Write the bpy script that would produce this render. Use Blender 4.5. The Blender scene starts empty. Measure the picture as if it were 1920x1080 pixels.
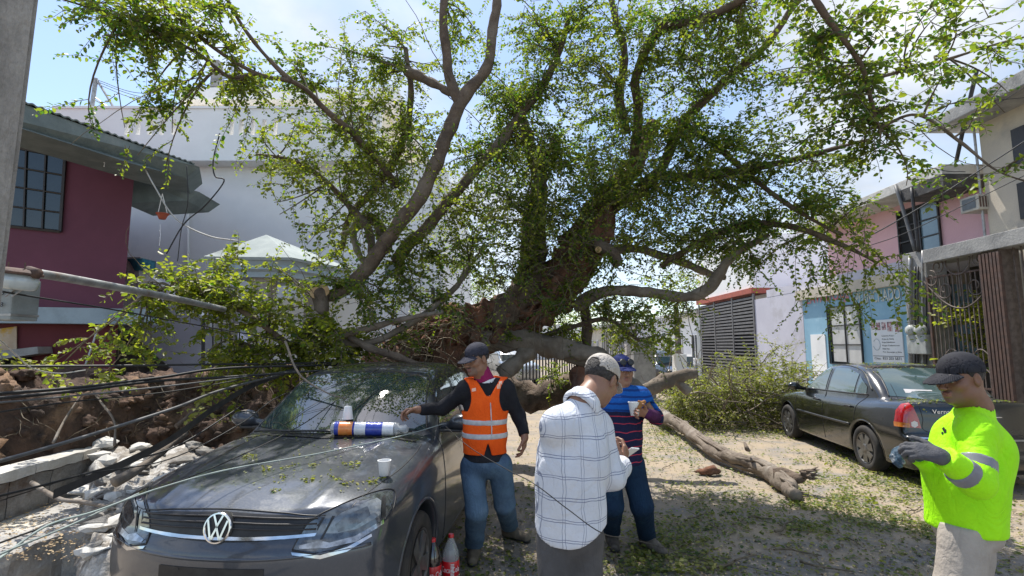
import bpy, bmesh, math, random
import numpy as np
from mathutils import Vector, Matrix, noise
from mathutils.bvhtree import BVHTree
random.seed(7); RNG = np.random.default_rng(7)
SC = bpy.context.scene
COL = SC.collection
# ---------------------------------------------------------------- camera, world, sun, exposure
EYE = 1.65; FPX = 960.0; PITCH = math.atan(108/960.0)
cam_d = bpy.data.cameras.new('camera'); cam = bpy.data.objects.new('camera', cam_d); COL.objects.link(cam)
cam.location = (0, 0, EYE); cam.rotation_euler = (math.pi/2 + PITCH, 0, 0)
cam_d.sensor_width = 36; cam_d.lens = 18.0; cam_d.clip_start = 0.05; cam_d.clip_end = 4000
SC.camera = cam
SUN = Vector((-0.20, 0.42, 1.0)).normalized()
EL = math.asin(SUN.z); AZ = math.atan2(SUN.x, SUN.y)
w = bpy.data.worlds.new('World'); SC.world = w; w.use_nodes = True
nt = w.node_tree; bg = nt.nodes['Background']; bg.inputs['Strength'].default_value = 0.132
sky = nt.nodes.new('ShaderNodeTexSky'); sky.sky_type = 'NISHITA'; sky.sun_disc = False
sky.sun_elevation = EL; sky.sun_rotation = AZ; sky.air_density = 1.0; sky.dust_density = 0.7; sky.ozone_density = 1.4
tc = nt.nodes.new('ShaderNodeTexCoord'); mp = nt.nodes.new('ShaderNodeMapping'); mp.inputs['Scale'].default_value = (1, 1, 2.1)
mp.inputs['Location'].default_value = (1.45, 0.35, 0.5)
n1 = nt.nodes.new('ShaderNodeTexNoise'); n1.inputs['Scale'].default_value = 1.7; n1.inputs['Detail'].default_value = 9; n1.inputs['Roughness'].default_value = 0.52
n1.inputs['Distortion'].default_value = 0.25
rp = nt.nodes.new('ShaderNodeValToRGB'); rp.color_ramp.elements[0].position = 0.44; rp.color_ramp.elements[1].position = 0.62
n2 = nt.nodes.new('ShaderNodeTexNoise'); n2.inputs['Scale'].default_value = 3.1; n2.inputs['Detail'].default_value = 6
rp2 = nt.nodes.new('ShaderNodeValToRGB'); rp2.color_ramp.elements[0].color = (2.7, 3.1, 3.7, 1); rp2.color_ramp.elements[1].color = (4.9, 5.0, 5.2, 1)
rp2.color_ramp.elements[0].position = 0.35; rp2.color_ramp.elements[1].position = 0.62
mx = nt.nodes.new('ShaderNodeMixRGB')
L = nt.links.new
L(tc.outputs['Generated'], mp.inputs['Vector']); L(mp.outputs[0], n1.inputs['Vector']); L(mp.outputs[0], n2.inputs['Vector'])
L(n1.outputs['Fac'], rp.inputs['Fac']); L(n2.outputs['Fac'], rp2.inputs['Fac'])
L(rp.outputs['Color'], mx.inputs['Fac']); L(sky.outputs['Color'], mx.inputs['Color1']); L(rp2.outputs['Color'], mx.inputs['Color2'])
L(mx.outputs[0], bg.inputs['Color'])
ld = bpy.data.lights.new('sun', 'SUN'); ld.energy = 3.8; ld.angle = math.radians(0.5); ld.color = (1.0, 0.955, 0.88)
lo = bpy.data.objects.new('sun', ld); COL.objects.link(lo); lo.rotation_euler = SUN.to_track_quat('Z', 'Y').to_euler()
SC.view_settings.view_transform = 'Standard'; SC.view_settings.look = 'None'; SC.view_settings.gamma = 1
SC.view_settings.exposure = 0.82
SC.cycles.max_bounces = 6; SC.cycles.diffuse_bounces = 3; SC.cycles.glossy_bounces = 3
SC.cycles.transmission_bounces = 4; SC.cycles.transparent_max_bounces = 8; SC.cycles.caustics_reflective = False; SC.cycles.caustics_refractive = False
SC.cycles.use_denoising = True
# ---------------------------------------------------------------- pixel rays -> world
def ray(x, y):
    u = (x-960)/FPX; v = (540-y)/FPX
    return Vector((u, math.cos(PITCH)-v*math.sin(PITCH), math.sin(PITCH)+v*math.cos(PITCH)))
O = Vector((0, 0, EYE))
def P(x, y, D):
    d = ray(x, y); return O + d*(D/d.y)
def PX(x, y, X):
    d = ray(x, y); return O + d*(X/d.x)
def PZ(x, y, Z=0.0):
    d = ray(x, y); return O + d*((Z-EYE)/d.z)
def PN(x, y, pt, n):
    d = ray(x, y); return O + d*((Vector(pt)-O).dot(n)/d.dot(n))
# ---------------------------------------------------------------- materials
def _mixc(nt, f, a, b):
    m = nt.nodes.new('ShaderNodeMixRGB'); nt.links.new(f, m.inputs['Fac'])
    for s, v in ((m.inputs['Color1'], a), (m.inputs['Color2'], b)):
        if isinstance(v, tuple): s.default_value = (*v[:3], 1)
        else: nt.links.new(v, s)
    return m.outputs[0]
def _noise(nt, sc, det=4, vec=None, rough=0.6, dist=0):
    n = nt.nodes.new('ShaderNodeTexNoise'); n.inputs['Scale'].default_value = sc; n.inputs['Detail'].default_value = det
    n.inputs['Roughness'].default_value = rough; n.inputs['Distortion'].default_value = dist
    if vec is not None: nt.links.new(vec, n.inputs['Vector'])
    return n.outputs['Fac']
def _ramp(nt, f, a, b):
    r = nt.nodes.new('ShaderNodeMapRange'); r.inputs['From Min'].default_value = a; r.inputs['From Max'].default_value = b
    nt.links.new(f, r.inputs['Value']); return r.outputs[0]
def mat(name, c1, c2=None, rough=0.8, sc=6.0, lo=0.4, hi=0.6, stain=None, ssc=0.8, slo=0.55, shi=0.7, bump=0.0, bsc=40.0, metal=0.0, coat=0.0, stretch=None, spec=0.5, grain=0.12, alpha=1.0, trans=0.0, det=5):
    m = bpy.data.materials.new(name); m.use_nodes = True; nt = m.node_tree; b = nt.nodes['Principled BSDF']
    tc = nt.nodes.new('ShaderNodeTexCoord'); vec = tc.outputs['Object']
    if stretch:
        mp = nt.nodes.new('ShaderNodeMapping'); mp.inputs['Scale'].default_value = stretch; nt.links.new(vec, mp.inputs['Vector']); vec = mp.outputs[0]
    c2 = c2 or tuple(v*0.8 for v in c1)
    col = _mixc(nt, _ramp(nt, _noise(nt, sc, det, vec), lo, hi), c1, c2)
    if stain: col = _mixc(nt, _ramp(nt, _noise(nt, ssc, 7, vec, 0.65), slo, shi), col, stain)
    if grain:
        g = nt.nodes.new('ShaderNodeMixRGB'); g.blend_type = 'MULTIPLY'; g.inputs['Fac'].default_value = 1
        nt.links.new(col, g.inputs['Color1'])
        r = nt.nodes.new('ShaderNodeMapRange'); r.inputs['To Min'].default_value = 1-grain; r.inputs['To Max'].default_value = 1+grain
        nt.links.new(_noise(nt, bsc*2.2, 3, tc.outputs['Object']), r.inputs['Value']); nt.links.new(r.outputs[0], g.inputs['Color2']); col = g.outputs[0]
    nt.links.new(col, b.inputs['Base Color'])
    b.inputs['Roughness'].default_value = rough; b.inputs['Metallic'].default_value = metal
    b.inputs['Specular IOR Level'].default_value = spec; b.inputs['Coat Weight'].default_value = coat; b.inputs['Coat Roughness'].default_value = 0.04
    b.inputs['Transmission Weight'].default_value = trans; b.inputs['Alpha'].default_value = alpha
    if bump:
        bp = nt.nodes.new('ShaderNodeBump'); bp.inputs['Strength'].default_value = bump; bp.inputs['Distance'].default_value = 0.02
        nt.links.new(_noise(nt, bsc, 5, vec), bp.inputs['Height']); nt.links.new(bp.outputs[0], b.inputs['Normal'])
    return m
def leafmat(name, cols, trans=0.45, rough=0.45):
    m = bpy.data.materials.new(name); m.use_nodes = True; nt = m.node_tree; b = nt.nodes['Principled BSDF']
    a = nt.nodes.new('ShaderNodeAttribute'); a.attribute_name = 'rnd'
    r = nt.nodes.new('ShaderNodeValToRGB'); e = r.color_ramp.elements
    for i, c in enumerate(cols):
        el = e[i] if i < 2 else e.new(0.5)
        el.position = c[0]; el.color = (*c[1], 1)
    nt.links.new(a.outputs['Fac'], r.inputs['Fac']); nt.links.new(r.outputs[0], b.inputs['Base Color'])
    b.inputs['Roughness'].default_value = rough; b.inputs['Specular IOR Level'].default_value = 0.4
    t = nt.nodes.new('ShaderNodeBsdfTranslucent')
    br = nt.nodes.new('ShaderNodeMixRGB'); br.blend_type = 'MULTIPLY'; br.inputs['Fac'].default_value = 1; br.inputs['Color2'].default_value = (1.7, 2.0, 0.55, 1)
    nt.links.new(r.outputs[0], br.inputs['Color1']); nt.links.new(br.outputs[0], t.inputs['Color'])
    mxs = nt.nodes.new('ShaderNodeMixShader'); mxs.inputs[0].default_value = trans
    nt.links.new(b.outputs[0], mxs.inputs[1]); nt.links.new(t.outputs[0], mxs.inputs[2])
    nt.links.new(mxs.outputs[0], nt.nodes['Material Output'].inputs['Surface'])
    return m
# ---------------------------------------------------------------- objects
def tag(o, label=None, cat=None, group=None, kind=None):
    if label: o['label'] = label
    if cat: o['category'] = cat
    if group: o['group'] = group
    if kind: o['kind'] = kind
    return o
def thing(name, label, cat, loc=(0, 0, 0), rz=0.0, group=None):
    o = bpy.data.objects.new(name, None); COL.objects.link(o); o.location = loc; o.rotation_euler = (0, 0, rz); o.empty_display_size = 0.1
    return tag(o, label, cat, group)
def link_mesh(name, me, m, parent=None, local=False, smooth=True):
    if m is not None:
        for k in (m if isinstance(m, (list, tuple)) else [m]): me.materials.append(k)
    o = bpy.data.objects.new(name, me); COL.objects.link(o)
    if smooth: me.shade_smooth()
    if parent is not None:
        o.parent = parent
        if not local:
            b = parent
            off = Vector((0, 0, 0))
            while b is not None: off += b.location; b = b.parent
            me.transform(Matrix.Translation(-off))
    return o
def obj(name, bm, m, parent=None, local=False, smooth=False, sharp=None):
    me = bpy.data.meshes.new(name)
    bmesh.ops.recalc_face_normals(bm, faces=bm.faces)
    bm.to_mesh(me); bm.free()
    o = link_mesh(name, me, m, parent, local, smooth)
    if sharp is not None: me.set_sharp_from_angle(angle=math.radians(sharp))
    return o
def center(o):
    """move the origin of a top-level mesh to its base centre"""
    me = o.data; n = len(me.vertices); a = np.empty(n*3); me.vertices.foreach_get('co', a); a = a.reshape(-1, 3)
    c = Vector(((a[:, 0].min()+a[:, 0].max())/2, (a[:, 1].min()+a[:, 1].max())/2, a[:, 2].min()))
    me.transform(Matrix.Translation(-c)); o.location = c; return o
def BM(): return bmesh.new()
def box(bm, a, b, M=None, bev=0.0):
    a = Vector(a); b = Vector(b)
    vs = [bm.verts.new((x, y, z)) for x in (a.x, b.x) for y in (a.y, b.y) for z in (a.z, b.z)]
    fs = [bm.faces.new([vs[i] for i in f]) for f in ((0, 1, 3, 2), (4, 6, 7, 5), (0, 4, 5, 1), (2, 3, 7, 6), (0, 2, 6, 4), (1, 5, 7, 3))]
    if bev:
        es = list({e for f in fs for e in f.edges})
        r = bmesh.ops.bevel(bm, geom=es, offset=bev, segments=2, affect='EDGES', profile=0.6)
        vs = list({v for f in r['faces'] for v in f.verts} | {v for v in vs if v.is_valid})
    if M is not None:
        for v in vs: v.co = M @ v.co
    return vs
def prism(bm, pts, vec):
    vec = Vector(vec); n = len(pts)
    a = [bm.verts.new(p) for p in pts]; b = [bm.verts.new(Vector(p)+vec) for p in pts]
    bm.faces.new(a); bm.faces.new(b[::-1])
    for i in range(n): bm.faces.new((a[i], b[i], b[(i+1) % n], a[(i+1) % n]))
def crom(pts, n):
    """Catmull-Rom resample of a list of tuples"""
    A = np.array(pts, float); A = np.vstack([2*A[0]-A[1], A, 2*A[-1]-A[-2]]); out = []
    for i in range(1, len(A)-2):
        for t in np.linspace(0, 1, n, endpoint=False):
            p0, p1, p2, p3 = A[i-1:i+3]
            out.append(0.5*((2*p1)+(-p0+p2)*t+(2*p0-5*p1+4*p2-p3)*t*t+(-p0+3*p1-3*p2+p3)*t**3))
    out.append(A[-2]); return np.array(out)
def tube(bm, pts, rad, seg=8, nz=0.0, nsc=6.0, caps=True, flute=0.0, seed=0.0):
    pts = [Vector(p[:3]) for p in pts]; n = len(pts)
    if not hasattr(rad, '__len__'): rad = [rad]*n
    rings = []; up = Vector((0.13, 0.31, 0.94))
    for i in range(n):
        t = (pts[min(i+1, n-1)]-pts[max(i-1, 0)]).normalized()
        s = t.cross(up)
        if s.length < 0.05: s = t.cross(Vector((1, 0, 0)))
        s.normalize(); up = s.cross(t).normalized(); r = []
        for k in range(seg):
            a = 2*math.pi*k/seg; d = s*math.cos(a)+up*math.sin(a); q = rad[i]
            if nz: q *= 1+nz*noise.noise((pts[i]+d*rad[i])*nsc+Vector((seed, 0, 0)))
            if flute: q *= 1+flute*math.sin(a*5+seed+i*0.11)
            r.append(bm.verts.new(pts[i]+d*q))
        rings.append(r)
    for i in range(n-1):
        for k in range(seg): bm.faces.new((rings[i][k], rings[i][(k+1) % seg], rings[i+1][(k+1) % seg], rings[i+1][k]))
    if caps: bm.faces.new(rings[0][::-1]); bm.faces.new(rings[-1])
def lathe(bm, prof, seg=24, M=None, cap=True):
    rings = []
    for r, z in prof:
        rings.append([bm.verts.new((r*math.cos(2*math.pi*k/seg), r*math.sin(2*math.pi*k/seg), z)) for k in range(seg)])
    for i in range(len(prof)-1):
        for k in range(seg): bm.faces.new((rings[i][k], rings[i][(k+1) % seg], rings[i+1][(k+1) % seg], rings[i+1][k]))
    if cap: bm.faces.new(rings[0][::-1]); bm.faces.new(rings[-1])
    if M is not None:
        for rg in rings:
            for v in rg: v.co = M @ v.co
def rock(bm, c, r, sub=2, seed=0, amp=0.35, sc=1.6, flat=(1, 1, 1)):
    res = bmesh.ops.create_icosphere(bm, subdivisions=sub, radius=1.0); c = Vector(c)
    for v in res['verts']:
        d = v.co.copy(); q = 1+amp*noise.noise(d*sc+Vector((seed*3.1, seed, 0)))+amp*0.45*noise.noise(d*sc*3+Vector((seed, 7, 0)))
        v.co = c+Vector((d.x*flat[0], d.y*flat[1], d.z*flat[2]))*(q*r)
def text_mesh(s, size, depth=0.003):
    cu = bpy.data.curves.new('lettering', 'FONT'); cu.body = s; cu.size = size; cu.extrude = depth; cu.align_x = 'LEFT'; cu.resolution_u = 2
    o = bpy.data.objects.new('tmp', cu); COL.objects.link(o); dg = bpy.context.evaluated_depsgraph_get()
    me = bpy.data.meshes.new_from_object(o.evaluated_get(dg)); bpy.data.objects.remove(o); bpy.data.curves.remove(cu)
    return me
def text_obj(name, s, size, M, m, parent=None, depth=0.003, width=None):
    me = text_mesh(s, size, depth)
    if width:
        xs = [v.co.x for v in me.vertices]; k = width/(max(xs)-min(xs)); me.transform(Matrix.Diagonal((k, 1, 1, 1)))
    me.transform(M); return link_mesh(name, me, m, parent, smooth=False)
# ---------------------------------------------------------------- numpy surface nets
class Field:
    def __init__(s, lo, hi, h):
        s.lo = np.array(lo, float); s.h = h
        s.n = np.ceil((np.array(hi)-s.lo)/h).astype(int)+1
        s.F = np.full(s.n, 0.5, np.float32)
        s.ax = [s.lo[i]+h*np.arange(s.n[i]) for i in range(3)]
    def blk(s, a, b):
        i0 = np.clip(np.floor((np.array(a)-s.lo)/s.h).astype(int), 0, s.n-1); i1 = np.clip(np.ceil((np.array(b)-s.lo)/s.h).astype(int)+1, 1, s.n)
        sl = tuple(slice(i0[k], max(i1[k], i0[k]+1)) for k in range(3))
        X, Y, Z = np.meshgrid(*[s.ax[k][sl[k]] for k in range(3)], indexing='ij')
        return sl, X, Y, Z
    def put(s, sl, d, k, op='u'):
        f = s.F[sl]
        if op == 'u':
            hh = np.maximum(k-np.abs(f-d), 0)/max(k, 1e-6); s.F[sl] = np.minimum(f, d)-hh*hh*k*0.25
        else:
            d = -d; hh = np.maximum(k-np.abs(f-d), 0)/max(k, 1e-6); s.F[sl] = np.maximum(f, d)+hh*hh*k*0.25
    def cone(s, a, b, ra, rb, k=0.03, op='u', sq=None, yaw=0):
        a = np.array(a, float); b = np.array(b, float); R = max(ra, rb)+k+s.h*3
        sl, X, Y, Z = s.blk(np.minimum(a, b)-R, np.maximum(a, b)+R)
        ab = b-a; L2 = max(ab@ab, 1e-9)
        t = np.clip(((X-a[0])*ab[0]+(Y-a[1])*ab[1]+(Z-a[2])*ab[2])/L2, 0, 1)
        d = np.sqrt((X-a[0]-t*ab[0])**2+(Y-a[1]-t*ab[1])**2+(Z-a[2]-t*ab[2])**2)-(ra+(rb-ra)*t)
        s.put(sl, d, k, op); return s
    def ell(s, c, r, M=None, k=0.03, op='u'):
        c = np.array(c, float); r = np.array(r, float); R = r.max()+k+s.h*3
        sl, X, Y, Z = s.blk(c-R, c+R); Q = [X-c[0], Y-c[1], Z-c[2]]
        if M is not None:
            M = np.array(M); Q = [Q[0]*M[0, i]+Q[1]*M[1, i]+Q[2]*M[2, i] for i in range(3)]
        q = np.sqrt((Q[0]/r[0])**2+(Q[1]/r[1])**2+(Q[2]/r[2])**2); g = np.sqrt((Q[0]/r[0]**2)**2+(Q[1]/r[1]**2)**2+(Q[2]/r[2]**2)**2)
        s.put(sl, q*(q-1)/np.maximum(g, 1e-6), k, op); return s
    def grid(s): return np.meshgrid(*s.ax, indexing='ij')
    def nets(s):
        F = s.F; ins = F < 0; nx, ny, nz = F.shape
        cs = np.zeros((nx-1, ny-1, nz-1), int)
        cor = [(i, j, k) for i in (0, 1) for j in (0, 1) for k in (0, 1)]
        for i, j, k in cor: cs += ins[i:nx-1+i, j:ny-1+j, k:nz-1+k]
        act = (cs > 0) & (cs < 8); I = np.argwhere(act); N = len(I)
        idx = -np.ones(act.shape, np.int64); idx[tuple(I.T)] = np.arange(N)
        acc = np.zeros((N, 3)); cnt = np.zeros(N)
        for ax in range(3):
            for c in cor:
                if c[ax]: continue
                c2 = list(c); c2[ax] = 1
                f0 = F[I[:, 0]+c[0], I[:, 1]+c[1], I[:, 2]+c[2]]; f1 = F[I[:, 0]+c2[0], I[:, 1]+c2[1], I[:, 2]+c2[2]]
                m = (f0 < 0) != (f1 < 0); t = np.where(m, f0/np.where(m, f0-f1, 1), 0)
                p = np.array(c, float)+np.zeros((N, 3)); p[:, ax] += t
                acc[m] += p[m]; cnt[m] += 1
        V = s.lo+(I+acc/cnt[:, None])*s.h; quads = []
        for ax in range(3):
            o = [(0, 0, 0)]; u, v = [a for a in range(3) if a != ax]
            A = ins; sl0 = [slice(None)]*3; sl1 = [slice(None)]*3; sl0[ax] = slice(0, -1); sl1[ax] = slice(1, None)
            ch = A[tuple(sl0)] != A[tuple(sl1)]; E = np.argwhere(ch)
            E = E[(E[:, u] > 0) & (E[:, v] > 0) & (E[:, u] < F.shape[u]-1) & (E[:, v] < F.shape[v]-1)]
            def g(du, dv):
                q = E.copy(); q[:, u] -= du; q[:, v] -= dv; return idx[q[:, 0], q[:, 1], q[:, 2]]
            Q = np.stack([g(0, 0), g(1, 0), g(1, 1), g(0, 1)], 1)
            flip = A[E[:, 0], E[:, 1], E[:, 2]] ^ (ax == 1)
            Q[~flip] = Q[~flip][:, ::-1]; quads.append(Q)
        Q = np.vstack(quads); Q = Q[(Q >= 0).all(1)]
        return V, Q
def mesh_np(name, V, Q):
    me = bpy.data.meshes.new(name); V = np.asarray(V, np.float32); Q = np.asarray(Q, np.int32); k = Q.shape[1]
    me.vertices.add(len(V)); me.vertices.foreach_set('co', V.ravel())
    me.loops.add(Q.size); me.loops.foreach_set('vertex_index', Q.ravel())
    me.polygons.add(len(Q)); me.polygons.foreach_set('loop_start', np.arange(0, Q.size, k, dtype=np.int32))
    me.update(calc_edges=True); return me
# ================================================================ SETTING
M = {}
M['ground'] = mat('dry_ground', (0.34, 0.29, 0.23), (0.24, 0.20, 0.16), 0.95, 1.3, stain=(0.45, 0.38, 0.28), bump=0.5, bsc=30)
def road_mat():
    m = mat('street_concrete', (0.215, 0.20, 0.185), (0.165, 0.155, 0.143), 0.92, 2.2, bump=0.35, bsc=60, grain=0.22)
    nt = m.node_tree; b = nt.nodes['Principled BSDF']; tc = nt.nodes['Texture Coordinate']
    base = b.inputs['Base Color'].links[0].from_socket
    sep = nt.nodes.new('ShaderNodeSeparateXYZ'); nt.links.new(tc.outputs['Object'], sep.inputs[0])
    # sawdust lying over the street: more of it towards the right hand side and farther along
    mp = nt.nodes.new('ShaderNodeMapping'); mp.inputs['Scale'].default_value = (0.9, 1.6, 1); mp.inputs['Rotation'].default_value = (0, 0, 0.35)
    nt.links.new(tc.outputs['Object'], mp.inputs['Vector'])
    big = _noise(nt, 1.7, 8, mp.outputs[0], 0.68, 0.6)
    gx = nt.nodes.new('ShaderNodeMapRange'); gx.inputs['From Min'].default_value = 2.5; gx.inputs['From Max'].default_value = 5.0; gx.inputs['To Min'].default_value = -0.13; gx.inputs['To Max'].default_value = 0.17
    nt.links.new(sep.outputs['Y'], gx.inputs['Value'])
    ad = nt.nodes.new('ShaderNodeMath'); ad.operation = 'ADD'; nt.links.new(big, ad.inputs[0]); nt.links.new(gx.outputs[0], ad.inputs[1])
    col = _mixc(nt, _ramp(nt, ad.outputs[0], 0.50, 0.74), base, _mixc(nt, _noise(nt, 9, 5), (0.37, 0.285, 0.19), (0.28, 0.235, 0.175)))
    nt.links.new(col, b.inputs['Base Color']); return m
M['road'] = road_mat()
M['conc'] = mat('grey_concrete', (0.36, 0.35, 0.33), (0.25, 0.245, 0.235), 0.9, 3, stain=(0.14, 0.135, 0.12), bump=0.4, bsc=30, grain=0.2)
M['conc_l'] = mat('pale_concrete', (0.62, 0.60, 0.56), (0.48, 0.46, 0.42), 0.9, 4, stain=(0.30, 0.27, 0.23), bump=0.4, bsc=30, grain=0.15)
M['conc_d'] = mat('stained_concrete_block', (0.27, 0.255, 0.235), (0.18, 0.17, 0.155), 0.95, 5, stain=(0.12, 0.085, 0.065), ssc=3, slo=.5, shi=.68, bump=0.9, bsc=30, grain=0.3)
M['white'] = mat('white_plaster', (0.89, 0.88, 0.86), (0.83, 0.82, 0.80), 0.85, 0.9, stain=(0.60, 0.60, 0.60), ssc=0.5, slo=0.58, shi=0.85, bump=0.15, bsc=50, grain=0.05)
M['white_c'] = mat('cream_plaster', (0.80, 0.72, 0.56), (0.74, 0.66, 0.50), 0.85, 1.5, bump=0.1, grain=0.05)
M['maroon'] = mat('maroon_plaster', (0.150, 0.042, 0.072), (0.128, 0.036, 0.062), 0.75, 1.1, stain=(0.11, 0.035, 0.055), slo=0.6, shi=0.9, bump=0.12, bsc=60, grain=0.08)
M['red'] = mat('red_plaster', (0.155, 0.024, 0.03), (0.13, 0.02, 0.027), 0.75, 1.1, stain=(0.11, 0.02, 0.025), bump=0.12, grain=0.08)
M['band'] = mat('blue_grey_paint', (0.36, 0.44, 0.48), (0.31, 0.38, 0.42), 0.7, 3, stain=(0.22, 0.26, 0.27), bump=0.1)
M['corr'] = mat('fibre_cement', (0.19, 0.225, 0.215), (0.14, 0.17, 0.165), 0.85, 3, stain=(0.30, 0.31, 0.28), bump=0.4, bsc=25)
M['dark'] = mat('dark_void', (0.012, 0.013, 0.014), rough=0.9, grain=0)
M['iron'] = mat('black_iron', (0.022, 0.022, 0.024), (0.035, 0.03, 0.028), 0.5, 20, bump=0.1)
M['rust'] = mat('rusty_iron', (0.13, 0.075, 0.055), (0.085, 0.055, 0.045), 0.8, 12, stain=(0.20, 0.19, 0.18), bump=0.3)
M['glass'] = mat('window_glass', (0.02, 0.03, 0.035), rough=0.08, grain=0, spec=0.8)
M['glass_b'] = mat('blue_window_glass', (0.16, 0.24, 0.29), (0.13, 0.20, 0.25), 0.15, 2, grain=0, spec=0.8)
M['pink'] = mat('pink_plaster', (0.80, 0.50, 0.53), (0.76, 0.46, 0.49), 0.85, 0.9, stain=(0.62, 0.36, 0.38), slo=0.58, shi=0.9, bump=0.15, grain=0.06)
M['beige'] = mat('beige_plaster', (0.60, 0.53, 0.41), (0.52, 0.46, 0.37), 0.9, 1.4, stain=(0.36, 0.33, 0.29), bump=0.25, grain=0.1)
M['lav'] = mat('lavender_plaster', (0.60, 0.58, 0.64), (0.55, 0.53, 0.59), 0.85, 1.0, stain=(0.44, 0.42, 0.44), bump=0.2, grain=0.06)
M['blue'] = mat('sky_blue_paint', (0.27, 0.46, 0.58), (0.23, 0.41, 0.53), 0.8, 1.6, stain=(0.40, 0.58, 0.68), ssc=1.4, slo=0.56, shi=0.74, bump=0.2, grain=0.08)
M['stone'] = mat('stone_veneer', (0.55, 0.52, 0.49), (0.38, 0.35, 0.33), 0.9, 5, stretch=(4, 4, 22), lo=0.42, hi=0.55, bump=0.9, bsc=6, grain=0.15)
M['mint'] = mat('pale_roof_slab', (0.36, 0.40, 0.38), (0.29, 0.33, 0.32), 0.85, 3, stain=(0.20, 0.22, 0.21), bump=0.2)
M['soil'] = mat('red_brown_soil', (0.105, 0.062, 0.042), (0.05, 0.034, 0.026), 0.97, 5, lo=0.38, hi=0.62, stain=(0.20, 0.125, 0.08), ssc=3.0, slo=0.52, shi=0.66, bump=1.0, bsc=22, grain=0.3)
M['clod'] = mat('ochre_clods', (0.235, 0.145, 0.085), (0.15, 0.09, 0.058), 0.97, 7, lo=0.35, hi=0.62, stain=(0.34, 0.25, 0.17), ssc=5, bump=0.9, bsc=30, grain=0.3)
M['steel'] = mat('galvanised_steel', (0.40, 0.40, 0.39), (0.28, 0.27, 0.26), 0.45, 14, metal=0.6, stain=(0.25, 0.14, 0.08), ssc=6, slo=0.6, shi=0.75)
M['cream'] = mat('cream_lettering', (0.70, 0.69, 0.58), rough=0.8)
M['redp'] = mat('red_lettering', (0.62, 0.10, 0.16), (0.68, 0.35, 0.38), 0.8, 8)
M['slat'] = mat('brown_metal_slats', (0.175, 0.165, 0.16), (0.14, 0.13, 0.125), 0.6, 4, grain=0.1)
M['brick'] = mat('red_beam_paint', (0.45, 0.12, 0.08), (0.36, 0.10, 0.07), 0.8, 4)
def structure(name, bm, m, **k):
    return tag(obj(name, bm, m, **k), kind='structure')
bm = BM(); box(bm, (-120, -25, -0.5), (120, 320, -0.004)); structure('ground', bm, M['ground'])
bm = BM()
NXr, NYr = 60, 160
gv = [[bm.verts.new((-2.55+9.35*i/NXr, -3+(j/NYr)**1.6*150, 0.0+0.006*noise.noise(Vector((i*0.5, j*0.5, 0))))) for j in range(NYr+1)] for i in range(NXr+1)]
for i in range(NXr):
    for j in range(NYr): bm.faces.new((gv[i][j], gv[i+1][j], gv[i+1][j+1], gv[i][j+1]))
structure('road', bm, M['road'], smooth=True)
bm = BM(); box(bm, (6.8, -3, -0.1), (8.62, 150, 0.14), bev=0.015); structure('sidewalk', bm, M['conc'])
# broken left pavement: thick slab ending at a raw edge
bm = BM()
a = [P(-160, 925, 3.6), P(150, 912, 4.35), P(215, 985, 3.35), P(118, 1004, 3.15), P(-30, 1062, 2.75), P(-160, 1100, 2.6)]
z0 = 0.30
pts = [PZ(-200, 915, z0), PZ(200, 915, z0), PZ(228, 960, z0), PZ(170, 1000, z0), PZ(118, 1002, z0), PZ(20, 1040, z0), PZ(-120, 1075, z0)]
prism(bm, pts, (0, 0, -0.31)); bmesh.ops.triangulate(bm, faces=bm.faces)
bmesh.ops.subdivide_edges(bm, edges=bm.edges, cuts=9, use_grid_fill=True)
for v in bm.verts: v.co += Vector((noise.noise(v.co*14), noise.noise(v.co*14+Vector((5, 0, 0))), noise.noise(v.co*14+Vector((0, 9, 0)))))*.014+ Vector((noise.noise(v.co*4), noise.noise(v.co*4+Vector((5, 0, 0))), 0.5*noise.noise(v.co*5+Vector((0, 9, 0)))))*0.03
M['walk'] = mat('cracked_pavement', (0.40, 0.385, 0.36), (0.27, 0.26, 0.25), 0.95, 3.5, stain=(0.60, 0.55, 0.46), ssc=2.2, slo=0.5, shi=0.62, bump=0.6, bsc=25, grain=0.25)
structure('pavement_slab', bm, M['walk'])

# ---------------------------------------------------------------- low broken block wall on the left
A = PZ(-90, 1013, 0.30); B = PZ(262, 884, 0.30); dr = (B-A).normalized(); nr = Vector((-dr.y, dr.x, 0))
wall = thing('block_wall', 'low broken concrete block wall with a pale coping in front of the soil mound', 'wall', A)
bm = BM(); p = [A, A+dr*1.05, A+dr*1.05+nr*0.16, A+nr*0.16]; 
Lw = (B-A).length
def blockrow(bm, z0, z1, t0, t1, step, off=0):
    t = t0+off
    while t < t1-0.05:
        e = min(t+step, t1)
        prism(bm, [A+dr*(t+0.006), A+dr*(e-0.006), A+dr*(e-0.006)+nr*0.15, A+dr*(t+0.006)+nr*0.15][::1], (0, 0, 0)) if False else None
        q = [A+dr*(t+0.006), A+dr*(e-0.006), A+dr*(e-0.006)+nr*0.15, A+dr*(t+0.006)+nr*0.15]
        q = [v+Vector((0, 0, z0)) for v in q]; prism(bm, q, (0, 0, z1-z0-0.008)); t = e
blockrow(bm, 0, 0.17, 0, Lw*0.93, 0.40); blockrow(bm, 0.17, 0.30, 0, Lw*0.72, 0.40, 0)
def rough(bm, cuts=4, amp=.012, sc=9):
    bmesh.ops.subdivide_edges(bm, edges=[e for e in bm.edges if e.calc_length() > .06], cuts=cuts, use_grid_fill=True)
    for v in bm.verts:
        q = v.co.copy(); v.co += Vector((noise.noise(q*sc), noise.noise(q*sc+Vector((7, 0, 0))), noise.noise(q*sc+Vector((0, 7, 0)))))*amp+Vector((noise.noise(q*sc*3), noise.noise(q*sc*3+Vector((7, 0, 0))), noise.noise(q*sc*3+Vector((0, 7, 0)))))*amp*.5
rough(bm); obj('block', bm, M['conc_d'], wall)
bm = BM(); t = 0
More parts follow.
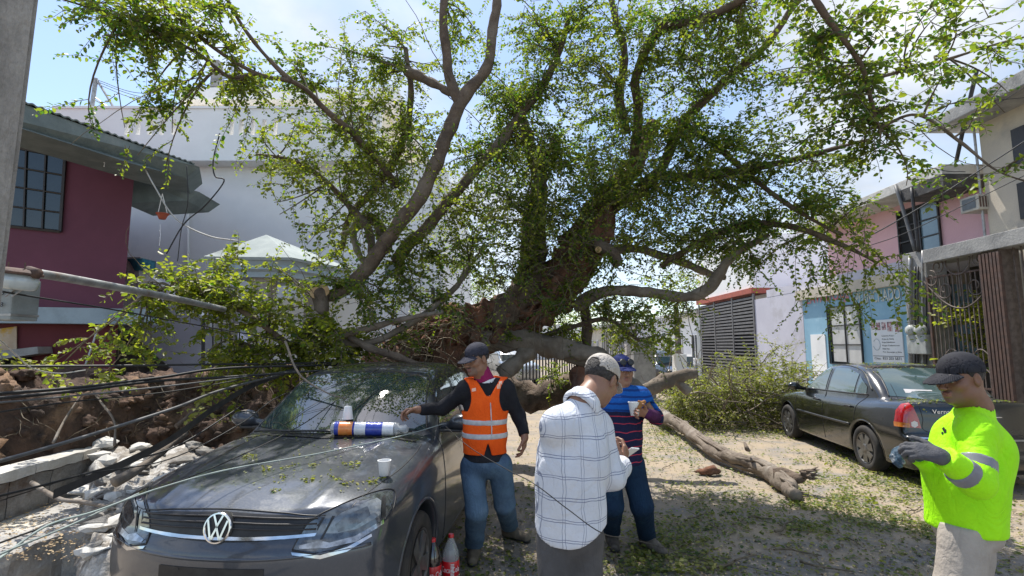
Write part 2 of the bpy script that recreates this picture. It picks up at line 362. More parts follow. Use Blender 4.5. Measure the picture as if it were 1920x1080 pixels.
for ln in (0.62, 0.5, 0.55):
    e = min(t+ln, Lw*0.70); q = [A+dr*t-nr*0.02, A+dr*(e-0.012)-nr*0.02, A+dr*(e-0.012)+nr*0.19, A+dr*t+nr*0.19]
    prism(bm, [v+Vector((0, 0, 0.30+random.uniform(0, .008))) for v in q], (0, 0, 0.075)); t = e
rough(bm, 5, .010); obj('coping', bm, M['conc_l'], wall)

# ---------------------------------------------------------------- soil mound torn up by the roots
bm = BM(); nx, ny = 260, 120
gv = []
for i in range(nx+1):
    r = []
    for j in range(ny+1):
        X = -8.4+(i/nx)*7.6; Y = 3.2+(j/ny)*5.4
        yf = float(np.interp(X, [-8.4, -5.2, -4.6, -4.25, -4.0, -3.7, -3.0, -2.6, -2.2, -0.9], [3.4, 3.45, 3.6, 4.4, 5.3, 5.6, 5.75, 6.0, 6.9, 7.0]))+0.10*noise.noise(Vector((X*1.3, 0, 0)))
        t = min(max((Y-yf)/0.6, 0), 1); back = min(max((8.5-Y)/1.2, 0), 1)
        edge = min(max((X+8.4)/0.8, 0), 1)*min(max((-0.9-X)/1.2, 0), 1)
        h = 1.22*(t**0.5)*back*edge*(1+0.13*noise.noise(Vector((X*0.8, Y*0.8, 3))))
        q = Vector((X, Y, h)); d = 0.20*noise.noise(q*1.9)+0.11*abs(noise.noise(q*4.6))+0.055*noise.noise(q*10)+0.035*noise.noise(q*21)
        if t > 0 and edge > 0: h += d*min(1, t*3)*min(1, edge*2); 
        r.append(bm.verts.new((X+0.06*noise.noise(q*7), Y-0.20*abs(noise.noise(q*3.3))*(1 if t > 0 else 0), h-0.03)))
    gv.append(r)
for i in range(nx):
    for j in range(ny): bm.faces.new((gv[i][j], gv[i+1][j], gv[i+1][j+1], gv[i][j+1]))
SOIL = obj('soil_mound', bm, M['soil'], smooth=True); tag(SOIL, 'bank of red brown soil torn up behind the low block wall', 'soil', kind='stuff')
bv0 = BVHTree.FromObject(SOIL, bpy.context.evaluated_depsgraph_get()); rs = random.Random(21); bm = BM(); bm.from_mesh(SOIL.data)
for k in range(1500):
    X = rs.uniform(-6.5, -2.3); h = bv0.ray_cast(Vector((X, rs.uniform(3.7, 6.6), 4)), Vector((0, 0, -1))) if k % 2 else bv0.ray_cast(Vector((X, 2, rs.uniform(.1, 1.3))), Vector((0, 1, 0)))
    if h[0] is None or h[0].z < .05: continue
    n0 = len(bm.verts); rock(bm, h[0]+h[1]*.005, rs.uniform(.012, .055)**1.0, 1, k, .6, 2, (1.2, 1, .8))
bm.to_mesh(SOIL.data); bm.free(); SOIL.data.shade_smooth()
bv_soil = BVHTree.FromObject(SOIL, bpy.context.evaluated_depsgraph_get())
rng = random.Random(3)
for k in range(64):
    X = rng.uniform(-6.0, -2.5); Y = rng.uniform(3.9, 6.9)
    h = bv_soil.ray_cast(Vector((X, Y, 4)), Vector((0, 0, -1)))
    if h[0] is None or h[0].z < 0.1: continue
    r = rng.choice([0.05, 0.06, 0.08, 0.1, 0.12, 0.17]); bm = BM()
    rock(bm, (0, 0, 0), r, 3, k, 0.55, 1.9, (rng.uniform(.9, 1.6), 1, rng.uniform(.6, .9)))
    for v in bm.verts: v.co += v.co.normalized()*r*0.16*noise.noise(v.co/r*5+Vector((k, 0, 0)))
    Rk = Matrix.Rotation(rng.uniform(-.5, .5), 3, 'Y')
    for v in bm.verts: v.co = Rk @ v.co + h[0]+Vector((0, -0.03, r*0.05))
    o = obj('boulder', bm, M['clod'] if k % 3 else M['soil'], smooth=True); center(o)
    nm = ('big' if r > .09 else 'small')+(' ochre' if k % 3 else ' dark red brown'); tag(o, nm+' earth caked stone lodged in the torn up soil mound', 'stone', nm+' stones in the soil mound')
# rubble between wall and car: a rough bed of broken mortar with countable chunks on top
def rubD(py): return float(np.interp(py, [800, 860, 930, 1010, 1080], [5.5, 4.75, 4.0, 3.45, 3.0]))
bm = BM(); gv = []; nu, nv_ = 60, 46
for i in range(nu+1):
    r = []
    for j in range(nv_+1):
        py = 812+j/nv_*250; p = P(150+(i/nu)*260, py, rubD(py)); p.x = min(p.x, -2.38); e = min(1, i/6, (nu-i)/5+.2, j/3, (nv_-j)/6)
        p.z = max(.0, p.z-.06)*(0.35+.65*e); p += Vector((noise.noise(p*7)*.03, noise.noise(p*7+Vector((3, 0, 0)))*.04, noise.noise(p*8+Vector((0, 5, 0)))*.07+abs(noise.noise(p*19))*.03)); p.z = max(p.z, .0); r.append(bm.verts.new(p))
    gv.append(r)
for i in range(nu):
    for j in range(nv_): bm.faces.new((gv[i][j], gv[i+1][j], gv[i+1][j+1], gv[i][j+1]))
M['mortar'] = mat('broken_mortar_and_dust', (.34, .31, .27), (.20, .175, .15), .97, 9, stain=(.50, .48, .45), ssc=6, slo=.5, shi=.62, bump=1.0, bsc=28, grain=.3)
RB = obj('rubble_bed', bm, M['mortar'], smooth=True); tag(RB, 'dusty bed of crumbled mortar sloping from the wall to the car', 'rubble', kind='stuff'); bvr = BVHTree.FromObject(RB, bpy.context.evaluated_depsgraph_get())
for k in range(110):
    px = rng.uniform(150, 400); py = rng.uniform(818, 1040); d = ray(px, py).normalized(); h = bvr.ray_cast(O, d)
    if h[0] is None or h[0].x > -2.42 or h[0].y > 5.5: continue
    c = h[0]; r = rng.uniform(0.025, 0.105); bm = BM(); rock(bm, (0, 0, 0), r, 1 if k % 2 else 2, k+50, 0.6, 1.3, (rng.uniform(1, 1.6), rng.uniform(.6, 1), rng.uniform(.35, .6)))
    Rr = Matrix.Rotation(rng.uniform(0, 3), 3, 'Z') @ Matrix.Rotation(rng.uniform(-.5, .5), 3, 'X')
    for v in bm.verts: v.co = Rr @ v.co + c+Vector((0, 0, r*.15))
    o = obj('rubble_chunk', bm, M['conc_l'] if k % 3 else M['conc_d']); center(o)
    pale = k % 3; big = r > .07; tag(o, ('large ' if big else 'small ')+('whitish' if pale else 'dark grey')+' jagged chunk of broken concrete between block wall and grey car', 'rubble', ('large ' if big else 'small ')+('whitish' if pale else 'dark grey')+' concrete chunks')

# ---------------------------------------------------------------- maroon two storey house on the left
Cn = P(228, 500, 8.8); dW = Vector((0.953, 0.302, 0)); nW = Vector((-dW.y, dW.x, 0)).normalized()
def W(x, y, off=0.0): return PN(x, y, Cn-nW*off, nW)
house = thing('maroon_house', 'maroon plastered two storey house with corrugated eaves at the left', 'house', (Cn.x-2, Cn.y+2, 0))
BK = Vector((-0.75, 0.66, 0))
def wallz(bm, x0, x1, z0, z1, t, off=0.0, name=None):
    a = W(x0, 560, off); b = W(x1, 560, off)
    q = [Vector((a.x, a.y, z0)), Vector((b.x, b.y, z0)), Vector((b.x, b.y, z0))+BK*t, Vector((a.x, a.y, z0))+BK*t]
    prism(bm, q, (0, 0, z1-z0))
zb0 = W(140, 608).z; zb1 = W(140, 579).z; ztop = W(243, 290).z
bm = BM(); wallz(bm, -500, 232, zb1, ztop+0.05, 6); obj('upper_wall', bm, M['maroon'], house)
bm = BM(); wallz(bm, -500, 226, -0.3, zb0, 6, -0.02); obj('lower_wall', bm, M['red'], house)
bm = BM(); wallz(bm, -500, 300, zb0, zb1, 5.8, 0.30); 
obj('floor_slab', bm, M['band'], house)
# window
fr = thing('window', None, None, (0, 0, 0)); bpy.data.objects.remove(fr)
q = [W(-40, 262, .012), W(122, 294, .012), W(113, 434, .012), W(-40, 418, .012)]
bm = BM(); prism(bm, q, nW*0.05); win = obj('window', bm, M['glass'], house)
bm = BM()
def barline(bm, p, q, r): tube(bm, [p, q], r, 4)
for x in (122,): pass
edge = [W(-40, 262, .03), W(122, 294, .03), W(113, 434, .03), W(-40, 418, .03)]
for i in range(4): barline(bm, edge[i], edge[(i+1) % 4], 0.028)
for t in (0.32, 0.54, 0.77): barline(bm, edge[0].lerp(edge[1], t), edge[3].lerp(edge[2], t), 0.016)
for t in (0.25, 0.5, 0.75): barline(bm, edge[0].lerp(edge[3], t), edge[1].lerp(edge[2], t), 0.014)
obj('frame', bm, M['iron'], win)
# corrugated eaves
def corr_sheet(name, p0, p1, p2, p3, th, nrib, amp, m, parent):
    """quad p0-p1 (front edge) p3-p2 (back edge), corrugated, closed"""
    bm = BM(); n = nrib*6; up = (p1-p0).cross(p3-p0).normalized(); top = []; bot = []
    for i in range(n+1):
        t = i/n; o = up*amp*math.sin(t*nrib*2*math.pi)
        rt = [bm.verts.new(p0.lerp(p1, t).lerp(p3.lerp(p2, t), s)+o) for s in (0, .33, .66, 1)]
        rb = [bm.verts.new(v.co-up*th) for v in rt]; top.append(rt); bot.append(rb)
    for i in range(n):
        for k in range(3):
            bm.faces.new((top[i][k], top[i+1][k], top[i+1][k+1], top[i][k+1])); bm.faces.new((bot[i][k+1], bot[i+1][k+1], bot[i+1][k], bot[i][k]))
        bm.faces.new((top[i][0], bot[i][0], bot[i+1][0], top[i+1][0])); bm.faces.new((top[i][3], top[i+1][3], bot[i+1][3], bot[i][3]))
    for i in (0, n):
        bm.faces.new(top[i]+bot[i][::-1])
    return obj(name, bm, m, parent, smooth=False)
e0 = P(-160, 117, 5.4); e1 = P(374, 313, 8.68); e0.z = e1.z
bm = BM(); prism(bm, [e0, e1, e1+Vector((-0.22, 0.0, -0.20)), P(245, 306, 7.62), e0+Vector((0, 0, -0.33))], Vector((-0.55, 1.0, 0.02)))
eave = obj('eave_board', bm, M['corr'], house)
corr_sheet('roof', e0+Vector((0.02, -.1, 0.03)), e1+Vector((-0.02, -.1, 0.03)), e1+Vector((-2.7, 4.0, 1.1)), e0+Vector((-2.7, 4.0, 1.1)), 0.02, 34, 0.010, M['corr'], house)
f0 = P(232, 322, 8.95); f1 = P(374, 360, 9.9)
bm = BM(); prism(bm, [f0, f1, P(350, 376, 9.8), P(232, 381, 8.9)], Vector((-0.1, 0.9, 0.0)))
obj('lower_eave', bm, M['corr'], house)
# awning over the shop door and poster
bm = BM(); prism(bm, [W(-90, 668, .42), W(70, 650, .42), W(72, 663, .42), W(-90, 687, .42)], nW*0.42); obj('awning', bm, M['conc'], house)
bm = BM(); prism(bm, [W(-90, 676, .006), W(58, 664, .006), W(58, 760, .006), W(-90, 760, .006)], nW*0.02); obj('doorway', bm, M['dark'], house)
bm = BM(); prism(bm, [W(-60, 624, .02), W(31, 612, .02), W(31, 655, .02), W(-60, 668, .02)], nW*0.018)
M['poster_o'] = mat('faded_shop_poster', (0.50, 0.36, 0.24), (0.62, 0.50, 0.36), 0.6, 3, stain=(0.62, 0.36, 0.03), ssc=1.3, slo=0.5, shi=0.56)
s = obj('shop_banner', bm, M['poster_o']); tag(s, 'faded orange and cream shop banner above the awning of the maroon house', 'banner'); center(s)

# ---------------------------------------------------------------- white house with parapet
D0 = 13.0
wh = thing('white_house', 'large white three storey house with slotted parapet behind the fallen tree', 'house', (-6, 16, 0))
xl = P(95, 300, D0).x; xr = P(832, 300, D0).x; zt = P(400, 204, D0-0.5).z; zm = P(400, 301, D0-0.5).z
bm = BM(); box(bm, (xl, D0, 0), (xr, D0+9, zm+0.1)); obj('wall', bm, M['white'], wh)
bm = BM(); zs0 = P(400, 253, D0-.5).z; zs1 = P(400, 224, D0-.5).z; X0p = P(100, 240, D0-.5).x; X1p = P(712, 240, D0-.5).x; box(bm, (X0p, D0-0.5, zm), (X1p, D0-0.3, zs0)); box(bm, (X0p, D0-0.5, zs1), (X1p, D0-0.3, zt)); xp = X0p
SLOTS = (238, 259, 281, 303, 325, 434, 452, 474, 495, 516, 600, 625, 655, 678, 700)
for px in SLOTS: box(bm, (xp, D0-0.499, zs0), (P(px-4.2, 240, D0-.5).x, D0-0.301, zs1)); xp = P(px+4.2, 240, D0-.5).x
box(bm, (xp, D0-0.499, zs0), (X1p, D0-0.301, zs1)); box(bm, (P(100, 240, D0-.5).x, D0-0.3, zm), (P(712, 240, D0-.5).x, D0+8, zm+.12)); 
box(bm, (P(96, 240, D0-.5).x, D0-0.54, zt), (P(716, 240, D0-.5).x, D0-0.26, zt+0.06))
obj('parapet', bm, M['white'], wh)
bm = BM(); box(bm, (X0p+.5, D0+2.2, zm), (X1p, D0+2.4, zt-.12)); obj('terrace_wall', bm, M['white_c'], wh)
bm = BM(); box(bm, (P(350, 200, 15).x, 15, zt-0.4), (P(720, 200, 15).x, 21, P(400, 186, 15).z)); obj('penthouse', bm, M['white_c'], wh)
bm = BM(); box(bm, (P(330, 200, 14.6).x, 14.6, P(400, 186, 14.6).z), (P(745, 200, 14.6).x, 21.5, P(400, 164, 14.6).z)); obj('roof', bm, M['white'], wh)
for x0, x1, y0 in ((393, 410, 112), (435, 448, 110), (478, 490, 148)):
    bm = BM(); a = P(x0, 172, 17); b = P(x1, y0, 17); box(bm, (a.x, 17, a.z-.2), (b.x, 17.3, b.z)); obj('column', bm, M['conc'], wh)
bm = BM(); box(bm, (P(395, 160, 16.9).x, 16.9, P(395, 166, 16.9).z), (P(470, 160, 16.9).x, 17.6, P(395, 150, 16.9).z)); obj('water_tank', bm, M['conc'], wh)
bm = BM()
for (x0, y0, x1, y1) in ((722, 518, 755, 490), ): 
    a = P(x0, y0, D0); b = P(x1, y1, D0); box(bm, (a.x, D0-0.02, a.z), (b.x, D0+.05, b.z))
wn = obj('window', bm, M['glass'], wh)
bm = BM(); tube(bm, [P(352, 640, D0-.06), P(352, 303, D0-.06)], .03, 8); obj('drain_pipe', bm, M['white'], wh, smooth=True)
# rooftop washing line frame
bm = BM(); r0 = P(172, 202, 12.9); r1 = P(180, 147, 12.9); r2 = P(212, 200, 12.9)
tube(bm, [r0, r1], 0.05, 6); tube(bm, [r1, r2], 0.03, 6); tube(bm, [r1+Vector((-.02, 0, -.5)), r2+Vector((-.15, 0, .0))], 0.018, 5)
lf = obj('roof_mast', bm, M['steel']); tag(lf, 'slanted metal mast with a brace standing on the white parapet', 'mast'); center(lf)
def cable(name, pts, r, m, label=None, cat='cable', group=None, n=10, seg=6):
    bm = BM(); q = crom([tuple(p) for p in pts], n); tube(bm, q, r, seg); o = obj(name, bm, m, smooth=True)
    center(o); return tag(o, label, cat, group)
M['wire'] = mat('black_rubber_cable', (0.012, 0.012, 0.013), (0.02, 0.02, 0.02), 0.55, grain=0)
M['wire_g'] = mat('grey_sheath', (0.13, 0.13, 0.13), (0.09, 0.09, 0.09), 0.55, grain=0)
M['wire_w'] = mat('pale_sheath', (0.50, 0.49, 0.45), (0.40, 0.39, 0.36), 0.6)
M['wire_t'] = mat('grey_green_sheath', (0.30, 0.36, 0.34), (0.22, 0.26, 0.25), 0.5)
for k, (a, b, c) in enumerate((((182, 150), (270, 175), (420, 160)), ((182, 153), (250, 178), (340, 196)), ((182, 157), (250, 184), (345, 203)))):
    cable('roof_wire', [P(*a, 12.9), P(*b, 12.9), P(*c, 13.0)], 0.008, M['wire'], ('highest', 'middle', 'lowest')[k]+' thin wire strung from the slanted roof mast', 'wire', 'wires strung from the roof mast')

# ---------------------------------------------------------------- outside staircase, stone pillar and hipped gate roof
st = thing('outside_stair', 'pale plastered outside staircase with sloping white handrail beside the maroon house', 'staircase', P(330, 690, 10.6))
Ds = 10.6
bm = BM(); prism(bm, [P(x, y, Ds) for x, y in ((262, 512), (470, 668), (520, 730), (330, 700), (232, 612), (232, 585))], (0, 0.9, 0)); obj('stringer', bm, M['lav'], st)
bm = BM(); a = P(262, 503, Ds-.04); b = P(472, 662, Ds-.04); prism(bm, [a, b, b-Vector((0, 0, .1)), a-Vector((0, 0, .1))], (0, 0.2, 0)); obj('handrail', bm, M['white'], st)
bm = BM(); prism(bm, [P(x, y, Ds+1.2) for x, y in ((214, 606), (400, 606), (400, 780), (214, 780))], (0, 0.3, 0)); obj('back_wall', bm, M['conc'], st)
sp = thing('stone_pillar', 'square pillar clad in stacked grey stone beside the maroon house corner', 'pillar', P(245, 600, 10.2))
bm = BM(); a = P(224, 584, 10.2); b = P(263, 482, 10.2); box(bm, (a.x, 10.2, a.z), (b.x, 10.55, b.z)); obj('shaft', bm, M['stone'], sp)
bm = BM(); box(bm, (a.x-.3, 10.1, a.z-0.10), (b.x+.15, 10.8, a.z)); obj('base', bm, M['white'], sp)
bm = BM(); a = P(238, 486, 10.15); b = P(266, 484, 10.15); prism(bm, [a, b, P(266, 503, 10.12), P(252, 507, 10.12), P(244, 492, 10.12)], (0, .4, 0)); bmesh.ops.subdivide_edges(bm, edges=bm.edges, cuts=2, use_grid_fill=True)
M['teal'] = mat('teal_cloth', (0.03, 0.16, 0.22), (0.02, 0.11, 0.16), 0.9, 6)
o = obj('cloth', bm, M['teal'], smooth=True); tag(o, 'dark teal cloth hanging over the top of the stone pillar', 'cloth'); center(o)
gz = thing('gate_canopy', 'pale hipped concrete canopy on pillars over the yard gate', 'canopy', P(520, 690, 9.0))
A1 = P(386, 481, 8.5); B1 = P(547, 483, 8.5); C1 = P(661, 508, 10.0); D1 = A1+C1-B1
for q in (C1, D1): q.z = A1.z
ctr = (A1+C1)/2; ap = Vector((ctr.x, ctr.y, P(499, 440, ctr.y).z)); ap.x = P(499, 440, ctr.y).x
bm = BM(); ring = [A1, B1, C1, D1]; 
vs = [bm.verts.new(q+(q-ctr)*0.03) for q in ring]; v2 = [bm.verts.new(q+(q-ctr)*0.03+Vector((0, 0, -0.05))) for q in ring]; va = bm.verts.new(ap)
for i in range(4): bm.faces.new((vs[i], vs[(i+1) % 4], va)); bm.faces.new((vs[(i+1) % 4], vs[i], v2[i], v2[(i+1) % 4]))
bm.faces.new(v2[::-1]); obj('hipped_roof', bm, M['mint'], gz)
bm = BM(); prev = None
for z, o in ((-0.051, 0.99), (-0.13, 0.95), (-0.2, 0.985), (-0.24, 0.92), (-0.33, 0.92)):
    rg = [bm.verts.new(Vector(((q.x-ctr.x)*o+ctr.x, (q.y-ctr.y)*o+ctr.y, q.z+z))) for q in ring]
    if prev: 
        for i in range(4): bm.faces.new((prev[i], prev[(i+1) % 4], rg[(i+1) % 4], rg[i]))
    else: bm.faces.new(rg)
    prev = rg
bm.faces.new(prev[::-1]); obj('entablature', bm, M['band'], gz)
def ptc(px, D, z1, w=0.3): 
    a = P(px, 560, D); return (a.x-w/2, D, 0), (a.x+w/2, D+w, z1)
for px, D, m in ((486, 8.7, 'stone'), (420, 9.9, 'conc'), (585, 10.0, 'stone')):
    bm = BM(); a, b = ptc(px, D, A1.z-0.33); box(bm, a, b); obj('pillar', bm, M[m], gz)
bm = BM(); q = P(553, 560, 9.6); box(bm, (P(520, 560, 10.2).x, 10.2, 0), (P(700, 560, 10.2).x, 10.35, 2.6)); 
o = obj('garden_wall', bm, M['white']); tag(o, 'plain white garden wall behind the hipped gate canopy', 'wall'); center(o)
# railing beside the stair
rl = thing('stair_railing', 'black iron railing posts rising from the leaves beside the staircase', 'railing', P(380, 700, 9.0))
for px, y0, r in ((381, 596, 0.028), (399, 592, 0.012), (415, 594, 0.012), (431, 600, 0.012), (449, 604, 0.012)):
    bm = BM(); tube(bm, [P(px, 700, 9.0), P(px, y0, 9.0)], r, 6); obj('post' if r > .02 else 'bar', bm, M['iron'], rl)
bm = BM(); tube(bm, [P(378, 602, 9.0), P(470, 612, 9.0)], 0.015, 6); obj('top_rail', bm, M['iron'], rl)
# fence left of trunk (whitish pickets) with gateposts
fc = thing('picket_fence', 'white vertical bar fence seen through the branches left of the trunk', 'fence', P(720, 660, 10.4))
bm = BM()
for px in np.arange(672, 762, 5.2): tube(bm, [P(px, 650, 10.4), P(px, 556, 10.4)], 0.014, 4)
obj('pickets', bm, M['white'], fc).name = 'picket_panel'
bm = BM(); 
for y in (566, 643): tube(bm, [P(668, y, 10.4), P(765, y, 10.4)], 0.02, 4)
obj('rail', bm, M['iron'], fc)
bm = BM(); box(bm, (P(664, 600, 10.3).x, 10.3, 0), (P(676, 600, 10.3).x, 10.5, P(670, 525, 10.3).z)); obj('post', bm, M['iron'], fc)
bm = BM(); box(bm, (P(640, 600, 10.6).x, 10.45, 0), (P(790, 600, 10.6).x, 10.7, P(700, 648, 10.6).z)); o = obj('fence_base', bm, M['conc'], fc)
bm = BM(); box(bm, (P(764, 600, 11.0).x, 11.0, 0), (P(812, 600, 11.0).x, 11.25, P(780, 568, 11.0).z)); o = obj('garden_wall', bm, M['white']); tag(o, 'short white wall at the right end of the bar fence', 'wall'); center(o)
bm = BM(); 
for px in (812, 822): tube(bm, [P(px, 690, 11.4), P(px, 540, 11.4)], 0.05, 6)
for px in np.arange(830, 872, 7): tube(bm, [P(px, 690, 11.4), P(px, 582, 11.4)], 0.014, 4)
tube(bm, [P(812, 584, 11.4), P(874, 584, 11.4)], 0.02, 4)
o = obj('yard_gate', bm, M['iron']); tag(o, 'black iron yard gate with two posts left of the big trunk', 'gate'); center(o)

# ---------------------------------------------------------------- right hand street front (plane X = 8.6)
XF = 8.6
def fd(x, X=XF, y=600): return PX(x, y, X).y
def fz(x, y, X=XF): return PX(x, y, X).z
def fbox(bm, x0, x1, z0, z1, t=0.3, X=XF, off=0.0): box(bm, (X-off, fd(x1, X), z0), (X+t, fd(x0, X), z1))
pb = thing('pink_building', 'two storey street front, pink above and sky blue shop below', 'building', (XF, fd(1700), 0))
z_floor = fz(1600, 537); z_sl = fz(1700, 508)
ypk1 = fd(1873); ypk0 = fd(1622); zroof = fz(1800, 335)
z_b = z_sl
bm = BM(); box(bm, (XF, ypk1, z_b), (XF+7, fd(1440), z_b+0.24)); obj('floor_band', bm, M['lav'], pb)
bm = BM(); box(bm, (XF+0.02, ypk1, z_b+0.24), (XF+7, fd(1560), fz(1750, 334, XF-0.75)+.01)); obj('upper_wall', bm, M['pink'], pb)
bm = BM(); box(bm, (XF-0.75, ypk1, fz(1750, 334, XF-0.75)), (XF+7.2, fd(1560)+0.2, fz(1750, 314, XF-0.75)), bev=0.01); obj('roof', bm, M['conc_l'], pb)
bm = BM(); box(bm, (XF-0.76, ypk1-.012, fz(1840, 322, XF-0.75)-.02), (XF+1, ypk1+1.0, fz(1840, 297, XF-0.75))); obj('roof_upstand', bm, mat('sooty_concrete', (.10, .095, .09), (.06, .057, .055), .95, 6, bump=.5), pb)
bm = BM(); box(bm, (XF+.012, fd(1702), 0.14), (XF+6.8, fd(1506), z_b-0.28)); obj('shop_wall', bm, M['blue'], pb)
bm = BM(); box(bm, (XF-0.10, fd(1706), z_b-0.28), (XF+6.8, fd(1500), z_b-0.002)); obj('cornice', bm, M['beige'], pb)
bm = BM(); box(bm, (XF+.005, fd(1506), 0.14), (XF+6.8, fd(1415), z_b-0.002)); obj('side_wall', bm, M['lav'], pb)
# wide upper window: dark open half and blue pane
def fwin(parent, x0, x1, y0, y1, xm, nb, mL, mR, X=XF, sill=None):
    z1 = fz((x0+x1)/2, y0, X); z0 = fz((x0+x1)/2, y1, X); ym = (y0+y1)/2; fd = lambda x, X: PX(x, ym, X).y
    bm = BM(); box(bm, (X-0.008, fd(x1, X), z0), (X+0.02, fd(x0, X), z1)); wn = obj('window', bm, mL, parent)
    bm = BM(); box(bm, (X-0.02, fd(x1, X)+.03, z0+.03), (X-0.009, fd(xm, X), z1-.03)); obj('pane', bm, mR, wn)
    bm = BM(); e = 0.03
    for yy in (fd(x1, X), fd(xm, X), fd(x0, X)): box(bm, (X-0.05, yy-e/2, z0), (X-.0205, yy+e/2, z1))
    for i in range(nb+1):
        z = z0+(z1-z0)*i/nb; box(bm, (X-0.045, fd(x1, X), z-.012), (X-.0215, fd(x0, X), z+.012))
    obj('frame', bm, M['iron'], wn); return wn
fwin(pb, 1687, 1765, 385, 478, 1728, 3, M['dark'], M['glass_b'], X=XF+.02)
M['pane_w'] = mat('curtained_glass', (0.56, 0.55, 0.53), (0.50, 0.49, 0.47), 0.25, 4)
fwin(pb, 1556, 1617, 573, 683, 1588, 3, M['glass'], M['pane_w'], X=XF+.012)
bm = BM(); z1 = fz(1573, 580); z0 = fz(1573, 680); box(bm, (XF-0.012, fd(1586), z0+.03), (XF+.002, fd(1560), z1-.1)); obj('curtain', bm, M['pane_w'], pb)
bm = BM(); box(bm, (XF-.008, fd(1545), 0.14), (XF+.01, fd(1518), fz(1530, 627))); obj('door', bm, M['white'], pb)
# painted lettering on the shop
Rf = Matrix(((0, 0, -1, 0), (-1, 0, 0, 0), (0, 1, 0, 0), (0, 0, 0, 1)))
def lett(s, x0, x1, ytop, ybot, m, name='lettering', parent=pb):
    zt_ = fz((x0+x1)/2, ytop); zb_ = fz((x0+x1)/2, ybot); y0 = fd(x0); y1 = fd(x1)
    me = text_mesh(s, 1.0, 0.002); a = np.array([v.co[:] for v in me.vertices]); mn = a.min(0); mxx = a.max(0)
    for v in me.vertices:
        u = (v.co.x-mn[0])/(mxx[0]-mn[0]); q = (v.co.y-mn[1])/(mxx[1]-mn[1])
        v.co = (XF-0.002+v.co.z*0.5, y0+(y1-y0)*u, zb_+(zt_-zb_)*q)
    return link_mesh(name, me, m, parent, smooth=False)
lett('LAVADO', 1515, 1576, 545, 566, M['redp']); lett('HAY', 1579, 1604, 544, 566, M['redp']); lett('PLANCHADO', 1608, 1692, 543, 566, M['cream'])
# poster
z1 = fz(1661, 599); z0 = fz(1661, 680)
pst = thing('laundry_poster', 'white laundry poster with a photo strip on the blue wall', 'poster', (XF-.01, fd(1660), z0))
M['paper'] = mat('poster_paper', (0.74, 0.76, 0.77), (0.69, 0.71, 0.72), 0.6, 2, grain=0.03); M['ink'] = mat('black_ink', (0.03, 0.03, 0.04), rough=0.7, grain=0)
bm = BM(); box(bm, (XF-.010, fd(1690), z0), (XF+.010, fd(1632), z1)); obj('sheet', bm, M['paper'], pst)
def ptxt(s, u0, u1, v, h, m=None):
    y0 = fd(1632); y1 = fd(1690); me = text_mesh(s, 1.0, 0.001); a = np.array([q.co[:] for q in me.vertices]); mn = a.min(0); mx_ = a.max(0)
    for q in me.vertices:
        u = (q.co.x-mn[0])/(mx_[0]-mn[0]); w_ = (q.co.y-mn[1])/(mx_[1]-mn[1])
        q.co = (XF-0.0125+q.co.z, y0+(y1-y0)*(u0+(u1-u0)*u), z1-(z1-z0)*(v-h*w_))
    link_mesh('text_line', me, m or M['ink'], pst, smooth=False)
for i, (s, u) in enumerate((('Lavamos Ropa', .74), ('Ropa de Cama', .74), ('Ropa Edredones', .76), ('Ropa Cobertores', .9), ('Ropa Fina', .58), ('Por Encargo y Kilo', .95))): ptxt(s, .36, u, .40+i*.075, .036)
ptxt('Citas:', .06, .28, .93, .05); ptxt('833 203 5871', .34, .92, .93, .06)
bm = BM(); yy0 = fd(1632); yy1 = fd(1690); yl = lambda u: yy0+(yy1-yy0)*u
box(bm, (XF-.0125, yl(1), z1-(z1-z0)*.855), (XF-.0105, yl(0.02), z1-(z1-z0)*.843)); obj('rule', bm, M['ink'], pst)
M['ph'] = mat('printed_photos', (0.40, 0.12, 0.14), (0.12, 0.11, 0.12), 0.6, 14, stain=(0.62, 0.50, 0.48), ssc=9, slo=.45, shi=.55)
for u0, u1, v1 in ((.03, .16, .2), (.2, .34, .24), (.38, .52, .24), (.56, .72, .28), (.8, .97, .3)):
    bm = BM(); box(bm, (XF-.0125, yl(u1), z1-(z1-z0)*v1), (XF-.0105, yl(u0), z1-(z1-z0)*.06)); obj('photo', bm, M['ph'], pst)
bm = BM(); yc = yl(.17); zc = z1-(z1-z0)*.58; tube(bm, [(XF-.012, yc+.11*math.cos(t), zc+.13*math.sin(t)) for t in np.linspace(.6, 6, 24)], .006, 4); obj('round_emblem', bm, M['band'], pst)
# air conditioner
ac = thing('air_conditioner', 'grey window air conditioner jutting from the pink wall', 'air conditioner', (XF-.2, fd(1830), fz(1830, 400)))
za = fz(1825, 368, XF-.35); zb_ = fz(1825, 397, XF-.35); ya = fd(1858, XF-.2, 380); yb = fd(1822, XF-.2, 380)
M['acm'] = mat('beige_ac_case', (0.52, 0.49, 0.42), (0.42, 0.39, 0.33), 0.5, 6)
bm = BM(); box(bm, (XF-.42, ya, zb_), (XF+.06, yb, za), bev=.012); obj('casing', bm, M['acm'], ac)
bm = BM(); box(bm, (XF-.428, ya+.05, zb_+.04), (XF-.423, yb-.05, za-.04)); obj('grille', bm, mat('ac_front_grille', (.16, .18, .19), rough=.6), ac)
bm = BM()
for i in range(7):
    x = XF-.40+i*.05; box(bm, (x, ya-.006, zb_+.04), (x+.028, ya-.001, za-.04))
obj('side_vent', bm, M['rust'], ac)
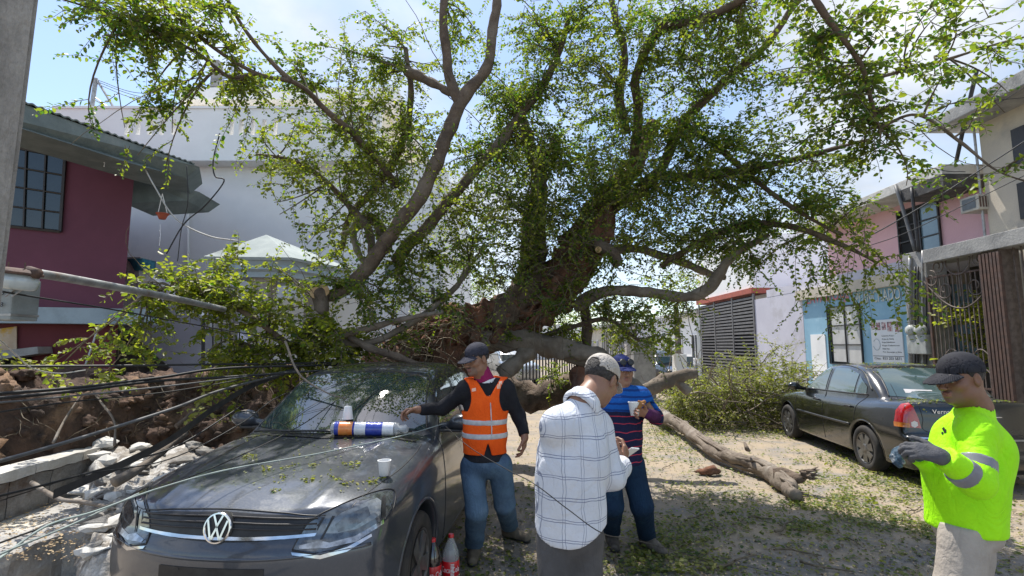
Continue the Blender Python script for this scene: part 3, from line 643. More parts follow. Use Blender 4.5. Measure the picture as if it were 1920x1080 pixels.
# beige building at the right edge
XB = 8.35
bb = thing('beige_building', 'tall weathered beige building with a stained eave at the right edge', 'building', (XB, 6, 0))
bm = BM(); box(bm, (XB, 2.0, 0.14), (XB+7, fd(1873, XB), fz(1890, 190, XB)+.02)); obj('wall', bm, M['beige'], bb)
zt1 = PX(1830, 197, XB-.75).z
bm = BM(); box(bm, (XB-.62, 2.0, zt1), (XB+7, fd(1873, XB)+.35, zt1+.24), bev=.02); obj('eave', bm, M['conc'], bb)
bm = BM(); tube(bm, [(XB-.04, fd(1873, XB)+.05, 2.6), (XB-.04, fd(1873, XB)+.05, zt1)], .022, 8); obj('drain_pipe', bm, M['steel'], bb)
for yy in (fz(1908, 240, XB), fz(1908, 345, XB)):
    bm = BM(); box(bm, (XB-.03, fd(1965, XB), yy-.6), (XB+.02, fd(1938, XB), yy)); obj('window', bm, M['iron'], bb)
# leaning dark pole on the roof
o = cable('leaning_pole', [PX(1793, 303, XF-.5), PX(1812, 215, XF-.6), PX(1832, 130, XF-.7)], .035, M['iron'], 'dark leaning pole standing on the pink building roof', 'pole', n=4)
# rusty front yard gate, lintel and pillars (plane X = 7.6)
XG = 7.7
yg = thing('ornate_gate', 'ornate scrolled wrought iron gate with rusty frame under the concrete lintel', 'gate', (XG, fd(1800, XG), .14))
M['rustg'] = mat('weathered_gate_iron', (0.165, 0.13, 0.11), (0.11, 0.085, 0.07), 0.75, 14, stain=(.24, .22, .20))
y0g = fd(1746, XG); y1g = fd(1866, XG); ztg = fz(1800, 512, XG); zbg = .2
def G2(x, y): return PX(x, y, XG)
bm = BM()
for i in range(15):
    yy = y0g+(y1g-y0g)*i/14; box(bm, (XG-.008, yy-.008, zbg), (XG+.008, yy+.008, ztg))
obj('bars', bm, M['rustg'], yg).name = 'bar_panel'
bm = BM()
for z in (zbg, .95, ztg): box(bm, (XG-.014, y1g, z-.015), (XG+.014, y0g, z+.015))
for yy in (y0g, y1g): box(bm, (XG-.02, yy-.02, zbg-.05), (XG+.02, yy+.02, ztg+.02))
obj('frame', bm, M['rust'], yg)
def spiral(c, r, a0, turns, sgn=1, n=22, rr=.011):
    q = []
    for i in range(n):
        t = i/(n-1); a = a0+sgn*turns*2*math.pi*t; R = r*(1-.75*t); q.append((XG-.012, c[0]+R*math.cos(a), c[1]+R*math.sin(a)))
    bm = BM(); tube(bm, q, rr, 5); obj('scroll', bm, M['rustg'], yg)
def gtube(nm, q, r): bm = BM(); tube(bm, q, r, 5); obj(nm, bm, M['rustg'], yg)
yc = (y0g+y1g)/2-.05; H = ztg
gtube('ring', [(XG-.01, yc+.24*math.cos(t), H+.22+.24*math.sin(t)) for t in np.linspace(0, 6.28, 25)], .014)
bm = BM(); box(bm, (XG-.01, yc-.01, H-.4), (XG+.01, yc+.01, H+.5)); obj('spindle', bm, M['rustg'], yg)
for sg in (1, -1):
    spiral((yc+sg*.42, H+.18), .15, math.pi/2, 1.4, sg); spiral((yc+sg*.58, H-.03), .16, math.pi/2, 1.3, sg); spiral((yc+sg*.3, H-.25), .18, 0 if sg > 0 else math.pi, 1.2, -sg)
    gtube('crest_bar', [(XG-.01, yc+sg*(.75-.75*t), H-.05-.55*math.sin(t*math.pi/2)) for t in np.linspace(0, 1, 12)], .012)
    for k, zz in enumerate((1.15, 1.45)):
        gtube('wave_bar', [(XG-.01, yc+sg*(.1+.7*t), zz+.14*math.sin(t*math.pi*2)) for t in np.linspace(0, 1, 16)], .01)

bm = BM(); box(bm, (XG-.16, fd(1925, XG)-.6, fz(1830, 474, XG-.16)), (XG+.35, fd(1757, XG), fz(1830, 446, XG-.16)), bev=.01)
lt = obj('concrete_lintel', bm, M['conc']); tag(lt, 'heavy weathered concrete lintel across the top of the gate opening', 'lintel'); center(lt)
bm = BM(); box(bm, (XG-.1, fd(1900, XG), .14), (XG+.2, fd(1864, XG), fz(1880, 466, XG)-.01)); pl = obj('rusty_pillar', bm, M['rustg']); tag(pl, 'rust streaked pillar at the right side of the ornate gate', 'pillar')
bm = BM()
for i in range(6):
    yy = fd(1866+i*7, XG); box(bm, (XG-.15, yy-.02, .14), (XG-.1005, yy+.02, fz(1880, 470, XG)-.02))
obj('cladding_rib', bm, M['rust'], pl)
center(pl)
for ch in pl.children: ch.data.transform(Matrix.Translation(-pl.location)) if True else None
bm = BM()
for i in range(9):
    yy = fd(1915, XG)-i*.12; box(bm, (XG-.01, yy-.01, .2), (XG+.01, yy+.01, ztg+.3))
box(bm, (XG-.015, fd(1915, XG)-1.1, ztg+.28), (XG+.015, fd(1905, XG), ztg+.31)); box(bm, (XG-.015, fd(1915, XG)-1.1, .95), (XG+.015, fd(1905, XG), .98))
o = obj('iron_grille', bm, M['rustg']); tag(o, 'rusty upright bar grille at the extreme right edge beyond the pillar', 'grille'); center(o)
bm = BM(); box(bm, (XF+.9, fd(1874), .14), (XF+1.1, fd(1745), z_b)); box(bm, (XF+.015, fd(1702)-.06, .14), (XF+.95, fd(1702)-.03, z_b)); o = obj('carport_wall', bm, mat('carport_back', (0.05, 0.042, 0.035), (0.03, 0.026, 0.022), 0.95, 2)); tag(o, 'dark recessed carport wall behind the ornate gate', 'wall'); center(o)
# concrete service pillar with meters and conduits
sv = thing('service_pillar', 'grey concrete service pillar carrying conduits between shop and gate', 'pillar', (XG+.1, fd(1722, XG+.1), .14))
bm = BM(); box(bm, (XG+.12, fd(1746, XG+.12), .14), (XG+.5, fd(1701, XG+.12), fz(1722, 470, XG+.12)), bev=.01); obj('shaft', bm, M['conc'], sv)
for px, r, y0, m in ((1706, .03, 480, 'steel'), (1716, .018, 500, 'iron'), (1721, .018, 500, 'iron'), (1730, .02, 470, 'steel'), (1737, .016, 520, 'iron')):
    bm = BM(); q = [PX(px, y, XG+.085) for y in (760, 700, 640, 580, y0)]; tube(bm, crom([tuple(v) for v in q], 4), r, 8); obj('conduit', bm, M[m], sv, smooth=True)
M['meter'] = mat('meter_enamel', (0.44, 0.45, 0.42), (0.34, 0.35, 0.33), 0.5, 8, stain=(.22, .2, .17))
for px, py, lb in ((1707, 640, 'small grey electricity meter box on the service pillar, left one'), (1724, 640, 'larger grey electricity meter box on the service pillar, right one')):
    X0 = XG-.06; c = PX(px, py, X0); mt = thing('electric_meter', lb, 'meter', c, group='electricity meters on the service pillar')
    hw = .10 if px < 1715 else .14
    bm = BM(); box(bm, (X0, c.y-hw, c.z-.24), (X0+.14, c.y+hw, c.z+.12), bev=.015); obj('box', bm, M['meter'], mt)
    bm = BM(); lathe(bm, [(.09, 0), (.105, .02), (.105, .09), (.08, .13), (.02, .14)], 20, Matrix.Translation((X0+.10, c.y, c.z+.21)) @ Matrix.Rotation(-math.pi/2, 4, 'Y')); obj('dial_dome', bm, M['meter'], mt, smooth=True)
# service masts in front of the upper window
for q, r, lb in (([(1716, 470), (1700, 415), (1679, 347)], .035, 'leaning grey service mast before the upper pink window, left one'), ([(1723, 472), (1717, 420), (1709, 352)], .03, 'thin dark service mast before the upper pink window, right one')):
    cable('service_mast', [PX(x, y, XG+.1) for x, y in q], r, M['wire_g'] if r > .03 else M['iron'], lb, 'mast', n=4, seg=8)
# slatted garage gate farther along
gg = thing('slatted_gate', 'brown metal gate of horizontal slats between white walls', 'gate', (XF, fd(1360), .14))
yA, yB = fd(1415), fd(1312); zt_g = fz(1400, 556)
bm = BM(); n = 26
for i in range(n):
    z = .2+(zt_g-.2)*i/n
    for j in range(3):
        ya_ = yA+(yB-yA)*(j/3+.012); yb_ = yA+(yB-yA)*((j+1)/3-.012)
        hh = .074 if (j == 1) or (i > 14) else .05
        box(bm, (XF-.02, ya_, z), (XF+.01, yb_, z+hh))
obj('slat_panel', bm, M['slat'], gg)
bm = BM()
for j in range(4):
    yy = yA+(yB-yA)*j/3; box(bm, (XF-.035, yy-.04, .14), (XF+.02, yy+.04, zt_g+.05))
obj('frame', bm, M['slat'], gg)
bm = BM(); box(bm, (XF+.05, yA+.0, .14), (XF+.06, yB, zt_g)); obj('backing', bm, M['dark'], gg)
wb = thing('white_neighbour_house', 'white house with a red beam above the slatted gate', 'house', (XF, fd(1360), .14))
bm = BM(); box(bm, (XF+.02, yA+.01, zt_g+.27), (XF+6, yB+.2, fz(1380, 450))); obj('wall', bm, M['white'], wb)
bm = BM(); box(bm, (XF-.06, yA+.01, zt_g+.08), (XF+.6, yB+.2, zt_g+.27)); obj('beam', bm, M['brick'], wb)
# lower lavender band above the gate side
# houses farther down the street
def row_house(X0, sx, y0, y1, h, m, lb, nwin=3, roofm='conc'):
    t = thing('row_house', lb, 'house', (X0, (y0+y1)/2, 0)); s = 1 if sx > 0 else -1
    xa, xb = sorted((X0, X0+s*7)); bm = BM(); box(bm, (xa, y0, 0), (xb, y1, h)); obj('wall', bm, M[m], t)
    xa, xb = sorted((X0-s*.4, X0+s*7.2)); bm = BM(); box(bm, (xa, y0-.1, h), (xb, y1+.1, h+.2)); obj('roof', bm, M[roofm], t)
    for k in range(nwin):
        yc = y0+(y1-y0)*(k+.5)/nwin; xa, xb = sorted((X0-s*.03, X0+s*.02)); bm = BM(); box(bm, (xa, yc-.5, 1.0), (xb, yc+.5, 2.2)); w_ = obj('window', bm, M['glass'], t)
        bm = BM(); xa, xb = sorted((X0-s*.06, X0-s*.031))
        for yy in (-.5, 0, .5): box(bm, (xa, yc+yy-.03, 1.0), (xb, yc+yy+.03, 2.2))
        for zz in (1.0, 2.2): box(bm, (xa-.001, yc-.53, zz-.03), (xb-.001, yc+.53, zz+.03))
        obj('frame', bm, M['white'], w_)
    for yy in (y0, y1):
        pass
    bm = BM(); box(bm, (X0-s*.01, y0+.2, 1.0), (X0+s*.02, y0+.3, 1.1)); bm.free(); return t
row_house(9.2, 1, 24.5, 32, 3.2, 'white', 'white single storey house beyond the slatted gate', 3)
row_house(8.8, 1, 33, 43, 3.0, 'lav', 'pale lavender house farther down the right side of the street', 4)
row_house(8.8, 1, 44, 58, 3.3, 'beige', 'low beige house far down the right side of the street', 4)
row_house(-6.0, -1, 17, 25, 3.0, 'white', 'white low house beyond the trunk on the left side of the street', 3)
row_house(-5.6, -1, 26, 38, 3.1, 'beige', 'beige low house far down the left side of the street', 4)
row_house(-5.6, -1, 40, 56, 3.0, 'lav', 'pale house farthest down the left side of the street', 4)
bm = BM(); box(bm, (-9, 62, 0), (14, 70, 4.2)); th = thing('end_house', 'pale house closing the far end of the street', 'house', (2, 66, 0)); obj('wall', bm, M['white'], th)
for k in range(7):
    bm = BM(); box(bm, (-7+k*2.9, 61.97, 1.2), (-5.8+k*2.9, 62.02, 2.6)); obj('window', bm, M['glass'], th)
# low walls, posts and fence in front of the far right houses
def posts(px0, px1, y0p, y1p, D0_, D1_, n, lb, m='white', r=.03):
    bm = BM(); a = P(px0, 650, D0_); b = P(px1, 650, D1_)
    for i in range(n):
        t = i/(n-1); c = a.lerp(b, t); tube(bm, [(c.x, c.y, 0), (c.x, c.y, P(px0, y0p, D0_).z)], r, 4)
    z = P(px0, y0p, D0_).z
    for zz in (z-.05, .5): tube(bm, [(a.x, a.y, zz), (b.x, b.y, zz)], r*.9, 4)
    o = obj('bar_fence', bm, M[m]); tag(o, lb, 'fence'); center(o)
posts(1205, 1255, 590, 0, 22, 24, 16, 'white bar fence right of the far tree trunk')
posts(1130, 1185, 600, 0, 20, 23, 18, 'grey bar fence behind the man in the striped polo', 'conc')
posts(980, 1080, 622, 0, 17, 22, 20, 'dark bar fence behind the leaning trunk', 'iron')
for px, w_, y0p, D_, m, lb in ((1277, 20, 664, 15, 'white', 'short white block post beside the slatted gate'), (1208, 40, 632, 16, 'conc', 'grey stone pier left of the far fence'), (1188, 26, 645, 17, 'stone', 'grey stone pier behind the blue cap')):
    a = P(px, 650, D_); hw = w_/2/FPX*D_; bm = BM(); box(bm, (a.x-hw, D_, 0), (a.x+hw, D_+.4, P(px, y0p, D_).z), bev=.01); 
    o = obj('gate_pier', bm, M[m]); tag(o, lb, 'pier'); center(o)
bm = BM(); a = P(1310, 640, 14.9); tube(bm, [(a.x, a.y, 0), (a.x, a.y, P(1310, 556+40, 14.9).z)], .05, 8); o = obj('steel_post', bm, M['white']); tag(o, 'slim white steel post at the left edge of the slatted gate', 'post'); center(o)
# ================================================================ THE FALLEN TREE
M['bark'] = mat('grey_brown_bark', (0.145, 0.105, 0.075), (0.085, 0.06, 0.044), 0.92, 7, lo=0.38, hi=0.62, stain=(0.22, 0.18, 0.14), ssc=2.2, slo=0.5, shi=0.75, bump=0.9, bsc=26, stretch=(1, 1, 1), grain=0.25)
M['bark_r'] = mat('red_brown_trunk_wood', (0.20, 0.090, 0.052), (0.095, 0.05, 0.033), 0.95, 6, lo=0.4, hi=0.6, stain=(0.20, 0.115, 0.08), ssc=3.5, slo=0.5, shi=0.62, bump=1.0, bsc=20, grain=0.3)
M['bark_g'] = mat('smooth_grey_bark', (0.225, 0.185, 0.145), (0.14, 0.11, 0.085), 0.9, 5, stain=(0.30, 0.27, 0.23), ssc=2.4, bump=0.6, bsc=22, grain=0.2)
M['cut'] = mat('fresh_cut_wood', (0.55, 0.38, 0.20), (0.45, 0.29, 0.15), 0.85, 12)
M['leaf'] = leafmat('leaf_green', [(0, (0.044, 0.105, 0.032)), (0.93, (0.15, 0.28, 0.06)), (1.0, (0.27, 0.25, 0.05))], 0.58, 0.42)
M['twig'] = mat('twig_bark', (0.17, 0.135, 0.09), (0.10, 0.08, 0.055), 0.9, 20, grain=0)
tree = thing('fallen_tree', 'huge leafy fallen tree with splintered red brown trunk lying across the street', 'tree', (0.3, 6.8, 0))
SKEL = []      # points of all limbs, anchors for the twigs
def limb(pts, r_px, name='branch', m='bark', seg=10, nz=0.22, parent=tree, n=7, flute=0.0, lab=None, skel=True, cut=True):
    """pts: (px, py, depth); r_px: radius in photo pixels at each point"""
    w_ = [(*P(x, y, D), r*D/FPX) for (x, y, D), r in zip(pts, r_px)]
    q = crom(w_, n); rad = q[:, 3]; bm = BM()
    q3 = [Vector(a[:3]) for a in q]
    for i, v in enumerate(q3):
        if 0 < i < len(q3)-1: v += Vector((noise.noise(v*2.3), noise.noise(v*2.3+Vector((9, 0, 0))), noise.noise(v*2.3+Vector((0, 9, 0)))))*rad[i]*0.45
    tube(bm, q3, [max(r_*(1+.10*noise.noise(v*6)), 0.004) for r_, v in zip(rad, q3)], seg+4, nz*1.5+.06, 8.0, True, flute, seed=pts[0][0])
    if skel: SKEL.extend([(v.copy(), rr) for v, rr in zip(q3, rad)])
    o = obj(name, bm, M[m], parent, smooth=True)
    if lab: o['label'] = lab
    return o, q3, rad
# main trunk: heavy, twisted, splitting
limb([(745, 668, 7.3), (800, 655, 7.1), (870, 628, 6.9), (940, 605, 6.7), (1010, 565, 6.6), (1060, 505, 6.7), (1095, 440, 6.8), (1130, 385, 6.9), (1180, 320, 7.1), (1225, 230, 7.3)], [42, 47, 45, 42, 38, 31, 26, 22, 17, 12], 'trunk', 'bark_r', 56, 0.42, flute=0.10, n=26)
limb([(930, 610, 6.5), (985, 545, 6.5), (1000, 480, 6.7), (1000, 410, 6.9), (1010, 330, 7.1), (985, 250, 7.2), (960, 170, 7.3)], [30, 27, 22, 19, 15, 11, 8], 'limb', 'bark', 18, 0.35, flute=0.08, n=9)
limb([(1040, 570, 6.5), (1075, 520, 6.4), (1105, 470, 6.4), (1130, 420, 6.5), (1125, 380, 6.6)], [26, 26, 25, 22, 12], 'limb', 'bark_r', 16, 0.45, flute=0.14, n=9)
limb([(1090, 455, 6.4), (1125, 462, 6.2), (1150, 478, 6.1), (1158, 498, 6.05)], [13, 12, 11, 10], 'stub', 'bark', 12, 0.3)
# grey limb dropping from the trunk to the ground at the right
limb([(905, 640, 6.6), (975, 640, 6.4), (1050, 655, 6.3), (1120, 680, 6.2), (1165, 712, 6.1), (1205, 742, 6.0)], [19, 21, 22, 20, 19, 18], 'limb', 'bark_g', 20, 0.25)
limb([(1085, 690, 6.4), (1110, 730, 6.3), (1150, 790, 6.25), (1160, 850, 6.3)], [18, 24, 20, 18], 'limb', 'bark_r', 14, 0.35)
limb([(940, 702, 6.3), (968, 682, 6.3), (1000, 655, 6.4)], [15, 16, 17], 'stub', 'bark_g', 12, 0.2)
limb([(870, 730, 7.6), (930, 738, 7.5), (1000, 745, 7.4), (1080, 735, 7.2), (1160, 725, 7.2)], [26, 30, 26, 24, 18], 'limb', 'bark', 14, 0.4)
limb([(855, 655, 6.8), (850, 720, 7.0), (880, 800, 7.1)], [40, 50, 40], 'root', 'bark_r', 16, 0.5)
# fibrous strands fused along the trunk
def strands(path, n, m, r=(.010, .028), seed=1, rad0=1.0):
    rs_ = random.Random(seed); w_ = [(*P(x, y, D), rr*D/FPX) for (x, y, D), rr in path]; q = crom(w_, 10); bm = BM()
    for k in range(n):
        a0 = rs_.uniform(0, 6.28); tw = rs_.uniform(-1.2, 1.2); i0 = rs_.randrange(0, len(q)//2); i1 = min(len(q)-1, i0+rs_.randrange(14, len(q))); pts = []; ru = rs_.uniform(*r)
        for i in range(i0, i1):
            c = Vector(q[i][:3]); t = (Vector(q[min(i+1, len(q)-1)][:3])-Vector(q[max(i-1, 0)][:3])).normalized(); s = t.cross(Vector((.1, .9, .3))).normalized(); u = s.cross(t); a = a0+tw*(i-i0)/20+.25*math.sin(i*.4+k)
            pts.append(c+(s*math.cos(a)+u*math.sin(a))*(q[i][3]*rad0*(1+.12*noise.noise(c*4+Vector((k, 0, 0))))))
        if len(pts) > 4: tube(bm, pts, [ru*(.35+.65*math.sin(math.pi*(j+.5)/len(pts))) for j in range(len(pts))], 6, .45, 9, seed=k)
    return obj('bark_strands', bm, M[m], tree, smooth=True)
_tp = [((745, 668, 7.3), 42), ((800, 655, 7.1), 47), ((870, 628, 6.9), 45), ((940, 605, 6.7), 42), ((1010, 565, 6.6), 38), ((1060, 505, 6.7), 31), ((1095, 440, 6.8), 26), ((1130, 385, 6.9), 22), ((1180, 320, 7.1), 17)]
strands(_tp, 46, 'bark_r', (.012, .035), 3); strands(_tp, 30, 'bark', (.008, .022), 5, 1.02)
strands([((930, 610, 6.5), 30), ((985, 545, 6.5), 27), ((1000, 480, 6.7), 22), ((1000, 410, 6.9), 19), ((1010, 330, 7.1), 15)], 22, 'bark', (.010, .03), 7)
strands([((1040, 570, 6.5), 26), ((1075, 520, 6.4), 26), ((1105, 470, 6.4), 25), ((1130, 420, 6.5), 22), ((1128, 380, 6.6), 14)], 20, 'bark_r', (.010, .028), 9)
# long arching limb in front (left of centre)
limb([(590, 560, 5.6), (640, 545, 5.6), (690, 500, 5.6), (740, 430, 5.6), (785, 372, 5.6), (815, 310, 5.65), (843, 240, 5.7), (868, 185, 5.7), (912, 128, 5.7), (925, 60, 5.7), (932, -30, 5.7), (945, -140, 5.7)], [10, 12, 14, 14, 14, 13.5, 13, 13, 11, 10, 9, 8], 'branch', 'bark', 14, 0.12)
limb([(862, 200, 5.7), (842, 140, 5.65), (834, 70, 5.6), (832, -10, 5.6), (838, -120, 5.6)], [11, 10, 9, 8, 7], 'branch', 'bark', 12, 0.12)
limb([(740, 490, 6.0), (790, 435, 6.1), (850, 368, 6.2), (910, 300, 6.3), (970, 225, 6.4), (1015, 165, 6.5), (1050, 90, 6.6), (1070, 20, 6.6)], [11, 11, 10, 10, 9, 8, 7, 5], 'branch', 'bark', 12, 0.15)
limb([(600, 588, 5.5), (600, 560, 5.5), (598, 546, 5.5)], [14, 15, 15], 'stub', 'bark', 12, 0.15)
for (x, y, D, r) in ((593, 549, 5.43, 11), (606, 545, 5.46, 11), (1122, 468, 6.05, 6)):
    c = P(x, y, D); bm = BM(); lathe(bm, [(r*D/FPX, 0), (r*D/FPX*1.02, .012)], 14, Matrix.Translation(c) @ (O-c).normalized().to_track_quat('Z', 'Y').to_matrix().to_4x4()); obj('cut_face', bm, M['cut'], tree)
# horizontal limbs to the right
limb([(1080, 575, 6.4), (1110, 552, 6.3), (1160, 543, 6.2), (1220, 549, 6.1), (1290, 557, 6.0), (1330, 540, 5.9), (1352, 505, 5.85), (1385, 475, 5.8), (1440, 440, 5.8)], [12, 12, 10, 10, 10, 11, 10, 7, 5], 'branch', 'bark_g', 12, 0.18)
limb([(1120, 470, 6.7), (1190, 467, 6.6), (1260, 485, 6.5), (1320, 510, 6.4), (1360, 520, 6.4)], [12, 8, 8, 7, 5], 'branch', 'bark_g', 10, 0.15)
# high limbs right
limb([(1190, 300, 7.0), (1195, 200, 6.6), (1190, 150, 6.4), (1235, 60, 6.0), (1330, 30, 5.4), (1420, -20, 5.0)], [11, 10, 9, 10, 9, 8], 'branch', 'bark', 12, 0.15)
limb([(1175, 250, 6.9), (1160, 190, 6.7), (1170, 100, 6.5), (1150, 20, 6.4), (1140, -60, 6.4)], [9, 9, 7, 6, 5], 'branch', 'bark', 10)
limb([(1130, 400, 6.9), (1230, 330, 6.7), (1280, 230, 6.4), (1360, 150, 6.0), (1440, 80, 5.6), (1510, -20, 5.2)], [15, 11, 9, 8, 7, 6], 'branch', 'bark', 10)
limb([(1500, -60, 3.6), (1545, 25, 3.7), (1590, 85, 3.8), (1618, 130, 3.9), (1632, 185, 4.0), (1650, 240, 4.1)], [6, 6, 5, 4.5, 3.5, 2.5], 'branch', 'bark', 10)
limb([(1230, 330, 6.7), (1330, 330, 6.2), (1440, 310, 5.8), (1540, 285, 5.4), (1630, 262, 5.0)], [9, 8, 6, 5, 3], 'branch', 'bark', 8)
limb([(1240, 500, 6.4), (1340, 440, 6.0), (1450, 420, 5.7), (1560, 450, 5.4), (1640, 490, 5.2)], [7, 7, 6, 5, 3], 'branch', 'bark', 8)
limb([(1280, 230, 6.4), (1350, 280, 6.1), (1420, 340, 5.8), (1500, 400, 5.5), (1580, 440, 5.3)], [6, 6, 5, 4, 3], 'branch', 'bark', 8)
limb([(1650, 240, 4.1), (1720, 215, 4.0), (1800, 265, 3.9), (1870, 320, 3.8), (1960, 350, 3.7)], [3, 3, 3, 2, 2], 'branch', 'bark', 6)
limb([(1632, 150, 4.0), (1700, 130, 4.2), (1780, 110, 4.3), (1860, 85, 4.4), (1960, 60, 4.4)], [4, 3, 3, 2, 2], 'branch', 'bark', 6)
# left side limbs
limb([(745, 350, 6.1), (700, 292, 5.8), (650, 240, 5.4), (606, 203, 5.1), (578, 172, 4.9), (545, 152, 4.7), (480, 138, 4.5), (400, 90, 4.3), (330, 30, 4.1), (250, -40, 4.0)], [6, 6, 5.5, 5.5, 5, 5, 4, 3.5, 3, 2], 'branch', 'bark', 10, 0.15)
limb([(545, 152, 4.7), (490, 95, 4.5), (450, 40, 4.4), (410, -30, 4.3)], [5, 4, 3, 3], 'branch', 'bark', 8)
limb([(480, 138, 4.5), (430, 145, 4.4), (370, 100, 4.3), (290, 60, 4.1), (200, 25, 4.0), (90, -10, 3.8)], [4, 4, 3, 3, 2, 2], 'branch', 'bark', 8)
limb([(868, 185, 5.7), (820, 160, 5.8), (770, 140, 5.9), (760, 130, 5.9)], [7, 8, 10, 7], 'branch', 'bark', 10, 0.3)
limb([(700, 500, 5.8), (690, 430, 5.9), (650, 380, 6.0), (600, 330, 6.0), (545, 300, 5.9), (480, 290, 5.8)], [8, 7, 6, 5, 4, 3], 'branch', 'bark', 8)
limb([(730, 470, 6.3), (700, 410, 6.3), (660, 430, 6.3), (640, 440, 6.3)], [10, 12, 9, 5], 'branch', 'bark_g', 10, 0.4)
limb([(660, 430, 6.3), (670, 470, 6.2), (690, 500, 6.2)], [7, 6, 3], 'branch', 'bark_g', 8, 0.4)
limb([(640, 470, 6.4), (660, 400, 6.4), (720, 330, 6.3), (760, 250, 6.2), (770, 170, 6.1), (760, 90, 6.0)], [4, 7, 8, 7, 6, 4], 'branch', 'bark', 8)
limb([(590, 600, 5.5), (560, 640, 5.4), (500, 655, 5.3), (440, 640, 5.2)], [10, 9, 8, 5], 'branch', 'bark', 10)
limb([(610, 600, 5.5), (640, 640, 5.4), (700, 640, 5.5), (780, 600, 5.8), (850, 545, 6.2), (880, 500, 6.4)], [7, 6, 6, 6, 6, 5], 'branch', 'bark_g', 8)
limb([(640, 630, 5.3), (700, 612, 5.4), (770, 595, 5.6), (830, 585, 5.8)], [5, 6, 5, 4], 'branch', 'bark_g', 8)
limb([(655, 632, 5.35), (700, 655, 5.3), (750, 670, 5.2), (782, 682, 5.1)], [6, 7, 6, 5], 'branch', 'bark', 8)
limb([(540, 645, 5.2), (450, 580, 5.0), (380, 560, 4.9), (320, 540, 4.8), (270, 555, 4.8)], [6, 5, 4, 3, 2], 'branch', 'bark', 8)
limb([(990, 640, 6.5), (1080, 610, 6.5), (1140, 600, 6.5), (1200, 640, 6.4)], [6, 5, 4, 3], 'branch', 'bark', 8)
limb([(1095, 560, 6.6), (1100, 620, 6.6), (1105, 690, 6.6), (1112, 760, 6.7)], [9, 10, 8, 9], 'branch', 'bark', 10)

# ---------------- twigs and leaves (numpy, one mesh of twigs and one of leaves)
class Foliage:
    def __init__(s): s.tw = []; s.lp = []; s.ld = []; s.ln = []; s.ls = []; s.lc = []
    def shoot(s, p0, d, L_, droop, n_leaf, size, rg, r0=0.004, tone=0.0, zig=0.12):
        """a leafy shoot: curved twig with leaves alternating along it"""
        m = 7; p = np.array(p0, float); d = np.array(d, float); d /= np.linalg.norm(d)+1e-9; pts = [p.copy()]
        for i in range(m-1):
            d = d+np.array([rg.normal(0, zig), rg.normal(0, zig), rg.normal(0, zig)-droop/m]); d /= np.linalg.norm(d); p = p+d*L_/(m-1); pts.append(p.copy())
        pts = np.array(pts); s.tw.append((pts, r0))
        t = np.linspace(0.08, 1, n_leaf)*(m-1); i = np.minimum(t.astype(int), m-2); f = (t-i)[:, None]
        q = pts[i]*(1-f)+pts[i+1]*f; tg = pts[i+1]-pts[i]; tg /= np.linalg.norm(tg, axis=1)[:, None]+1e-9
        up = np.array([0, 0, 1.0]); sd = np.cross(tg, up); sd /= np.linalg.norm(sd, axis=1)[:, None]+1e-6
        sg = np.where(np.arange(n_leaf) % 2, 1, -1)[:, None]
        rn = rg.normal(0, 1, (n_leaf, 3))
        ld = tg*0.45+sd*sg*0.9+rn*0.40+np.array([0, 0, -0.22]); ld /= np.linalg.norm(ld, axis=1)[:, None]
        nn = up+rg.normal(0, 0.62, (n_leaf, 3)); nn -= (nn*ld).sum(1)[:, None]*ld; nn /= np.linalg.norm(nn, axis=1)[:, None]+1e-9
        sz = size*rg.uniform(0.6, 1.2, n_leaf)*np.where(t > (m-1)*.85, .75, 1)
        s.lp.append(q+ld*0.008); s.ld.append(ld); s.ln.append(nn); s.ls.append(sz)
        s.lc.append(np.clip(rg.normal(0.42+tone, 0.22, n_leaf), 0, 0.93)+np.where(rg.random(n_leaf) < .012, .12, 0))
    def leaf_mesh(s, name):
        P0 = np.vstack(s.lp); D = np.vstack(s.ld); N = np.vstack(s.ln); S = np.concatenate(s.ls)[:, None]; C = np.concatenate(s.lc); n = len(P0)
        B = np.cross(N, D); w_ = 0.34; cu = 0.10
        v = np.stack([P0, P0+(D*.33+B*w_*.9+N*cu)*S, P0+(D*.74+B*w_*.72+N*cu*.8)*S, P0+D*S-N*S*.06, P0+(D*.74-B*w_*.72+N*cu*.8)*S, P0+(D*.33-B*w_*.9+N*cu)*S], 1).reshape(-1, 3)
        b = np.arange(n)[:, None]*6; Q = np.hstack([b+np.array([0, 1, 2, 3]), b+np.array([0, 3, 4, 5])]).reshape(-1, 4)
        me = mesh_np(name, v, Q); a = me.attributes.new('rnd', 'FLOAT', 'POINT'); a.data.foreach_set('value', np.repeat(C, 6).astype(np.float32)); return me
    def twig_mesh(s, name):
        V = []; Q = []; o = 0
        for pts, r0 in s.tw:
            m = len(pts); t = np.gradient(pts, axis=0); t /= np.linalg.norm(t, axis=1)[:, None]+1e-9
            a = np.cross(t, [0.2, 0.1, 0.97]); a /= np.linalg.norm(a, axis=1)[:, None]+1e-9; b = np.cross(t, a)
            r = np.linspace(r0, r0*.35, m)[:, None]
            ring = np.stack([pts+a*r, pts+(-.5*a+.866*b)*r, pts+(-.5*a-.866*b)*r], 1).reshape(-1, 3); V.append(ring)
            i = np.arange(m-1)[:, None]*3+o
            for k in range(3): Q.append(np.hstack([i+k, i+(k+1) % 3, i+3+(k+1) % 3, i+3+k]))
            o += m*3
        return mesh_np(name, np.vstack(V), np.vstack(Q))
FO = Foliage(); rg = np.random.default_rng(11)
SK = np.array([tuple(a) for a, _ in SKEL]); 
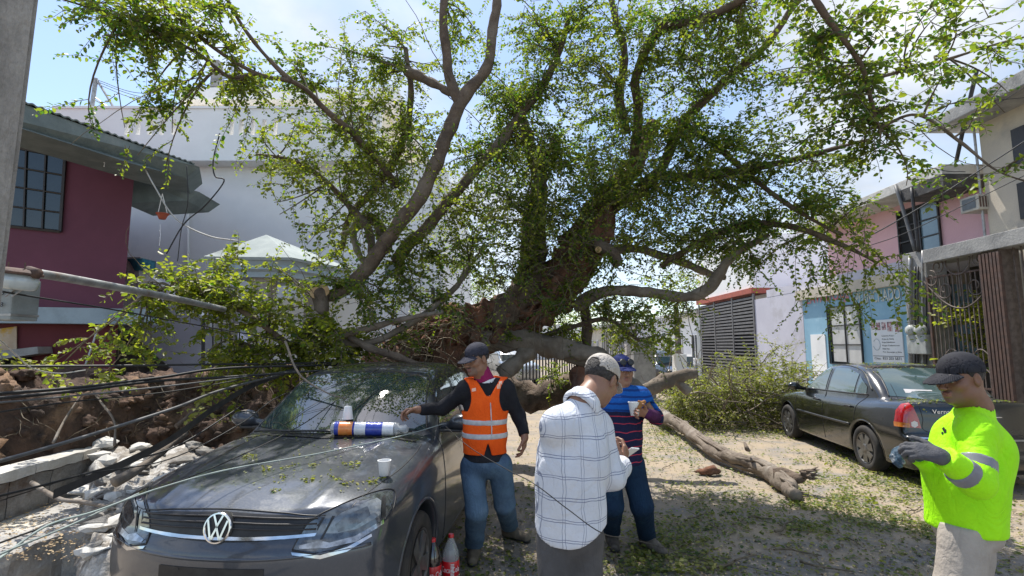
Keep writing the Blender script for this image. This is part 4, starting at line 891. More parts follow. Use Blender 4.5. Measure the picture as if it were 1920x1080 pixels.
def clump(px, py, D, rx, ry, n, rd=0.7, L_=0.55, size=0.05, droop=0.5, hang=None, tone=0.0, nl=15, dens=3):
    """n shoots fanning out from sub branches inside an ellipsoid (radii in photo pixels, rd in metres of depth)"""
    c = np.array(P(px, py, D)); k = D/FPX; src = SK[np.argmin(((SK-c)**2).sum(1))]
    if np.linalg.norm(src-c) > 1.6: src = c+np.array([0, .3, .6])
    ns = max(2, n//7)
    for _ in range(ns):
        e = rg.normal(0, 0.5, 3); tip = c+np.array([e[0]*rx*k, e[1]*rd, e[2]*ry*k])
        mid = (src+tip)/2+rg.normal(0, .10, 3)+np.array([0, 0, .08]); T = np.linspace(0, 1, 9)[:, None]
        sub = (1-T)**2*src+2*T*(1-T)*mid+T*T*tip; FO.tw.append((sub, 0.009+0.004*rg.random()))
        ax = tip-src; 
        for _ in range(max(1, n//ns)):
            i = rg.integers(3, 9); dd = rg.normal(0, 1, 3)*np.array([1, .8, .75])+ax/(np.linalg.norm(ax)+.1)*.5
            if hang is not None: dd = dd*.5+np.array(hang)*1.2
            FO.shoot(sub[i], dd, L_*rg.uniform(.5, 1.25), droop*rg.uniform(.5, 1.5), int(nl*rg.uniform(.7, 1.3)), size, rg, tone=tone)
CL = [
 # top left spray (over the white house and sky)
 (160, 18, 3.9, 60, 26, 14, .3, .45), (250, 50, 4.0, 70, 34, 22, .3, .45), (330, 60, 4.1, 60, 40, 20, .3, .45), (395, 90, 4.3, 45, 34, 14, .3, .4), (300, 95, 4.2, 70, 20, 8, .3, .4), (440, 110, 4.4, 40, 34, 10, .3, .4), (430, 25, 4.4, 40, 30, 9, .3, .4),
 (340, 190, 4.5, 50, 34, 7, .3, .4), (290, 230, 4.5, 60, 30, 7, .3, .4), (460, 190, 4.6, 30, 60, 7, .3, .4), (200, 250, 4.4, 40, 20, 3, .2, .4), (255, 300, 4.4, 20, 20, 2, .2, .35),
 (545, 90, 5.2, 18, 50, 8, .3, .4), (575, 130, 5.4, 40, 34, 14, .4, .4), (640, 90, 5.6, 45, 40, 12, .4, .4),
 # left centre hanging sprays in front of the white wall
 (520, 240, 5.6, 45, 36, 12, .4, .45), (560, 320, 5.8, 55, 40, 15, .4, .45), (500, 320, 5.7, 50, 26, 8, .4, .4), (600, 400, 5.8, 45, 45, 15, .4, .45), (530, 400, 5.7, 30, 26, 3, .3, .35),
 (620, 250, 5.8, 45, 55, 24, .5, .5), (660, 180, 5.8, 55, 45, 30, .5, .5), (700, 120, 5.9, 50, 50, 26, .5, .5), (720, 60, 6.0, 40, 40, 14, .5, .45), (690, 300, 6.0, 55, 60, 34, .5, .5), (650, 350, 5.9, 50, 60, 24, .5, .5), (760, 240, 6.0, 60, 70, 36, .6, .5),
 (740, 340, 6.2, 60, 60, 28, .6, .5), (780, 110, 6.0, 45, 50, 18, .5, .5), (700, 410, 6.1, 40, 40, 12, .4, .45),
 # centre crown
 (870, 60, 6.1, 55, 50, 22, .6, .5), (930, 180, 6.3, 70, 70, 50, .7, .5), (1000, 60, 6.4, 70, 60, 44, .7, .5), (1080, 40, 6.3, 70, 50, 44, .7, .5), (1010, 180, 6.6, 70, 70, 44, .8, .55), (1100, 150, 6.5, 70, 70, 50, .8, .55), (1170, 60, 6.2, 60, 60, 40, .7, .5),
 (900, 280, 6.4, 70, 60, 44, .7, .5), (980, 290, 6.7, 80, 60, 56, .8, .55), (1080, 280, 6.7, 80, 70, 64, .8, .55), (1170, 230, 6.7, 70, 70, 50, .8, .5), (860, 400, 6.4, 60, 60, 34, .7, .5), (940, 390, 6.6, 70, 55, 44, .7, .5), (1040, 390, 6.5, 80, 60, 56, .7, .55), (1140, 340, 6.6, 80, 70, 60, .8, .5),
 (1220, 140, 6.2, 60, 60, 34, .7, .5), (1250, 40, 5.8, 60, 50, 34, .6, .5), (1330, 60, 5.4, 60, 60, 40, .6, .5), (1410, 40, 5.2, 60, 50, 34, .6, .5), (1290, 150, 6.0, 70, 60, 40, .7, .5), (1370, 150, 5.7, 70, 60, 34, .6, .5),
 (1250, 260, 6.4, 70, 60, 50, .7, .5), (1330, 250, 6.0, 70, 60, 38, .7, .5), (1230, 370, 6.5, 80, 60, 60, .8, .5), (1330, 350, 6.1, 80, 60, 50, .7, .5), (1420, 330, 5.8, 70, 60, 40, .6, .5), (1300, 440, 6.2, 80, 50, 44, .7, .5), (1190, 440, 6.6, 60, 50, 34, .6, .5),
 (1400, 420, 5.9, 70, 50, 36, .6, .5), (1500, 390, 5.6, 60, 46, 30, .6, .5), (1560, 430, 5.4, 40, 36, 14, .5, .4), (1630, 480, 5.2, 40, 20, 8, .4, .3), (1400, 470, 5.9, 50, 26, 16, .4, .4), (1080, 450, 5.9, 50, 40, 16, .3, .45), (1000, 450, 6.0, 50, 50, 18, .3, .45), (1050, 560, 5.9, 50, 30, 12, .3, .4), (960, 520, 5.9, 50, 40, 12, .3, .4), (1140, 500, 6.0, 40, 40, 10, .3, .4), (1520, 300, 5.5, 60, 40, 18, .5, .45), (1490, 480, 5.6, 60, 40, 18, .5, .45), (1400, 240, 5.8, 60, 50, 20, .5, .45),
 # lower left of trunk
 (850, 480, 6.4, 50, 50, 26, .6, .5), (800, 470, 6.2, 50, 50, 24, .6, .45), (760, 520, 5.9, 60, 45, 34, .5, .45), (700, 560, 5.7, 60, 40, 30, .5, .45), (820, 560, 6.0, 50, 40, 24, .5, .45), (740, 620, 5.7, 50, 34, 16, .4, .4), (640, 520, 5.7, 40, 30, 14, .4, .4), (900, 440, 6.6, 50, 40, 22, .6, .5),
 (930, 540, 6.2, 40, 30, 12, .4, .4), (1050, 520, 6.1, 35, 30, 12, .3, .4), (1080, 620, 6.3, 50, 34, 18, .4, .4), (1150, 590, 6.4, 60, 34, 24, .5, .4), (1220, 600, 6.3, 60, 40, 22, .5, .45), (1160, 640, 6.5, 50, 34, 16, .4, .4), (1290, 600, 6.1, 50, 36, 14, .4, .4), (1000, 690, 7.0, 60, 30, 10, .4, .35), (960, 640, 6.2, 40, 20, 8, .3, .35),
]
for i, c in enumerate(CL):
    mu = 2.0 if c[1] < 480 and c[0] > 600 else 1.5
    if i < 15: mu = 2.0
    if 680 < c[0] < 1440 and c[1] < 470: mu = 2.0 if c[1] > 160 else 1.7
    clump(c[0], c[1], c[2], c[3], c[4], int(c[5]*mu), c[6], c[7], size=0.047, nl=24, tone=rg.uniform(-.14, .2))
# dense low mass over the root mound at the left
for c in ((330, 545, 4.9, 55, 30, 34), (400, 540, 4.95, 60, 34, 40), (460, 560, 5.0, 50, 34, 30), (380, 590, 4.95, 50, 26, 18), (310, 580, 4.8, 40, 26, 12), (520, 600, 5.2, 55, 34, 30), (560, 640, 5.3, 55, 34, 34), (620, 620, 5.4, 45, 40, 32), (600, 680, 5.3, 50, 30, 24), (480, 650, 5.2, 50, 26, 22), (420, 690, 5.0, 50, 26, 18), (520, 690, 5.2, 60, 20, 22), (665, 660, 5.5, 40, 34, 16), (440, 470, 5.5, 60, 14, 10), (540, 510, 5.9, 60, 16, 14), (610, 500, 6.2, 40, 16, 10), (300, 670, 4.8, 60, 14, 8), (180, 705, 4.6, 60, 8, 6), (60, 700, 4.6, 50, 14, 8), (440, 760, 4.4, 20, 34, 4), (400, 720, 4.7, 30, 20, 5)):
    clump(c[0], c[1], c[2], c[3], c[4], int(c[5]*1.7), rd=.32, L_=.32, size=0.060, tone=.2, nl=15)
# near, larger leafed sprays at the top right
for c in ((1460, 20, 4.2, 60, 44, 16), (1560, 60, 3.9, 60, 50, 22), (1600, 120, 3.9, 40, 50, 18), (1590, 190, 4.1, 55, 44, 20), (1530, 130, 4.3, 60, 50, 16), (1650, 200, 4.1, 50, 50, 16), (1640, 280, 4.3, 60, 26, 14), (1560, 240, 4.4, 60, 40, 14), (1470, 170, 4.8, 60, 60, 18), (1690, 130, 4.1, 50, 30, 8), (1740, 190, 4.0, 50, 28, 7), (1780, 115, 4.2, 60, 26, 6), (1850, 90, 4.2, 50, 34, 7), (1800, 250, 3.9, 50, 20, 5), (1880, 330, 3.7, 40, 16, 4), (1640, 5, 3.8, 70, 24, 10), (1760, -2, 3.8, 70, 20, 10), (1860, 10, 3.8, 60, 30, 12), (1900, 180, 4.0, 40, 30, 3), (1620, 330, 4.6, 60, 30, 8), (1545, 350, 4.9, 50, 40, 12)):
    clump(c[0], c[1], c[2], c[3], c[4], int(c[5]*1.55), rd=.3, L_=.42, size=0.054, tone=-.05, nl=15)
# drooping veil of leafy strands in front of the trunk and between the limbs
for (x0, x1, y0, y1, D0_, n, L2) in ((880, 1240, 250, 430, 5.9, 210, .55), (900, 1130, 400, 540, 5.8, 60, .40), (1180, 1420, 300, 480, 5.7, 90, .6), (640, 880, 200, 460, 5.5, 90, .5), (1060, 1330, 520, 600, 5.9, 30, .4), (760, 960, 470, 600, 5.7, 45, .4), (960, 1400, 20, 240, 5.6, 60, .5)):
    for _ in range(n):
        p = np.array(P(rg.uniform(x0, x1), rg.uniform(y0, y1), D0_+rg.normal(0, .3))); L3 = L2*rg.uniform(.5, 1.2); FO.shoot(p, [rg.normal(0, .6), rg.normal(0, .4), rg.normal(-.5, .5)], L3, .6, int(34*L3), .046, rg, .003, tone=rg.uniform(-.1, .3))
# hanging strands in front of the shop
for (x, y, D, L2, n) in ((1600, 470, 5.0, .9, 4), (1555, 480, 5.1, .95, 4), (1520, 490, 5.2, .9, 3), (1640, 500, 5.0, .7, 3), (1680, 480, 4.9, .8, 4), (1475, 470, 5.4, .6, 3), (1600, 560, 4.8, .3, 4), (1720, 540, 4.6, .4, 3), (1770, 350, 3.9, .35, 2), (1630, 380, 4.8, .7, 3), (240, 270, 4.4, .3, 2), (460, 220, 4.6, .6, 3), (600, 330, 5.6, .8, 3), (680, 400, 5.8, .7, 3), (560, 420, 5.6, .5, 2), (1220, 560, 6.1, .7, 4), (1130, 560, 6.2, .6, 4), (1290, 560, 6.0, .5, 3)):
    for _ in range(n):
        p = np.array(P(x+rg.normal(0, 14), y+rg.normal(0, 8), D)); FO.shoot(p, [rg.normal(0, .25), rg.normal(0, .2), -1], L2*rg.uniform(.7, 1.1), .1, int(26*L2/.7), .05, rg, .0035)
# leafless arching twigs and vine tangle round the trunk foot
for _ in range(150):
    x = rg.uniform(700, 930); y = rg.uniform(590, 690); p = np.array(P(x, y, rg.uniform(6.0, 6.9))); d = rg.normal(0, 1, 3)*np.array([1, .6, .9])
    m = 9; pts = [p]; d /= np.linalg.norm(d)
    for i in range(m-1): d = d+rg.normal(0, .35, 3)+np.array([0, 0, -.10]); d /= np.linalg.norm(d); p = p+d*.11; pts.append(p)
    FO.tw.append((np.array(pts), rg.uniform(.003, .009)))
for _ in range(70):
    x = rg.uniform(900, 1180); y = rg.uniform(420, 640); p = np.array(P(x, y, rg.uniform(5.9, 6.3))); d = rg.normal(0, 1, 3); pts = [p]; d /= np.linalg.norm(d)
    for i in range(8): d = d+rg.normal(0, .3, 3)+np.array([0, 0, -.15]); d /= np.linalg.norm(d); p = p+d*.12; pts.append(p)
    FO.tw.append((np.array(pts), rg.uniform(.003, .007)))
for _ in range(60):  # bare arching twigs through the crown
    s0 = SK[rg.integers(len(SK))]; d = rg.normal(0, 1, 3)+np.array([0, -.2, .3]); d /= np.linalg.norm(d); p = s0; pts = [p]
    for i in range(9): d = d+rg.normal(0, .12, 3)+np.array([0, 0, -.06]); d /= np.linalg.norm(d); p = p+d*.16; pts.append(p)
    FO.tw.append((np.array(pts), rg.uniform(.004, .008)))
lm = FO.leaf_mesh('foliage'); print('LEAVES', len(lm.polygons)//2)
o = link_mesh('foliage', lm, M['leaf'], tree, smooth=False)
o = link_mesh('twigs', FO.twig_mesh('twigs'), M['twig'], tree); o.name = 'twig_mass'
# crown stub: dark vine-wrapped knot with dead leaves
# ---------------------------------------------------------------- severed limb lying on the street
lg = thing('fallen_log', 'long bare grey limb lying on the street with a broken forked end', 'log', PZ(1480, 925))
def lp(x, y, D): return (x, y, D)
w_ = [(*PZ(x, y, z), r) for x, y, z, r in ((1185, 735, .36, .15), (1240, 778, .26, .14), (1280, 800, .21, .12), (1330, 838, .16, .115), (1380, 862, .14, .10), (1430, 878, .13, .105), (1470, 905, .11, .12), (1492, 930, .08, .07))]
w0_ = list(w_); q = crom(w_, 7); bm = BM(); tube(bm, [Vector(a[:3]) for a in q], q[:, 3]*.80, 26, .55, 7.5); obj('shaft', bm, M['bark_g'], lg, smooth=True)
w_ = [(*PZ(x, y, z), r) for x, y, z, r in ((1452, 893, .14, .085), (1478, 893, .16, .085), (1498, 893, .19, .07), (1515, 889, .22, .035))]
q = crom(w_, 5); bm = BM(); tube(bm, [Vector(a[:3]) for a in q], q[:, 3]*.8, 14, .9, 11); e_ = Vector(q[-1][:3]); rk = random.Random(4)
for k in range(26):
    s_ = e_+Vector((rk.uniform(-.10, .03), rk.uniform(-.05, .05), rk.uniform(-.05, .05))); tube(bm, [s_, s_+Vector((rk.uniform(.03, .14), rk.uniform(-.04, .04), rk.uniform(-.03, .06)))], [.016, .003], 4)
e_ = PZ(1490, 928, .06)
for k in range(22):
    s_ = e_+Vector((rk.uniform(-.08, .03), rk.uniform(-.03, .06), rk.uniform(-.03, .05))); tube(bm, [s_, s_+Vector((rk.uniform(.0, .09), rk.uniform(-.12, -.02), rk.uniform(-.03, .03)))], [.018, .003], 4)
obj('broken_fork', bm, M['bark'], lg, smooth=True)
strand_m = BM(); qq = crom(w0_, 7)
for k in range(16):
    a0 = rk.uniform(0, 6.28); i0 = rk.randrange(0, len(qq)//2); i1 = min(len(qq)-1, i0+rk.randrange(12, 40)); ps = []
    for i in range(i0, i1): c_ = Vector(qq[i][:3]); a = a0+.2*math.sin(i*.5); ps.append(c_+Vector((.4*math.cos(a), .4*math.cos(a+.5), math.sin(a))).normalized()*qq[i][3]*.80)
    if len(ps) > 4: tube(strand_m, ps, [.012+.012*math.sin(math.pi*j/len(ps)) for j in range(len(ps))], 6, .5, 12, seed=k)
obj('bark_ridges', strand_m, M['bark_g'], lg, smooth=True)
bm = BM(); q = crom([(*PZ(1405, 845, .32), .02), (*PZ(1400, 840, .36), .03), (*PZ(1396, 830, .4), .012)], 4); tube(bm, [Vector(a[:3]) for a in q], q[:, 3], 6, .3, 9); obj('knot', bm, M['bark'], lg, smooth=True)
lg2 = thing('log_stump', 'short forked log standing on the street behind the long limb', 'log', PZ(1290, 745))
for pts in (((1195, 742, .25, .15), (1230, 722, .35, .16), (1262, 712, .42, .14), (1305, 700, .48, .10)), ((1262, 710, .42, .12), (1280, 725, .3, .09), (1292, 735, .1, .09)), ((1200, 745, .2, .16), (1180, 760, .16, .2), (1170, 770, .12, .18))):
    q = crom([(*P(x, y, 6.9), r) for x, y, z, r in pts], 6); bm = BM(); tube(bm, [Vector(a[:3]) for a in q], q[:, 3]*.62, 16, .6, 8); obj('limb', bm, M['bark_g'], lg2, smooth=True)
# bark fragment
bm = BM(); q = crom([(*PZ(1302, 884, .03), .008), (*PZ(1322, 884, .05), .05), (*PZ(1340, 882, .07), .055), (*PZ(1348, 884, .04), .03)], 5); tube(bm, [Vector(a[:3]) for a in q], q[:, 3], 8, .7, 14)
o = obj('bark_fragment', bm, M['bark_r'], smooth=True); tag(o, 'torn red brown bark fragment on the sawdust left of the long limb', 'wood piece'); center(o)

# ---------------------------------------------------------------- brush pile before the black car
br = thing('brush_pile', 'heap of cut leafy branches piled in front of the black car', 'brush pile', PZ(1400, 775))
FB = Foliage(); rb = np.random.default_rng(5)
for k in range(1000):
    x = rb.uniform(1255, 1505); t = (x-1255)/232; top = 728-66*math.sin(min(1, t*1.2)*1.5)+rb.normal(0, 12)-18*noise.noise(Vector((x*.03, 2, 0))); y = rb.uniform(top, 775); D = rb.uniform(10.3, 12.4)
    z = max(0.05, P(x, y, D).z)*rb.uniform(.55, 1); p = np.array(P(x, y, D)); p[2] = z
    FB.shoot(p, rb.normal(0, 1, 3)*[1, .8, .6]+[0, -.1, .25], rb.uniform(.3, 1.0), .5, 18, .062, rb, .005, tone=.22)
for k in range(90):
    x = rb.uniform(1262, 1500); D = rb.uniform(10.0, 11.6); p = np.array(P(x, 720, D)); p[2] = rb.uniform(.05, .9); d = rb.normal(0, 1, 3)*[1, .5, .5]+[0, 0, .2]; d /= np.linalg.norm(d); pts = [p]
    for i in range(8): d = d+rb.normal(0, .22, 3); d /= np.linalg.norm(d); p = p+d*.14; p[2] = max(p[2], .04); pts.append(p)
    FB.tw.append((np.array(pts), rb.uniform(.008, .02)))
M['leaf_b'] = leafmat('pale_leaf_green', [(0, (0.06, 0.10, 0.028)), (0.93, (0.155, 0.21, 0.06)), (1.0, (0.30, 0.28, 0.08))], 0.35, .5)
link_mesh('leaves', FB.leaf_mesh('leaves'), M['leaf_b'], br, smooth=False); link_mesh('stick_mass', FB.twig_mesh('sticks'), M['bark_g'], br)
# fallen leaves over the street
FL = Foliage(); rl_ = np.random.default_rng(9); pts = []
def scatter(n, fx, fy, zc=0.012, spread=1):
    out = []
    while len(out) < n:
        x = rl_.uniform(*fx); y = rl_.uniform(*fy); p = PZ(x, y, 0.0)
        m = noise.noise(Vector((p.x*1.1, p.y*1.1, 1.7)))+.5*noise.noise(Vector((p.x*3, p.y*3, 4)))
        if m < -.02+rl_.normal(0, .14) : continue
        out.append((p.x, p.y, zc+rl_.uniform(0, .03)))
    return np.array(out)
Pp = np.vstack([scatter(5200, (1180, 1780), (752, 1080)), scatter(2500, (1480, 1900), (830, 1000)), scatter(2600, (1200, 1500), (740, 850)), scatter(800, (860, 1300), (860, 1080)), scatter(900, (1000, 1320), (700, 780))])
Pp = np.vstack([Pp, np.array([tuple(PZ(rl_.uniform(760, 1920), 700+380*rl_.random()**.8, .012)) for _ in range(5000)])])
n = len(Pp); a = rl_.uniform(0, 6.28, n); FL.lp = [Pp]; D_ = np.stack([np.cos(a), np.sin(a), rl_.normal(0, .25, n)], 1); D_ /= np.linalg.norm(D_, axis=1)[:, None]; FL.ld = [D_]
N_ = np.array([0, 0, 1])+rl_.normal(0, .35, (n, 3)); N_ -= (N_*D_).sum(1)[:, None]*D_; N_ /= np.linalg.norm(N_, axis=1)[:, None]; FL.ln = [N_]; FL.ls = [rl_.uniform(.02, .05, n)]; FL.lc = [np.clip(rl_.normal(.45, .3, n), 0, 1)]
o = link_mesh('leaf_litter', FL.leaf_mesh('leaf_litter'), M['leaf_b'], smooth=False); tag(o, 'loose green leaves strewn over the sawdust covered street', 'leaf litter', kind='stuff')

# wood chips and crumbs: small tan flakes all over the street
ch = np.array([tuple(PZ(rl_.uniform(760, 1920), 705+380*rl_.random()**.7, .010)) for _ in range(9000)]); FW = Foliage(); n = len(ch); a = rl_.uniform(0, 6.28, n); D_ = np.stack([np.cos(a), np.sin(a), rl_.normal(0, .3, n)], 1); D_ /= np.linalg.norm(D_, axis=1)[:, None]
N_ = np.array([0, 0, 1])+rl_.normal(0, .4, (n, 3)); N_ -= (N_*D_).sum(1)[:, None]*D_; N_ /= np.linalg.norm(N_, axis=1)[:, None]; FW.lp = [ch]; FW.ld = [D_]; FW.ln = [N_]; FW.ls = [rl_.uniform(.006, .028, n)]; FW.lc = [rl_.random(n)]
M['chip'] = leafmat('wood_chip', [(0, (.10, .065, .04)), (.9, (.42, .30, .17)), (1.0, (.55, .42, .26))], .05, .9)
o = link_mesh('wood_chips', FW.leaf_mesh('wood_chips'), M['chip'], smooth=False); tag(o, 'tan wood chips and crumbs scattered over the street', 'wood chips', kind='stuff')

# loose leafy trimmings in front of the heap and litter on the broken pavement
FT = Foliage()
for _ in range(150):
    p = PZ(rb.uniform(1240, 1480), rb.uniform(762, 815), .04); FT.shoot(tuple(p), rb.normal(0, 1, 3)*[1, 1, .12]+[0, 0, .12], rb.uniform(.2, .5), .3, 12, .05, rb, .004, tone=.2)
for _ in range(60):
    p = PZ(rb.uniform(1480, 1780), rb.uniform(860, 950), .03); FT.shoot(tuple(p), rb.normal(0, 1, 3)*[1, 1, .1]+[0, 0, .08], rb.uniform(.15, .35), .2, 9, .045, rb, .003, tone=.1)
o = link_mesh('leafy_trimmings', FT.leaf_mesh('t'), M['leaf_b'], smooth=False); o.name = 'leafy_trimmings'; tag(o, 'loose leafy trimmings strewn between the heap and the black car', 'leafy trimmings', kind='stuff')
FP = Foliage(); n = 900; pv = np.array([tuple(PZ(rb.uniform(-60, 190), rb.uniform(925, 1050), .33)) for _ in range(n)]); a = rb.uniform(0, 6.28, n); D_ = np.stack([np.cos(a), np.sin(a), rb.normal(0, .2, n)], 1); D_ /= np.linalg.norm(D_, axis=1)[:, None]
N_ = np.array([0, 0, 1])+rb.normal(0, .3, (n, 3)); N_ -= (N_*D_).sum(1)[:, None]*D_; N_ /= np.linalg.norm(N_, axis=1)[:, None]; FP.lp = [pv]; FP.ld = [D_]; FP.ln = [N_]; FP.ls = [rb.uniform(.008, .03, n)]; FP.lc = [rb.random(n)]
o = link_mesh('pavement_litter', FP.leaf_mesh('pl'), M['chip'], smooth=False); o.name = 'pavement_litter'; tag(o, 'dry leaf and chip litter on the broken pavement slab', 'litter', kind='stuff')
# ================================================================ CARS
def paint(name, c, c2, dust, rough=0.28, metal=0.35, dlo=0.50, dhi=0.75, sp=0.28):
    m = bpy.data.materials.new(name); m.use_nodes = True; nt = m.node_tree; b = nt.nodes['Principled BSDF']; tc = nt.nodes.new('ShaderNodeTexCoord')
    d = _ramp(nt, _noise(nt, 2.6, 9, tc.outputs['Object'], 0.72, 0.4), dlo, dhi); g = _ramp(nt, _noise(nt, 90, 3, tc.outputs['Object']), 0.45, 0.75)
    dm = nt.nodes.new('ShaderNodeMath'); dm.operation = 'MULTIPLY_ADD'; dm.inputs[1].default_value = 0.55; nt.links.new(d, dm.inputs[0])
    g2 = nt.nodes.new('ShaderNodeMath'); g2.operation = 'MULTIPLY'; g2.inputs[1].default_value = sp; nt.links.new(g, g2.inputs[0]); nt.links.new(g2.outputs[0], dm.inputs[2])
    col = _mixc(nt, dm.outputs[0], c, dust); nt.links.new(col, b.inputs['Base Color'])
    r = nt.nodes.new('ShaderNodeMapRange'); r.inputs['To Min'].default_value = rough; r.inputs['To Max'].default_value = 0.75; nt.links.new(dm.outputs[0], r.inputs['Value']); nt.links.new(r.outputs[0], b.inputs['Roughness'])
    r = nt.nodes.new('ShaderNodeMapRange'); r.inputs['To Min'].default_value = 1.0; r.inputs['To Max'].default_value = 0.25; nt.links.new(dm.outputs[0], r.inputs['Value']); nt.links.new(r.outputs[0], b.inputs['Coat Weight'])
    b.inputs['Coat Roughness'].default_value = 0.07; b.inputs['Metallic'].default_value = metal; return m
M['grey_paint'] = paint('dusty_grey_paint', (0.060, 0.068, 0.084), None, (0.155, 0.150, 0.145), sp=.16)
M['black_paint'] = paint('dusty_black_paint', (0.005, 0.007, 0.007), None, (0.055, 0.048, 0.038), rough=0.2, metal=0.0, dlo=.54, dhi=.85, sp=.10)
M['chrome'] = mat('chrome', (0.75, 0.76, 0.78), rough=0.12, metal=1.0, grain=0)
M['tyre'] = mat('tyre_rubber', (0.020, 0.020, 0.021), (0.045, 0.040, 0.035), 0.85, 9, grain=0.1)
M['rim'] = mat('alloy_rim', (0.22, 0.22, 0.22), (0.15, 0.14, 0.13), 0.4, 8, metal=0.7)
M['blackp'] = mat('black_plastic', (0.015, 0.015, 0.016), (0.03, 0.03, 0.03), 0.45, 10, grain=0)
M['wglass'] = mat('windscreen_glass', (0.035, 0.058, 0.060), (0.028, 0.045, 0.048), 0.05, 1.5, grain=0, spec=1.0, coat=1.0)
M['sglass'] = mat('teal_tinted_glass', (0.06, 0.10, 0.10), (0.045, 0.08, 0.08), 0.06, 1.5, grain=0, spec=1.0, coat=1.0)
M['lens'] = mat('headlamp_lens', (0.15, 0.165, 0.17), (0.07, 0.075, 0.08), 0.08, 26, grain=0, spec=.9, coat=1.0, metal=0.5)
M['lens_c'] = mat('headlamp_reflector', (0.50, 0.52, 0.54), (0.22, 0.23, 0.24), 0.15, 20, grain=0, metal=0.9, coat=1)
M['lens_m'] = mat('headlamp_inner', (0.24, 0.26, 0.27), (0.16, 0.175, 0.18), 0.12, 40, grain=0.1, coat=1, metal=.4)
M['tail'] = mat('red_tail_lens', (0.45, 0.008, 0.012), (0.33, 0.005, 0.01), 0.12, 30, grain=0, coat=1, spec=.8)
M['amber'] = mat('amber_lens', (0.60, 0.20, 0.03), (0.45, 0.13, 0.02), 0.15, 30, grain=0, coat=1)
M['clearl'] = mat('clear_lens', (0.70, 0.66, 0.64), rough=0.15, grain=0, coat=1)
def smax(a, b, k): h = np.maximum(k-np.abs(a-b), 0)/k; return np.maximum(a, b)+h*h*k*0.25
def smin(a, b, k): h = np.maximum(k-np.abs(a-b), 0)/k; return np.minimum(a, b)-h*h*k*0.25
def spl(x, xs, ys):
    q = crom(list(zip(xs, ys)), 12); return np.interp(x, q[:, 0], q[:, 1])
def car_body(C, h=0.019):
    F = Field((-1.0, -0.08, 0.10), (1.0, C['L']+0.1, 1.55), h); X, Y, Z = F.grid(); X = np.abs(X).astype(np.float32); W_ = C['W']
    wy = spl(Y, *C['plan'])                               # half width along the length
    wz = spl(Z, *C['sidez'])                              # inset with height
    w_ = wy-wz; r = np.clip(X/W_, 0, 1)
    top = spl(Y, *C['top'])-C['crown']*r**3.0+0.014*np.exp(-((X-0.47*np.clip(wy/W_, .6, 1))/0.05)**2)*(Y < 1.2)
    yf = spl(Z, *C['front'])+C['fcurve']*r**2.5; yr = spl(Z, *C['rear'])-C['rcurve']*r**2.8
    f = smax(Z-top, X-w_, C.get('ks', .075)); f = smax(f, yf-Y, .05); f = smax(f, Y-yr, .05); f = smax(f, .19-Z, .03)
    # greenhouse
    yg = Y-0.16*(X/.6)**2*np.clip((2.2-Y)/1.0, 0, 1)+0.12*(X/.6)**2*np.clip((Y-2.6)/1.0, 0, 1)
    gt = spl(yg, *C['roof'])-0.035*(X/.6)**2; gw = spl(Z, *C['ghw'])-0.10*np.clip((Y-3.0)/1.2, 0, 1)
    g = smax((Z-gt)*0.8, X-gw, .07); g = smax(g, C['roof'][0][0]-Y, .02); g = smax(g, Y-C['roof'][0][-1], .02); g = smax(g, .7-Z, .02)
    f = smin(f, g, .03)
    for ya in C['axles']:
        a = np.sqrt((Y-ya)**2+(Z-C['wr'])**2)-(C['wr']+.055); a = smax(a, .52-X, .03); f = smax(f, -a, .02)
        rim = np.abs(np.sqrt((Y-ya)**2+(Z-C['wr'])**2)-(C['wr']+.06))
    F.F = f.astype(np.float32); return F.nets()
